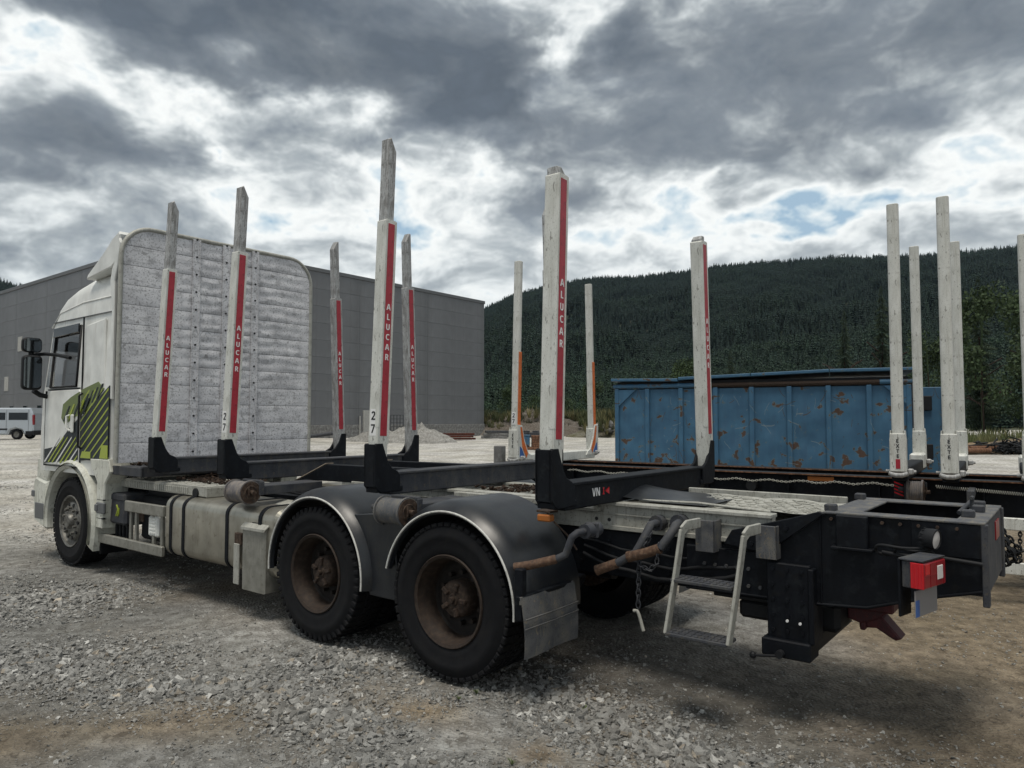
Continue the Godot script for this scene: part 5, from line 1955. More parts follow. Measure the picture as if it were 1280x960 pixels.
# ---------------------------------------------------------------- tail of the truck
func tail(t: Node) -> void:
	var side := PackedVector2Array([Vector2(-1.30, 0.632), Vector2(-2.06, 0.645), Vector2(-2.33, 0.665), Vector2(-2.51, 0.725), Vector2(-2.66, 0.772), Vector2(-2.862, 0.825), Vector2(-2.87, 1.158), Vector2(-2.13, 1.160), Vector2(-1.79, 0.90), Vector2(-1.62, 0.90), Vector2(-1.30, 0.90)])
	for l in [0.79, 1.675]:
		var mb := MB.new()
		mb.prism(side, l, l + 0.035, 0.004)
		put("tail_plate", mb, M.steel_dark, t)
	var nr := MB.new()
	# thicker rear half and the bent edge along the slope
	nr.prism(PackedVector2Array([Vector2(-2.866, 0.99), Vector2(-2.868, 1.157), Vector2(-2.55, 1.157), Vector2(-2.55, 0.99)]), 0.779, 0.791, 0.003)
	put("stiffener_plate", nr, M.steel_dark, t)
	nr = MB.new()
	nr.prism(PackedVector2Array([Vector2(-1.55, 0.935), Vector2(-1.80, 0.905), Vector2(-2.13, 1.158), Vector2(-2.10, 1.168), Vector2(-1.95, 1.12), Vector2(-1.60, 1.02)]), 0.765, 0.791, 0.004)
	for q in [[-1.72, 0.955], [-1.84, 0.99], [-1.92, 1.06], [-1.70, 1.0]]:
		nr.cyl(Vector3(q[0], q[1], 0.752), Vector3(q[0], q[1], 0.77), 0.014, 6)
	put("slope_gusset", nr, M.steel_dark, t)
	nr = MB.new()
	nr.box(Vector3(-2.35, 0.985, 0.745), Vector3(-2.19, 1.16, 0.792), 0.006)
	nr.box(Vector3(-2.375, 0.975, 0.735), Vector3(-2.165, 0.99, 0.795), 0.003)
	put("step_bracket", nr, M.steel_dark, t)
	for k in 11:
		var bt := MB.new()
		var q := Vector2(-1.42 - 0.068 * (k % 6), 0.70 if k < 6 else 0.80)
		bt.cyl(Vector3(q.x, q.y, 0.776), Vector3(q.x, q.y, 0.795), 0.011, 6)
		put("bolt", bt, M.steel_dusty, t)
	for k in 8:
		var bt := MB.new()
		bt.cyl(Vector3(-2.16 - 0.085 * k, 1.132, 0.770), Vector3(-2.16 - 0.085 * k, 1.132, 0.79), 0.009, 6)
		put("bolt", bt, M.rust, t)
	var wl0 := MB.new()
	wl0.tube(PackedVector3Array([Vector3(-1.30, 0.640, 0.788), Vector3(-2.06, 0.653, 0.788), Vector3(-2.33, 0.673, 0.788), Vector3(-2.51, 0.733, 0.788), Vector3(-2.66, 0.780, 0.788), Vector3(-2.862, 0.833, 0.788)]), 0.009, 6)
	wl0.tube(PackedVector3Array([Vector3(-2.10, 1.15, 0.787), Vector3(-2.10, 0.87, 0.787), Vector3(-2.10, 0.66, 0.787)]), 0.006, 5)
	put("weld_bead", wl0, M.steel_dark, t)
	for k in 3:
		var hs0 := MB.new()
		var pts0 := PackedVector3Array()
		for i in 13:
			var f := i / 12.0
			pts0.append(Vector3(-0.55 - 1.1 * f, 0.86 - 0.05 * k - (0.05 + 0.02 * k) * sin(f * PI) + 0.008 * sin(f * 17.0 + k), 0.80 - 0.012 * k))
		hs0.tube(pts0, 0.009 + 0.002 * k, 7)
		put("hose", hs0, M.plastic_black, t)
	# box of plates round an open well on top
	var top := MB.new()
	top.box(Vector3(-2.875, 1.158, 0.775), Vector3(-2.12, 1.170, 0.90), 0.003)
	top.box(Vector3(-2.875, 1.158, 1.58), Vector3(-2.12, 1.170, 1.72), 0.003)
	top.box(Vector3(-2.29, 1.156, 0.90), Vector3(-2.12, 1.168, 1.58), 0.003)
	top.box(Vector3(-2.875, 1.156, 0.90), Vector3(-2.74, 1.168, 1.58), 0.003)
	put("top_frame", top, M.steel_worn, t)
	var bar := MB.new()
	bar.cyl(Vector3(-2.70, 1.15, 1.35), Vector3(-2.74, 1.20, 1.57), 0.012, 8)
	for q in [[-2.78, 1.02], [-2.80, 1.30], [-2.14, 0.86], [-2.13, 1.6], [-2.78, 1.55]]:
		bar.box(Vector3(q[0] - 0.03, 1.165, q[1] - 0.03), Vector3(q[0] + 0.03, 1.205, q[1] + 0.03), 0.006)
	bar.cyl(Vector3(-2.755, 1.165, 1.45), Vector3(-2.755, 1.235, 1.45), 0.012, 8)
	bar.cyl(Vector3(-2.755, 1.23, 1.41), Vector3(-2.755, 1.23, 1.49), 0.01, 6)
	put("top_fittings", bar, M.steel_dusty, t)
	var end := MB.new()
	end.box(Vector3(-2.872, 0.80, 0.83), Vector3(-2.85, 1.155, 1.67), 0.004)
	end.box(Vector3(-2.885, 0.76, 0.775), Vector3(-2.855, 1.16, 0.83), 0.004)
	end.box(Vector3(-2.885, 0.76, 1.67), Vector3(-2.855, 1.16, 1.72), 0.004)
	end.box(Vector3(-2.1, 0.66, 0.83), Vector3(-2.08, 1.15, 1.67), 0.0)
	end.box(Vector3(-2.85, 0.80, 0.83), Vector3(-2.1, 0.815, 1.67), 0.0)
	var eo := put("end_beam", end, M.steel_dusty, t)
	var rd := MB.new()
	rd.box(Vector3(-2.878, 1.02, 1.30), Vector3(-2.872, 1.12, 1.5), 0.001)
	put("red_mark", rd, M.lens_red_dark, eo)
	# foot: bolted plate down to the underrun bar
	var ft := MB.new()
	ft.box(Vector3(-2.055, 0.44, 0.735), Vector3(-1.815, 0.865, 0.775), 0.006)
	ft.box(Vector3(-2.075, 0.44, 0.72), Vector3(-2.045, 0.85, 0.90), 0.005)
	for k in 5:
		for q in [-1.85, -1.93, -2.01]:
			ft.cyl(Vector3(q, 0.49 + 0.085 * k, 0.725), Vector3(q, 0.49 + 0.085 * k, 0.74), 0.011, 6)
	var fo := put("foot_plate", ft, M.steel_dark, t)
	var fb := MB.new()
	fb.box(Vector3(-2.06, 0.345, 0.70), Vector3(-1.79, 0.445, 0.86), 0.008)
	put("underrun_block", fb, M.steel_dark, fo)
	var ub := MB.new()
	ub.box(Vector3(-2.05, 0.36, 0.87), Vector3(-1.93, 0.45, 1.66), 0.008)
	put("underrun_bar", ub, M.plastic_black, fo)
	var pin := MB.new()
	pin.cyl(Vector3(-1.90, 0.372, 0.66), Vector3(-1.90, 0.372, 0.70), 0.022, 8)
	pin.cyl(Vector3(-1.905, 0.365, 0.67), Vector3(-1.76, 0.345, 0.66), 0.008, 6)
	pin.lump(Vector3(-1.755, 0.345, 0.66), Vector3.ONE * 0.02, wave, 0.0, 6, 8)
	put("lock_pin", pin, M.plastic_black, fo)
	for q in [[-2.0, 0.545], [-1.93, 0.55]]:
		var rv := MB.new()
		rv.cyl(Vector3(q[0], q[1], 0.720), Vector3(q[0], q[1], 0.728), 0.008, 8)
		put("bright_rivet", rv, M.print_white, fo)
	# red coupling under the tail
	var cp := MB.new()
	cp.box(Vector3(-2.40, 0.58, 1.10), Vector3(-1.9, 0.66, 1.40), 0.01)
	cp.prism(PackedVector2Array([Vector2(-2.15, 0.60), Vector2(-2.39, 0.60), Vector2(-2.30, 0.53), Vector2(-2.22, 0.50), Vector2(-2.15, 0.52)]), 1.12, 1.38, 0.008)
	cp.prism(PackedVector2Array([Vector2(-2.20, 0.55), Vector2(-2.30, 0.55), Vector2(-2.33, 0.53), Vector2(-2.42, 0.43), Vector2(-2.39, 0.415), Vector2(-2.36, 0.43), Vector2(-2.29, 0.47), Vector2(-2.20, 0.46)]), 1.18, 1.32, 0.01)
	cp.box(Vector3(-2.24, 0.455, 1.15), Vector3(-2.21, 0.56, 1.35), 0.006)
	put("drawbar_coupling", cp, M.hitch_red, t)
	var dm := MB.new()
	dm.box(Vector3(-2.15, 0.46, 0.95), Vector3(-1.8, 0.63, 1.2), 0.03)
	dm.box(Vector3(-1.9, 0.50, 1.2), Vector3(-1.5, 0.64, 1.6), 0.03)
	put("coupling_mount", dm, M.plastic_black, t)
	# round work lamp with its cable
	var wl := MB.new()
	wl.t = Transform3D(Basis(Vector3.UP, -1.85) * Basis(Vector3(1, 0, 0), 0.1), Vector3(-2.635, 1.085, 0.70))
	wl.lathe(PackedVector2Array([Vector2(0, -0.03), Vector2(0.03, -0.03), Vector2(0.047, -0.005), Vector2(0.052, 0.02), Vector2(0.052, 0.045), Vector2(0.046, 0.047), Vector2(0.045, 0.040)]), 24)
	for k in 12:
		var a := TAU * k / 12.0
		wl.box(Vector3(cos(a) * 0.044 - 0.004, sin(a) * 0.044 - 0.004, -0.02), Vector3(cos(a) * 0.044 + 0.004, sin(a) * 0.044 + 0.004, 0.03), 0.001)
	var wo := put("work_lamp", wl, M.plastic_black, t)
	var wg := MB.new()
	wg.t = wl.t
	wg.lathe(PackedVector2Array([Vector2(0.046, 0.040), Vector2(0.03, 0.044), Vector2(0.0, 0.046)]), 24)
	put("lens", wg, M.lens_white, wo)
	var wf := MB.new()
	wf.cyl(Vector3(-2.63, 0.99, 0.72), Vector3(-2.635, 1.04, 0.705), 0.012, 8)
	put("lamp_foot", wf, M.plastic_black, wo)
	var cb := MB.new()
	for q in [[-2.52, 1.0, 0.13, 0.030], [-2.57, 0.995, 0.09, 0.026]]:
		var lp := PackedVector3Array()
		for k in 25:
			var a := TAU * k / 24.0
			lp.append(Vector3(q[0] + cos(a) * q[2], q[1] + sin(a) * q[3] + 0.008 * sin(3.0 * a), 0.73 - 0.03 * sin(a)))
		cb.tube(lp, 0.008, 6)
	cb.tube(PackedVector3Array([Vector3(-2.42, 0.985, 0.74), Vector3(-2.55, 0.975, 0.72), Vector3(-2.70, 0.985, 0.74), Vector3(-2.86, 0.97, 0.76)]), 0.011, 7)
	put("cable_loop", cb, M.plastic_black, t)
	# tail lamps on their arms
	for side2 in 2:
		var z := 0.52 if side2 == 0 else 1.98
		var lt := grp("tail_lamp", t, Transform3D(Basis(Vector3.UP, -0.24 if side2 == 0 else 0.1), Vector3(-2.635, 0.88, z)))
		var hs := MB.new()
		hs.box(Vector3(-0.02, 0.0, -0.105), Vector3(0.05, 0.128, 0.13), 0.006)
		hs.prism(PackedVector2Array([Vector2(-0.05, 0.128), Vector2(0.06, 0.128), Vector2(0.06, 0.138), Vector2(-0.055, 0.138)]), -0.112, 0.132, 0.003)
		put("lamp_housing", hs, M.steel_dusty, lt)
		var l1 := MB.new()
		l1.box(Vector3(-0.052, 0.004, -0.112), Vector3(0.006, 0.124, -0.102), 0.002)
		for k in 3:
			l1.box(Vector3(-0.050 + 0.019 * k, 0.006, -0.1145), Vector3(-0.046 + 0.019 * k, 0.122, -0.111), 0.0005)
		put("side_lens", l1, M.lens_red, lt)
		var l2 := MB.new()
		l2.box(Vector3(-0.056, 0.004, -0.108), Vector3(-0.018, 0.124, 0.13), 0.006)
		for z2 in [-0.045, 0.022, 0.098]:
			l2.box(Vector3(-0.0585, 0.008, z2), Vector3(-0.055, 0.120, z2 + 0.004), 0.0005)
		l2.box(Vector3(-0.058, 0.062, -0.10), Vector3(-0.055, 0.066, 0.022), 0.0005)
		put("lens", l2, M.lens_red_dark, lt)
		var am := MB.new()
		am.box(Vector3(-0.0575, 0.07, -0.098), Vector3(-0.055, 0.118, -0.05), 0.0005)
		put("indicator_lens", am, M.lens_red, lt)
		var cb2 := MB.new()
		cb2.tube(PackedVector3Array([Vector3(0.0, 0.06, 0.13), Vector3(0.02, 0.05, 0.2), Vector3(0.03, 0.10, 0.27)]), 0.009, 7)
		put("lamp_cable", cb2, M.plastic_black, lt)
		var l3 := MB.new()
		l3.box(Vector3(-0.060, 0.035, 0.03), Vector3(-0.054, 0.10, 0.09), 0.002)
		put("reversing_lens", l3, M.lens_white, lt)
		var br := MB.new()
		br.box(Vector3(0.052, -0.14, -0.115), Vector3(0.064, 0.135, 0.0), 0.003)
		br.box(Vector3(0.05, 0.02, -0.02), Vector3(0.075, 0.11, 0.30), 0.004)
		br.box(Vector3(0.045, -0.14, 0.10), Vector3(0.052, 0.0, 0.14), 0.002)
		put("bracket", br, M.steel_dark, lt)
		if side2 == 0:
			var pl := MB.new()
			pl.box(Vector3(-0.012, -0.135, -0.105), Vector3(-0.006, -0.01, 0.135), 0.002)
			var po := put("number_plate", pl, M.plate_grey, lt)
			var bs := MB.new()
			bs.box(Vector3(-0.0135, -0.133, -0.104), Vector3(-0.0115, -0.055, -0.065), 0.0005)
			put("blue_strip", bs, M.blue_tape, po)
	# chains bundled at the tail's far corner
	var cn := MB.new()
	for k in 7:
		var z := 1.74 + 0.035 * k
		var dr := 0.10 + 0.05 * float(k % 3)
		cn.chain(PackedVector3Array([Vector3(-2.84, 1.02, z), Vector3(-2.86 - 0.015 * k, 0.92 - dr * 0.5, z + 0.02), Vector3(-2.83, 0.85 - dr * 0.4, z + 0.04), Vector3(-2.80, 0.92, z + 0.05), Vector3(-2.80, 1.02, z + 0.06)]), 0.04, 0.006)
	put("chain", cn, M.plastic_black, t)


# ---------------------------------------------------------------- headboard behind the cab
func headboard(t: Node) -> void:
	var b := grp("headboard", t)
	var W := 2.44
	var y0 := 1.215
	var y1 := 3.785
	var R := 0.33
	var roof := func(l: float) -> float:
		var d := minf(l, W - l)
		return y1 if d >= R else y1 - R + sqrt(maxf(0.0, R * R - (R - d) * (R - d)))
	var n := 12
	var ph := (y1 - y0) / n
	var posts := [0.834, 1.208, 1.598]
	for k in n:
		var pm := MB.new()
		var a := y0 + ph * k + 0.002
		var e := y0 + ph * (k + 1) - 0.002
		var nu := 61
		var nv := 9
		var P := func(i: int, j: int) -> Vector3:
			var l: float = 0.01 + (W - 0.02) * i / nu
			var y: float = minf(lerpf(a, e, float(j) / nv), roof.call(l) - 0.008)
			var mid := smoothstep(0.55, 0.85, l) * (1.0 - 0.35 * smoothstep(1.65, 2.0, l)) * smoothstep(2.42, 2.2, l)
			mid *= smoothstep(2.0, 2.6, y + 0.5 * wave.get_noise_2d(l * 2.0, y)) * 0.85 + 0.15
			var nearpost := 1.0
			for p in posts:
				nearpost *= smoothstep(0.03, 0.10, absf(l - p))
			var dent := 0.0075 * mid * nearpost * (sin(y * TAU / 0.107 + 2.0 * wave.get_noise_2d(l * 3.0, 7.0)) * 0.6 + 1.6 * wave.get_noise_2d(l * 9.0, y * 13.0))
			dent += 0.004 * wave.get_noise_2d(l * 5.0 + 50.0, y * 6.0)
			var edge := 0.002 if (j == 0 or j == nv) else 0.0
			return Vector3(4.802 + edge + dent, y, l)
		pm.sheet(P, nu, nv)
		if pm.v.size() > 0:
			put("plank", pm, M.headboard, b)
	# backing sheet and rim
	var back := MB.new()
	var pol := PackedVector2Array([Vector2(0.005, y0), Vector2(W - 0.005, y0)])
	var rim := PackedVector3Array([Vector3(4.81, y0, W)])
	for k in 11:
		var a := PI * 0.5 * k / 10.0
		pol.append(Vector2(W - R + cos(a) * (R - 0.005), y1 - R + sin(a) * (R - 0.005)))
		rim.append(Vector3(4.81, y1 - R + sin(a) * R, W - R + cos(a) * R))
	for k in 11:
		var a := PI * 0.5 + PI * 0.5 * k / 10.0
		pol.append(Vector2(R + cos(a) * (R - 0.005), y1 - R + sin(a) * (R - 0.005)))
		rim.append(Vector3(4.81, y1 - R + sin(a) * R, R + cos(a) * R))
	rim.append(Vector3(4.81, y0, 0.0))
	back.t = Transform3D(Basis(Vector3(0, 0, 1), Vector3.UP, Vector3(1, 0, 0)), Vector3.ZERO)
	back.prism(pol, 4.828, 4.86, 0.004)
	put("backing_sheet", back, M.steel_dusty, b)
	var rm := MB.new()
	rm.tube(rim, 0.026, 8)
	put("rim_tube", rm, M.alu_pale, b)
	for p in posts:
		var ps := MB.new()
		var pw: float = p
		ps.box(Vector3(4.785, y0, pw - 0.042), Vector3(4.797, y1 - 0.005, pw + 0.042), 0.004)
		ps.box(Vector3(4.779, y0, pw - 0.046), Vector3(4.79, y1 - 0.01, pw - 0.036), 0.002)
		ps.box(Vector3(4.779, y0, pw + 0.036), Vector3(4.79, y1 - 0.01, pw + 0.046), 0.002)
		var po := put("post", ps, M.headboard, b)
		var bt := MB.new()
		for k in 13:
			bt.cyl(Vector3(4.776, y0 + 0.10 + 0.205 * k, pw), Vector3(4.788, y0 + 0.10 + 0.205 * k, pw), 0.012, 8)
		put("bolt", bt, M.print_black, po)
	var shelf := MB.new()
	shelf.box(Vector3(4.3, 1.17, 0.05), Vector3(4.80, 1.19, 2.4), 0.004)
	shelf.box(Vector3(4.28, 1.09, 0.03), Vector3(4.32, 1.20, 2.42), 0.006)
	shelf.box(Vector3(4.28, 1.09, 0.03), Vector3(5.0, 1.185, 0.06), 0.006)
	put("load_shelf", shelf, M.steel_dusty, b)
	var legs := MB.new()
	for l in [0.87, 1.6]:
		legs.box(Vector3(4.82, 0.93, l), Vector3(4.95, 1.3, l + 0.07), 0.006)
	put("foot", legs, M.steel_dark, b)


# ---------------------------------------------------------------- the cab
func cab_ring(y: float, sr: float, sf: float, lo: float, front_r: float) -> PackedVector3Array:
	var L := sf - sr
	var half := [Vector2(sr, 1.24), Vector2(sr, lo + 0.10), Vector2(sr + 0.012, lo + 0.035), Vector2(sr + 0.04, lo + 0.010), Vector2(sr + 0.09, lo), Vector2(sr + L * 0.255, lo), Vector2(sr + L * 0.455, lo), Vector2(sr + L * 0.66, lo), Vector2(sf - front_r, lo)]
	for k in 5:
		var a := PI * 0.5 * (k + 1) / 5.0
		half.append(Vector2(sf - front_r + sin(a) * front_r, lo + front_r * 1.25 * (1.0 - cos(a))))
	half.append(Vector2(sf + 0.03, 0.75))
	half.append(Vector2(sf + 0.04, 1.24))
	var out := PackedVector3Array()
	for p in half:
		out.append(Vector3(p.x, y, p.y))
	for i in range(half.size() - 2, 0, -1):
		out.append(Vector3(half[i].x, y, 2.48 - half[i].y))
	return out


func cab(t: Node) -> void:
	var rows := [[1.06, 5.0, 7.05, 0.02, 0.14], [1.5, 5.0, 7.05, 0.015, 0.14], [1.95, 5.0, 7.03, 0.015, 0.15], [2.08, 5.0, 7.0, 0.02, 0.16], [2.76, 5.01, 6.90, 0.045, 0.20], [2.86, 5.01, 6.88, 0.05, 0.24], [3.02, 5.02, 6.80, 0.06, 0.28], [3.14, 5.02, 6.66, 0.075, 0.32], [3.23, 5.03, 6.45, 0.10, 0.36], [3.31, 5.05, 6.15, 0.14, 0.38], [3.36, 5.10, 5.85, 0.22, 0.35]]
	var mb := MB.new()
	var rings := []
	for r in rows:
		rings.append(cab_ring(r[0], r[1], r[2], r[3], r[4]))
	var k: int = rings[0].size()
	var nor := func(j: int, i: int) -> Vector3:
		var a: Vector3 = rings[j][(i + 1) % k] - rings[j][(i + k - 1) % k]
		var d: Vector3 = rings[mini(j + 1, rings.size() - 1)][i] - rings[maxi(j - 1, 0)][i]
		return d.cross(a).normalized()
	var half := 16
	for j in rings.size() - 1:
		for i in k:
			var m := i if i < half - 1 else k - 1 - i   # the same place on the left side
			if j == 3 and (m >= 6 and m <= 7 or m >= 10):
				continue   # side windows and windscreen
			var q := (i + 1) % k
			var na: Vector3 = nor.call(j, i)
			var mid: Vector3 = (rings[j][i] + rings[j][q]) * 0.5 - Vector3(6.0, rings[j][i].y, 1.24)
			var pts := [rings[j][i], rings[j][q], rings[j + 1][q], rings[j + 1][i]]
			var ns := [na, nor.call(j, q), nor.call(j + 1, q), nor.call(j + 1, i)]
			for z in 4:
				if ns[z].dot(mid) < 0.0:
					ns[z] = -ns[z]
			if (pts[1] - pts[0]).cross(pts[2] - pts[0]).dot(mid) + 0.0001 * (pts[1] - pts[0]).cross(pts[2] - pts[0]).y >= 0.0:
				mb.quadn(pts[0], pts[1], pts[2], pts[3], ns[0], ns[1], ns[2], ns[3])
			else:
				mb.quadn(pts[0], pts[3], pts[2], pts[1], ns[0], ns[3], ns[2], ns[1])
	var topc := Vector3(5.45, 3.37, 1.24)
	var botc := Vector3(6.0, 1.06, 1.24)
	for i in k:
		mb.otri(topc, rings[-1][i], rings[-1][(i + 1) % k], Vector3.UP)
		mb.otri(botc, rings[0][i], rings[0][(i + 1) % k], Vector3.DOWN)
	var c := put("cab", mb, M.white_paint, t)
	# window glass
	for side in 2:
		var gl := MB.new()
		var a := 6 if side == 0 else k - 6
		var b := 8 if side == 0 else k - 8
		gl.quad(rings[3][a] * Vector3(1, 1, 1), rings[3][b], rings[4][b], rings[4][a])
		put("side_window", gl, M.glass, c)
	var ws := MB.new()
	for i in range(10, k - 10):
		ws.quad(rings[3][i], rings[3][i + 1], rings[4][i + 1], rings[4][i])
	put("windscreen", ws, M.glass, c)
	# window surround, deflector and pillar seams
	var fr := MB.new()
	var wf := PackedVector3Array([Vector3(5.90, 2.07, 0.012), Vector3(6.66, 2.07, 0.012), Vector3(6.60, 2.765, 0.038), Vector3(5.87, 2.775, 0.038)])
	fr.tube(wf, 0.016, 5, true)
	put("window_seal", fr, M.plastic_black, c)
	var df := MB.new()
	df.prism(PackedVector2Array([Vector2(5.88, 2.70), Vector2(6.62, 2.68), Vector2(6.60, 2.79), Vector2(5.87, 2.80)]), 0.005, 0.022, 0.004)
	put("wind_deflector", df, M.glass_dark, c)
	# door, proud of the cab side
	var dr := MB.new()
	dr.prism(PackedVector2Array([Vector2(5.76, 1.14), Vector2(6.76, 1.14), Vector2(6.76, 1.98), Vector2(6.62, 2.03), Vector2(5.80, 2.03), Vector2(5.76, 2.0)]), -0.004, 0.02, 0.008)
	var door := put("door", dr, M.white_paint, c)
	var dl := MB.new()
	dl.box(Vector3(5.742, 1.12, 0.006), Vector3(5.752, 2.86, 0.022), 0.0)
	dl.box(Vector3(5.745, 1.122, -0.003), Vector3(6.77, 1.132, 0.02), 0.0)
	dl.box(Vector3(6.768, 1.12, -0.002), Vector3(6.776, 2.03, 0.03), 0.0)
	dl.box(Vector3(5.03, 1.225, 0.004), Vector3(5.74, 1.232, 0.02), 0.0)
	dl.box(Vector3(5.80, 2.035, -0.002), Vector3(6.70, 2.05, 0.02), 0.0)
	put("door_gap", dl, M.plastic_black, c)
	var gut := MB.new()
	gut.tube(PackedVector3Array([Vector3(5.06, 3.05, 0.062), Vector3(5.9, 3.05, 0.064), Vector3(6.55, 2.98, 0.06), Vector3(6.78, 2.82, 0.055)]), 0.010, 6)
	put("roof_gutter", gut, M.white_paint, c)
	for n2 in 2:
		var stp2 := MB.new()
		stp2.box(Vector3(5.08, 0.60 + 0.2 * n2, 0.0), Vector3(5.24, 0.615 + 0.2 * n2, 0.03), 0.003)
		put("cab_step", stp2, M.plastic_black, c)
	var grab := MB.new()
	grab.tube(PackedVector3Array([Vector3(5.70, 1.35, 0.0), Vector3(5.69, 1.38, -0.035), Vector3(5.69, 1.95, -0.035), Vector3(5.70, 1.98, 0.0)]), 0.012, 7)
	put("grab_rail", grab, M.plastic_black, c)
	var hd := MB.new()
	hd.box(Vector3(5.86, 1.53, -0.035), Vector3(5.93, 1.74, -0.012), 0.012)
	hd.tube(PackedVector3Array([Vector3(6.02, 1.73, -0.004), Vector3(6.04, 1.72, -0.03), Vector3(6.04, 1.58, -0.034), Vector3(6.0, 1.55, -0.004)]), 0.014, 8)
	put("door_handle", hd, M.white_paint, c)
	# pressed panel behind the door
	var rp := MB.new()
	rp.prism(PackedVector2Array([Vector2(5.16, 2.0), Vector2(5.66, 2.0), Vector2(5.68, 2.76), Vector2(5.20, 2.80)]), 0.010, 0.044, 0.012)
	put("side_panel", rp, M.white_paint, c)
	var sm := MB.new()
	sm.box(Vector3(5.02, 2.868, 0.034), Vector3(6.7, 2.876, 0.056), 0.0)
	put("panel_seam", sm, M.cladding_trim, c)
	# roof spoiler and side collar
	var sp := MB.new()
	sp.prism(PackedVector2Array([Vector2(5.74, 3.30), Vector2(5.70, 3.355), Vector2(5.48, 3.46), Vector2(5.28, 3.56), Vector2(5.08, 3.68), Vector2(4.93, 3.735), Vector2(4.90, 3.70), Vector2(4.97, 3.42), Vector2(5.10, 3.36)]), 0.02, 2.46, 0.012, true)
	put("roof_spoiler", sp, M.white_paint, c)
	var sc := MB.new()
	sc.prism(PackedVector2Array([Vector2(4.91, 3.66), Vector2(4.98, 3.44), Vector2(5.06, 3.34), Vector2(5.10, 3.2), Vector2(5.04, 2.9), Vector2(5.04, 1.9), Vector2(4.985, 1.9), Vector2(4.985, 2.9), Vector2(4.99, 3.2), Vector2(4.93, 3.36), Vector2(4.87, 3.6)]), 0.015, 0.05, 0.008)
	put("side_collar", sc, M.white_paint, c)
	var bt := MB.new()
	bt.tube(PackedVector3Array([Vector3(4.90, 3.55, 0.10), Vector3(4.90, 3.70, 0.14), Vector3(4.91, 3.735, 0.3), Vector3(4.91, 3.735, 2.2)]), 0.035, 8)
	put("rubber_edge", bt, M.plastic_black, c)
	var sv := MB.new()
	sv.tube(PackedVector3Array([Vector3(6.62, 3.145, 0.30), Vector3(6.86, 2.99, 0.26), Vector3(6.99, 2.80, 0.25)]), 0.02, 6)
	sv.box(Vector3(6.93, 2.55, 0.16), Vector3(7.02, 2.82, 2.32), 0.03)
	put("sun_visor", sv, M.plastic_black, c)
	var bw := MB.new()
	bw.box(Vector3(5.12, 1.15, 0.25), Vector3(5.14, 3.2, 2.23), 0.0)
	put("rear_wall", bw, M.cladding_trim, c)
	# seats and wheel inside
	for z in [0.55, 1.75]:
		var st := MB.new()
		st.box(Vector3(5.75, 1.55, z - 0.24), Vector3(6.25, 1.72, z + 0.24), 0.06)
		st.box(Vector3(5.65, 1.70, z - 0.24), Vector3(5.82, 2.42, z + 0.24), 0.07)
		st.box(Vector3(5.68, 2.40, z - 0.13), Vector3(5.80, 2.62, z + 0.13), 0.05)
		put("seat", st, M.plastic_black, c)
	var wh := MB.new()
	var ring := PackedVector3Array()
	for i in 20:
		var a := TAU * i / 20.0
		ring.append(Vector3(6.50 + 0.07 * sin(a), 2.0 + 0.2 * sin(a), 0.55 + 0.22 * cos(a)))
	wh.tube(ring, 0.018, 6, true)
	wh.box(Vector3(6.55, 1.5, 0.15), Vector3(6.85, 2.02, 2.3), 0.05)
	put("dashboard", wh, M.plastic_black, c)
	livery(c)
	# lower body: wheel arch, skirts, bumper
	var arch := MB.new()
	var ap := PackedVector2Array()
	for i in 21:
		var a := deg_to_rad(lerpf(-12.0, 200.0, i / 20.0))
		ap.append(Vector2(5.996 + cos(a) * 0.60, 0.51 + sin(a) * 0.61))
	for i in 21:
		var a := deg_to_rad(lerpf(200.0, -12.0, i / 20.0))
		var rr := 0.70 + 0.10 * smoothstep(60.0, 170.0, rad_to_deg(a))
		ap.append(Vector2(5.996 + cos(a) * rr * 0.93, 0.51 + sin(a) * rr * (1.0 if sin(a) < 0 else 0.98)))
	for side in 2:
		var l0 := -0.035 if side == 0 else 2.13
		var am := MB.new()
		am.prism(ap, l0, l0 + 0.385, 0.03, true)
		put("wheel_arch", am, M.cab_dirty, c)
		var sk := MB.new()
		var z0 := 0.0 if side == 0 else 2.2
		sk.prism(PackedVector2Array([Vector2(5.26, 0.50), Vector2(5.26, 1.0), Vector2(5.42, 1.16), Vector2(5.45, 1.25), Vector2(4.98, 1.25), Vector2(4.93, 1.12), Vector2(5.06, 0.98), Vector2(5.12, 0.5)]), z0, z0 + 0.26, 0.012)
		put("step_skirt", sk, M.cab_dirty, c)
		var up := MB.new()
		up.prism(PackedVector2Array([Vector2(5.40, 1.06), Vector2(6.62, 1.06), Vector2(6.70, 0.93), Vector2(7.04, 0.95), Vector2(7.02, 1.20), Vector2(5.30, 1.20)]), z0 + 0.02, z0 + 0.24, 0.012)
		put("arch_filler", up, M.cab_dirty, c)
	var stp := MB.new()
	stp.box(Vector3(5.19, 0.68, -0.025), Vector3(5.25, 0.76, 0.03), 0.01)
	stp.box(Vector3(5.05, 0.66, -0.01), Vector3(5.24, 0.78, 0.02), 0.01)
	put("skirt_lamp", stp, M.cladding_trim, c)
	var bp := MB.new()
	bp.prism(PackedVector2Array([Vector2(6.60, 0.40), Vector2(6.74, 0.34), Vector2(7.02, 0.40), Vector2(7.09, 0.48), Vector2(7.10, 0.93), Vector2(7.03, 1.0), Vector2(6.66, 0.94), Vector2(6.62, 0.7)]), 0.0, 2.48, 0.05, true)
	var bo := put("bumper", bp, M.cab_dirty, c)
	var bl := MB.new()
	bl.box(Vector3(6.72, 0.46, -0.006), Vector3(7.0, 0.66, 0.02), 0.01)
	bl.box(Vector3(7.02, 0.72, -0.01), Vector3(7.12, 0.80, 0.06), 0.01)
	put("bumper_lamp", bl, M.cladding_trim, bo)
	var mf := MB.new()
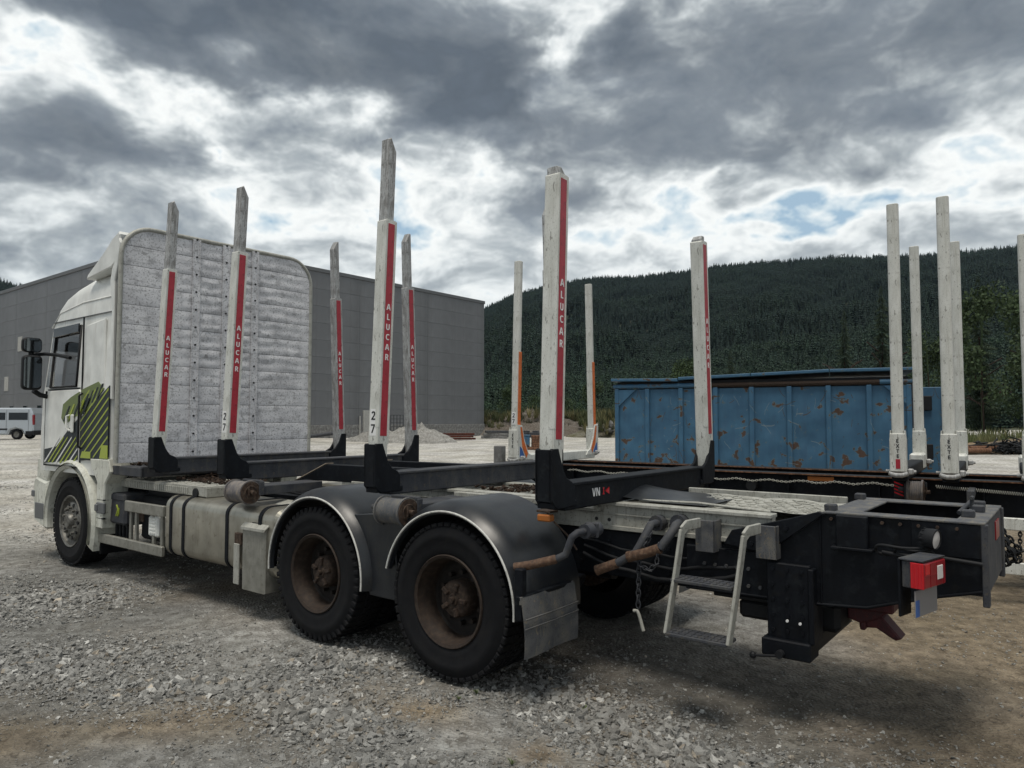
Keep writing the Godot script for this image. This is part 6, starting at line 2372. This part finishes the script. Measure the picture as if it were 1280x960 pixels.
	mf.box(Vector3(5.26, 0.20, 0.06), Vector3(5.29, 0.46, 0.36), 0.004)
	put("mud_flap", mf, M.rubber, c)
	for s2 in 2:
		mirrors(c, s2)


func mirrors(c: Node, side: int) -> void:
	var m := grp("mirror_set", c, Transform3D.IDENTITY if side == 0 else Transform3D(Basis(Vector3(1, 0, 0), Vector3.UP, Vector3(0, 0, -1)), Vector3(0, 0, 2.48)))
	# housings face rearwards; l outwards from the door
	for q in [[2.035, 2.455, 0.105, 6.62], [2.49, 2.668, 0.105, 6.64]]:
		var h := MB.new()
		h.t = Transform3D(Basis(Vector3(0, 0, 1), Vector3.UP, Vector3(1, 0, 0)), Vector3(0, 0, 0))
		var y0: float = q[0]
		var y1: float = q[1]
		var r := 0.05
		var pol := PackedVector2Array()
		for e in [[1, 1, 0.0], [-1, 1, 90.0], [-1, -1, 180.0], [1, -1, 270.0]]:
			for k in 5:
				var a := deg_to_rad(e[2] + 22.5 * k)
				pol.append(Vector2(-0.20 + e[0] * (float(q[2]) - r) + cos(a) * r, (y0 + y1) * 0.5 + e[1] * ((y1 - y0) * 0.5 - r) + sin(a) * r))
		h.prism(pol, q[3], float(q[3]) + 0.08, 0.02, true)
		put("mirror_housing", h, M.plastic_black, m)
		var g := MB.new()
		g.t = h.t
		var small := PackedVector2Array()
		for p in pol:
			var ctr := Vector2(-0.20, (y0 + y1) * 0.5)
			small.append(ctr + (p - ctr) * 0.88)
		g.prism(small, float(q[3]) - 0.004, float(q[3]) + 0.004)
		put("mirror_glass", g, M.mirror, m)
	var arm := MB.new()
	arm.tube(PackedVector3Array([Vector3(6.70, 2.46, -0.18), Vector3(6.66, 2.48, -0.06), Vector3(6.40, 2.455, -0.02), Vector3(6.12, 2.41, 0.02)]), 0.022, 7)
	arm.tube(PackedVector3Array([Vector3(6.70, 2.03, -0.16), Vector3(6.72, 1.98, -0.08), Vector3(6.72, 1.96, 0.02)]), 0.03, 7)
	arm.cyl(Vector3(6.69, 2.44, -0.20), Vector3(6.69, 2.51, -0.20), 0.03, 8)
	put("mirror_arm", arm, M.plastic_black, m)


# dark sweep with lime stripes over the cab's rear lower side
func livery(c: Node) -> void:
	var L := [0.006, -0.010]
	var P := func(px: float, py: float) -> Vector2:   # where the print lies along (s, y), read along the cab side
		return Vector2(px, py)
	var dk := MB.new()
	dk.prism(PackedVector2Array([Vector2(5.74, 1.21), Vector2(5.02, 1.27), Vector2(5.02, 2.05), Vector2(5.12, 2.0), Vector2(5.74, 1.70)]), 0.0055, 0.016)
	put("dark_print", dk, M.navy, c)
	var d2 := MB.new()
	d2.prism(PackedVector2Array([Vector2(6.98 - 0.24, 1.15), Vector2(5.765, 1.22), Vector2(5.765, 1.70), Vector2(6.05, 1.56), Vector2(6.38, 1.36), Vector2(6.74, 1.32)]), -0.0065, 0.0)
	put("dark_print", d2, M.navy, c)
	var ol := MB.new()
	ol.prism(PackedVector2Array([Vector2(5.765, 1.74), Vector2(6.15, 1.62), Vector2(6.26, 1.70), Vector2(6.22, 1.86), Vector2(6.0, 1.94), Vector2(5.765, 2.0)]), -0.0065, 0.0)
	put("green_print", ol, M.olive, c)
	var ol2 := MB.new()
	ol2.prism(PackedVector2Array([Vector2(5.74, 1.74), Vector2(5.42, 1.84), Vector2(5.16, 2.02), Vector2(5.30, 2.10), Vector2(5.74, 2.02)]), 0.0035, 0.018)
	put("green_print", ol2, M.olive, c)
	for k in 5:
		var b := MB.new()
		var s0 := 6.20 - 0.13 * k
		b.prism(PackedVector2Array([Vector2(s0, 1.66 + 0.02 * k), Vector2(s0 - 0.16, 1.84 + 0.02 * k), Vector2(s0 - 0.20, 1.84 + 0.02 * k), Vector2(s0 - 0.05, 1.66 + 0.02 * k)]), -0.0105, -0.005)
		put("dark_stripe", b, M.navy if k % 2 == 0 else M.lime, c)
	for k in 4:
		var b := MB.new()
		var s0 := 5.70 - 0.12 * k
		var y0 := 1.80 + 0.035 * k
		b.prism(PackedVector2Array([Vector2(s0, y0), Vector2(s0 - 0.14, y0 + 0.17), Vector2(s0 - 0.175, y0 + 0.17), Vector2(s0 - 0.04, y0)]), 0.001, 0.008)
		put("dark_stripe", b, M.navy, c)
	# stripes rise towards the rear
	for k in 9:
		var b := MB.new()
		var y := 1.02 + 0.105 * k
		var s0 := 5.735
		var s1 := 5.03
		var y0 := y
		var y1 := y + 0.46
		if y0 < 1.25:
			s0 = lerpf(5.735, 5.03, (1.25 - y0) / 0.46)
			y0 = 1.25
		if y1 > 2.0:
			s1 = lerpf(5.03, 5.735, (y1 - 2.0) / 0.46)
			y1 = 2.0
		if y0 >= y1 or s0 <= s1:
			continue
		b.prism(PackedVector2Array([Vector2(s0, y0), Vector2(s1, y1), Vector2(s1, y1 + 0.026), Vector2(s0, y0 + 0.02)]), 0.003, 0.010)
		put("lime_stripe", b, M.lime, c)
	for k in 8:
		var b := MB.new()
		var s0 := 6.70 - 0.115 * k
		var s1 := s0 - 0.42
		var y0 := 1.165
		var y1 := 1.165 + 0.30
		if s1 < 5.77:
			y1 = lerpf(y0, y1, (s0 - 5.77) / 0.42)
			s1 = 5.77
		b.prism(PackedVector2Array([Vector2(s0, y0), Vector2(s1, y1), Vector2(s1 - 0.0, y1 + 0.018), Vector2(s0 + 0.035, y0 + 0.004)]), -0.0105, -0.005)
		put("lime_stripe", b, M.lime if k % 3 > 0 else M.print_white, c)
	for q in [[5.02, 5.22, 1.255, 1.40], [5.45, 5.72, 1.245, 1.32]]:
		var b := MB.new()
		b.prism(PackedVector2Array([Vector2(q[0], q[2]), Vector2(q[1], q[2]), Vector2(q[1] - 0.05, q[3]), Vector2(q[0], q[3])]), 0.002, 0.011)
		put("lime_panel", b, M.lime, c)


# bark and twigs left on the truck's decks
func debris(at: Transform3D) -> void:
	var chip := MB.new()
	chip.lump(Vector3.ZERO, Vector3(0.5, 0.10, 0.22), wave, 0.6, 4, 6)
	var me := chip.mesh()
	for area in [[0.62, -0.62, 1.10, 0.98, 1.54, 420, "dark bark crumbs strewn on the deck between the rear bunks"], [4.3, 3.3, 1.045, 0.35, 0.85, 260, "brown bark litter on the step deck behind the cab"], [4.75, 4.34, 1.195, 0.1, 1.0, 120, "bark litter caught on the shelf below the headboard"], [2.5, 0.9, 0.96, 0.95, 1.55, 160, "bark and twigs lying along the frame between the middle bunks"]]:
		var xs := []
		var cs := PackedColorArray()
		for k in area[5]:
			var s := rng.randf_range(area[1], area[0])
			var l := rng.randf_range(area[3], area[4])
			var sz := rng.randf_range(0.025, 0.10)
			var hump := 0.05 * maxf(0.0, wave.get_noise_2d(s * 8.0, l * 8.0)) + 0.02 * rng.randf()
			xs.append(at * Transform3D(Basis.from_euler(Vector3(rng.randf_range(-0.5, 0.5), rng.randf() * TAU, rng.randf_range(-0.5, 0.5))).scaled(Vector3.ONE * sz), Vector3(s, area[2] + hump, l)))
			cs.append(Color(0.22, 0.185, 0.155).lerp(Color(0.05, 0.04, 0.035), pow(rng.randf(), 0.6)))
		tag(scatter("bark_litter", me, M.chips, xs, cs), area[6], "bark litter", "", "stuff")


# ---------------------------------------------------------------- the second lorry's trailer
func trailer() -> void:
	var th := 0.975
	var t := thing("timber_trailer", "long dark timber trailer with white stakes parked behind the truck", "trailer", Transform3D(Basis(Vector3(-sin(th), 0, -cos(th)), Vector3.UP, Vector3(cos(th), 0, -sin(th))), Vector3(3.84, 0, -7.22)))
	for l in [0.62, 1.54]:
		var mb := MB.new()
		mb.box(Vector3(-8.0, 0.62, l + 0.09), Vector3(5.35, 1.05, l + 0.105), 0.0)
		mb.box(Vector3(-8.0, 1.045, l), Vector3(5.35, 1.062, l + 0.19), 0.003)
		mb.box(Vector3(-8.0, 0.61, l), Vector3(5.35, 0.627, l + 0.19), 0.003)
		for k in 14:
			mb.box(Vector3(5.0 - 0.95 * k, 0.627, l + 0.02), Vector3(5.012 - 0.95 * k, 1.045, l + 0.17), 0.0)
		put("frame_rail", mb, M.steel_dark, t)
		var ed := MB.new()
		ed.box(Vector3(-8.0, 1.047, l - 0.004), Vector3(5.35, 1.060, l + 0.002), 0.001)
		put("worn_edge", ed, M.timber, t)
	for s in [5.2, 3.6, 2.0, 0.4, -1.2, -3.0, -5.0]:
		var cm := MB.new()
		cm.box(Vector3(s - 0.05, 0.72, 0.75), Vector3(s + 0.05, 0.98, 1.66), 0.004)
		put("cross_member", cm, M.steel_dark, t)
	var hole := MB.new()
	hole.cyl(Vector3(1.62, 0.90, 0.6), Vector3(1.62, 0.90, 0.705), 0.06, 16)
	put("pipe_end", hole, M.plastic_black, t)
	var mk := MB.new()
	mk.box(Vector3(0.72, 0.98, 0.685), Vector3(1.0, 1.03, 0.705), 0.003)
	put("amber_reflector", mk, M.lens_amber, t)
	var bunks := [[4.64, true], [0.0, false], [-0.44, false], [-1.09, false], [-4.6, false]]
	for k in bunks.size():
		var s: float = bunks[k][0]
		var lead: bool = bunks[k][1]
		var mb := MB.new()
		mb.box(Vector3(s - 0.07, 1.064, 0.10), Vector3(s + 0.07, 1.20, 2.28), 0.012)
		var o := put("bunk", mb, M.stake_white if lead else M.steel_dark, t)
		if not lead:
			var cl := MB.new()
			cl.box(Vector3(s - 0.075, 1.08, 1.85), Vector3(s + 0.075, 1.27, 2.25), 0.02)
			put("bunk_end", cl, M.stake_white, o)
		if lead:
			text("lettering", "AT", 0.07, 0.002, M.print_black, o, Transform3D(Basis(Vector3(0, 0, 1), Vector3.UP, Vector3(-1, 0, 0)), Vector3(s - 0.0715, 1.135, 0.56)))
		for side in 2:
			if k == 3 and side == 1:
				continue
			var sg := 1.0 if side == 0 else -1.0
			var at := Transform3D(Basis(Vector3.RIGHT, (0.035 if lead else 0.012) * sg), Vector3(s, 1.16, 0.07 if side == 0 else 2.31))
			var st := MB.new()
			var top := 2.72 if not (k == 3) else 2.25
			var pol := PackedVector2Array()
			for i in 16:
				var a := TAU * i / 16.0
				pol.append(Vector2(signf(cos(a)) * pow(absf(cos(a)), 0.6) * 0.056, signf(sin(a)) * pow(absf(sin(a)), 0.6) * 0.046))
			st.t = Transform3D(Basis(Vector3(1, 0, 0), Vector3(0, 0, 1), Vector3(0, 1, 0)), Vector3.ZERO)
			st.prism(pol, 0.0, top, 0.006, true)
			var so := put("stake", st, M.stake_white, t, at)
			var pk := MB.new()
			pk.box(Vector3(-0.07, 0.0, -0.062), Vector3(0.07, 0.38, -0.038), 0.006)
			pk.box(Vector3(-0.074, 0.0, -0.06), Vector3(-0.058, 0.33, 0.055), 0.005)
			pk.box(Vector3(0.058, 0.0, -0.06), Vector3(0.074, 0.33, 0.055), 0.005)
			pk.prism(PackedVector2Array([Vector2(-0.074, 0.32), Vector2(-0.060, 0.32), Vector2(-0.057, 0.41), Vector2(-0.066, 0.41)]), -0.05, 0.04, 0.003)
			pk.prism(PackedVector2Array([Vector2(0.074, 0.32), Vector2(0.060, 0.32), Vector2(0.057, 0.41), Vector2(0.066, 0.41)]), -0.05, 0.04, 0.003)
			if side == 1:
				pk.t = Transform3D(Basis(Vector3(1, 0, 0), Vector3.UP, Vector3(0, 0, -1)), Vector3.ZERO)
			put("stake_pocket", pk, M.stake_white, so)
			var ft := MB.new()
			ft.tube(PackedVector3Array([Vector3(-0.08, -0.015, -0.035 * sg), Vector3(-0.03, -0.035, -0.05 * sg), Vector3(0.03, -0.035, -0.05 * sg), Vector3(0.08, -0.015, -0.035 * sg)]), 0.026, 8)
			ft.box(Vector3(-0.13, -0.03, minf(0.0, 0.07 * sg)), Vector3(-0.074, 0.03, maxf(0.0, 0.07 * sg)), 0.012)
			ft.cyl(Vector3(-0.15, 0.0, 0.03 * sg), Vector3(0.12, 0.0, 0.03 * sg), 0.016, 8)
			put("pivot_clamp", ft, M.stake_worn, so)
			if side == 0:
				var sd := Basis(Vector3(-1, 0, 0), Vector3.UP, Vector3(0, 0, -1))
				for i in 4:
					text("lettering", "EXTE"[i], 0.036, 0.002, M.print_black, so, Transform3D(sd, Vector3(0.0, 0.305 - i * 0.050, -0.0635)))
				if k == 1:
					var rs := MB.new()
					rs.box(Vector3(-0.02, 0.03, -0.0645), Vector3(0.02, 0.125, -0.0622), 0.0)
					put("red_sticker", rs, M.red_tape, so)
			if lead:
				var ot := MB.new()
				ot.box(Vector3(-0.063, 0.40, -0.034), Vector3(-0.055, 1.45, 0.034), 0.002)
				put("orange_tape", ot, M.orange_tape, so)
				var oc := MB.new()
				oc.t = Transform3D(Basis(Vector3(0, 0, 1), Vector3.UP, Vector3(1, 0, 0)), Vector3.ZERO)
				oc.prism(PackedVector2Array([Vector2(-0.01 * sg, 0.42), Vector2(0.03 * sg, 0.42), Vector2(0.085 * sg, 0.24), Vector2(0.19 * sg, 0.06), Vector2(0.155 * sg, 0.0), Vector2(0.05 * sg, 0.14)]), -0.090, -0.0865)
				put("orange_tape", oc, M.orange_tape, so)
				var bc := MB.new()
				bc.t = oc.t
				bc.prism(PackedVector2Array([Vector2(-0.01 * sg, 0.16), Vector2(0.035 * sg, 0.13), Vector2(0.12 * sg, 0.01), Vector2(-0.01 * sg, 0.01)]), -0.0895, -0.0868)
				put("blue_tape", bc, M.blue_tape, so)
				var gs := MB.new()
				gs.t = oc.t
				gs.prism(PackedVector2Array([Vector2(-0.06 * sg, -0.02), Vector2(0.34 * sg, -0.02), Vector2(0.30 * sg, 0.03), Vector2(0.21 * sg, 0.07), Vector2(0.10 * sg, 0.26), Vector2(0.045 * sg, 0.44), Vector2(-0.06 * sg, 0.45)]), -0.0862, -0.066, 0.003)
				put("curved_foot", gs, M.stake_white, so)
				if side == 0:
					var sd2 := Basis(Vector3(-1, 0, 0), Vector3.UP, Vector3(0, 0, -1))
					var pl := MB.new()
					pl.box(Vector3(-0.03, 0.45, -0.0505), Vector3(0.03, 0.62, -0.040), 0.001)
					put("number_label", pl, M.print_white, so)
					text("lettering", "2", 0.055, 0.002, M.print_black, so, Transform3D(sd2, Vector3(0.0, 0.575, -0.0515)))
					text("lettering", "7", 0.055, 0.002, M.print_black, so, Transform3D(sd2, Vector3(0.0, 0.495, -0.0515)))
	var po := MB.new()
	po.box(Vector3(4.82, 1.064, 0.0), Vector3(4.95, 1.32, 0.12), 0.01)
	put("front_post", po, M.concrete, t)
	# side guards with two rails
	for y in [0.66, 0.255]:
		var gr := MB.new()
		gr.box(Vector3(-4.6, y, 0.0), Vector3(-0.45, y + 0.115, 0.035), 0.008)
		put("guard_rail", gr, M.stake_white, t)
	for s in [-0.6, -2.4, -4.4]:
		var gp := MB.new()
		gp.box(Vector3(s - 0.03, 0.28, 0.036), Vector3(s + 0.03, 1.0, 0.075), 0.004)
		gp.box(Vector3(s - 0.03, 0.92, 0.07), Vector3(s + 0.03, 0.99, 0.72), 0.004)
		put("guard_post", gp, M.steel_dusty, t)
	# load chain and coiled hose along the rail, strap winch, hazard plate
	var ch := MB.new()
	var path := PackedVector3Array()
	for i in 41:
		var s := lerpf(4.1, 0.1, i / 40.0)
		path.append(Vector3(s, 0.985 - 0.02 * sin(i / 40.0 * PI) + 0.012 * sin(i * 1.7), 0.60))
	ch.chain(path, 0.03, 0.0035)
	put("chain", ch, M.alu_pale, t)
	var co := MB.new()
	var hel := PackedVector3Array()
	for i in 420:
		var f := i / 419.0
		hel.append(Vector3(lerpf(-0.28, -1.25, f), 0.985 - 0.05 * f + 0.015 * sin(i * TAU / 8.0), 0.58 + 0.015 * cos(i * TAU / 8.0)))
	co.tube(hel, 0.004, 4)
	put("coiled_line", co, M.alu_pale, t)
	strap_winch(t, -0.10, 0.93, 0.52, 0.11, false, 0.075)
	var hz := MB.new()
	hz.box(Vector3(0.01, 0.86, 0.53), Vector3(0.10, 1.02, 0.545), 0.002)
	var ho := put("hazard_plate", hz, M.plastic_black, t)
	for k in 4:
		var sp := MB.new()
		sp.prism(PackedVector2Array([Vector2(0.013, 0.87 + 0.036 * k), Vector2(0.097, 0.905 + 0.036 * k), Vector2(0.097, 0.918 + 0.036 * k), Vector2(0.013, 0.885 + 0.036 * k)]), 0.5275, 0.531)
		put("red_stripe", sp, M.lens_red, ho)
	for k in 4:
		var dc := MB.new()
		dc.chain(PackedVector3Array([Vector3(-0.98 - 0.06 * k, 0.66, 0.02), Vector3(-0.97 - 0.06 * k, 0.40 + 0.05 * (k % 2), 0.01)]), 0.04, 0.006)
		put("chain", dc, M.plastic_black, t)
	# axles and twin wheels
	for s in [3.9, -3.4, -4.75]:
		var ax := MB.new()
		ax.cyl(Vector3(s, 0.5, 0.4), Vector3(s, 0.5, 1.98), 0.07, 12)
		ax.box(Vector3(s - 0.06, 0.5, 0.72), Vector3(s + 0.06, 0.63, 0.82), 0.005)
		ax.box(Vector3(s - 0.06, 0.5, 1.56), Vector3(s + 0.06, 0.63, 1.66), 0.005)
		put("axle", ax, M.steel_dark, t)
		for rt in [false, true]:
			make_wheel(t, s, 2.38 if rt else 0.0, rt, "drive")


# ---------------------------------------------------------------- loose stones on the yard
func stones() -> void:
	var shapes := []
	for k in 5:
		var mb := MB.new()
		var nz := noise_of(0.9, 2, 40 + k)
		mb.lump(Vector3(k, 0, 0) * 0.0, Vector3(0.5, rng.randf_range(0.26, 0.4), rng.randf_range(0.34, 0.46)), nz, 0.75, 4, 6)
		shapes.append(mb.mesh())
	var xs := [[], [], [], [], []]
	var cs := [PackedColorArray(), PackedColorArray(), PackedColorArray(), PackedColorArray(), PackedColorArray()]
	var count := 0
	var tries := 0
	while count < 190000 and tries < 1400000:
		tries += 1
		var d := 1.9 + 24.0 * pow(rng.randf(), 2.0)
		var x := rng.randf_range(-0.85, 0.85) * d + rng.randf_range(-0.5, 0.5)
		var z := -d
		var n := wave.get_noise_2d(x * 1.3 + 7.0, z * 1.3)
		var n2 := broad.get_noise_2d(x * 14.0 + 50.0, z * 14.0)
		var ridge2 := patch(STONY, x, z)
		var bare := patch(EARTHY, x, z)
		var dens := clampf(0.13 + 0.35 * n + 0.3 * n2 + 0.75 * ridge2 - 0.16 * bare, 0.02, 1.0)
		# few stones on the trodden earth under and beyond the tail
		dens *= 1.0 - 0.75 * smoothstep(0.5, 1.8, x + 0.55 * (d - 4.6)) * smoothstep(4.0, 5.2, d + 0.3 * x)
		if rng.randf() > dens:
			continue
		var big := pow(rng.randf(), 7.0)
		var s := 0.004 + 0.010 * rng.randf() * rng.randf() + 0.055 * big * (0.25 + dens) + 0.008 * ridge2 * rng.randf()
		if d > 8.0:
			s *= 1.3
		var k := rng.randi() % 5
		var b := Basis.from_euler(Vector3(rng.randf_range(-0.6, 0.6), rng.randf() * TAU, rng.randf_range(-0.6, 0.6))).scaled(Vector3(s, s * rng.randf_range(0.7, 1.1), s))
		xs[k].append(Transform3D(b, Vector3(x, gh(x, z) + s * 0.12, z)))
		var g := rng.randf_range(0.30, 0.72) * (1.75 if rng.randf() < 0.13 else 1.0)
		var c := Color(g * 0.985, g, g * 0.99)
		if rng.randf() < 0.07:
			c = Color(g, g * 0.90, g * 0.76)
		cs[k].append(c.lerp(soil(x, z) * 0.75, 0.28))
		count += 1
	for k in 5:
		tag(scatter("gravel", shapes[k], M.stone, xs[k], cs[k]), ["loose grey gravel stones scattered over the yard", "angular grey stones strewn over the foreground gravel", "pale chips of crushed rock lying on the yard", "flat grey stones lying about the gravel yard", "small dull stones pressed into the yard"][k], "gravel", "", "stuff")
	# weeds in the gravel
	var blade := MB.new()
	for k in 16:
		var an := TAU * k / 16.0 + rng.randf()
		var d := Vector3(cos(an), 0, sin(an))
		var w := Vector3(-d.z, 0, d.x) * 0.05
		var tip := d * rng.randf_range(0.25, 0.7) + Vector3(0, rng.randf_range(0.25, 0.8), 0)
		blade.tri(w * 0.4, -w * 0.4, tip * 0.5 + Vector3(0, 0.12, 0) + w)
		blade.tri(-w * 0.4, tip * 0.5 + Vector3(0, 0.12, 0) - w, tip * 0.5 + Vector3(0, 0.12, 0) + w)
		blade.tri(tip * 0.5 + Vector3(0, 0.12, 0) + w, tip * 0.5 + Vector3(0, 0.12, 0) - w, tip)
	var bm := blade.mesh()
	var k2 := 0
	for q in [[1.28, -3.05, 0.10], [1.35, -3.2, 0.06], [-0.32, -4.45, 0.05], [-0.22, -4.55, 0.06], [0.42, -4.25, 0.06], [-0.55, -3.6, 0.045], [-1.6, -3.1, 0.05], [0.0, -3.65, 0.05]]:
		var o := inst("weed", bm, null, Transform3D(Basis(Vector3.UP, rng.randf() * TAU).scaled(Vector3.ONE * float(q[2])), Vector3(q[0], gh(q[0], q[1]), q[1])), M.leaf.duplicate())
		(o.material_override as StandardMaterial3D).albedo_color = Color(0.074, 0.10, 0.035).linear_to_srgb()
		tag(o, ["largest green weed tuft in the foreground, below the tail", "smaller weed tuft just right of the largest foreground weed", "tiny weed by the rear wheel's foot, left of two", "tiny weed by the rear wheel's foot, right of two", "small weed on the ground below the mud flap", "tiny weed in the gravel left of the view's middle", "weed tuft nearest the view's lower left corner", "small weed between the rear wheel and the view's bottom edge"][k2], "weed", "weeds in the gravel")
		k2 += 1
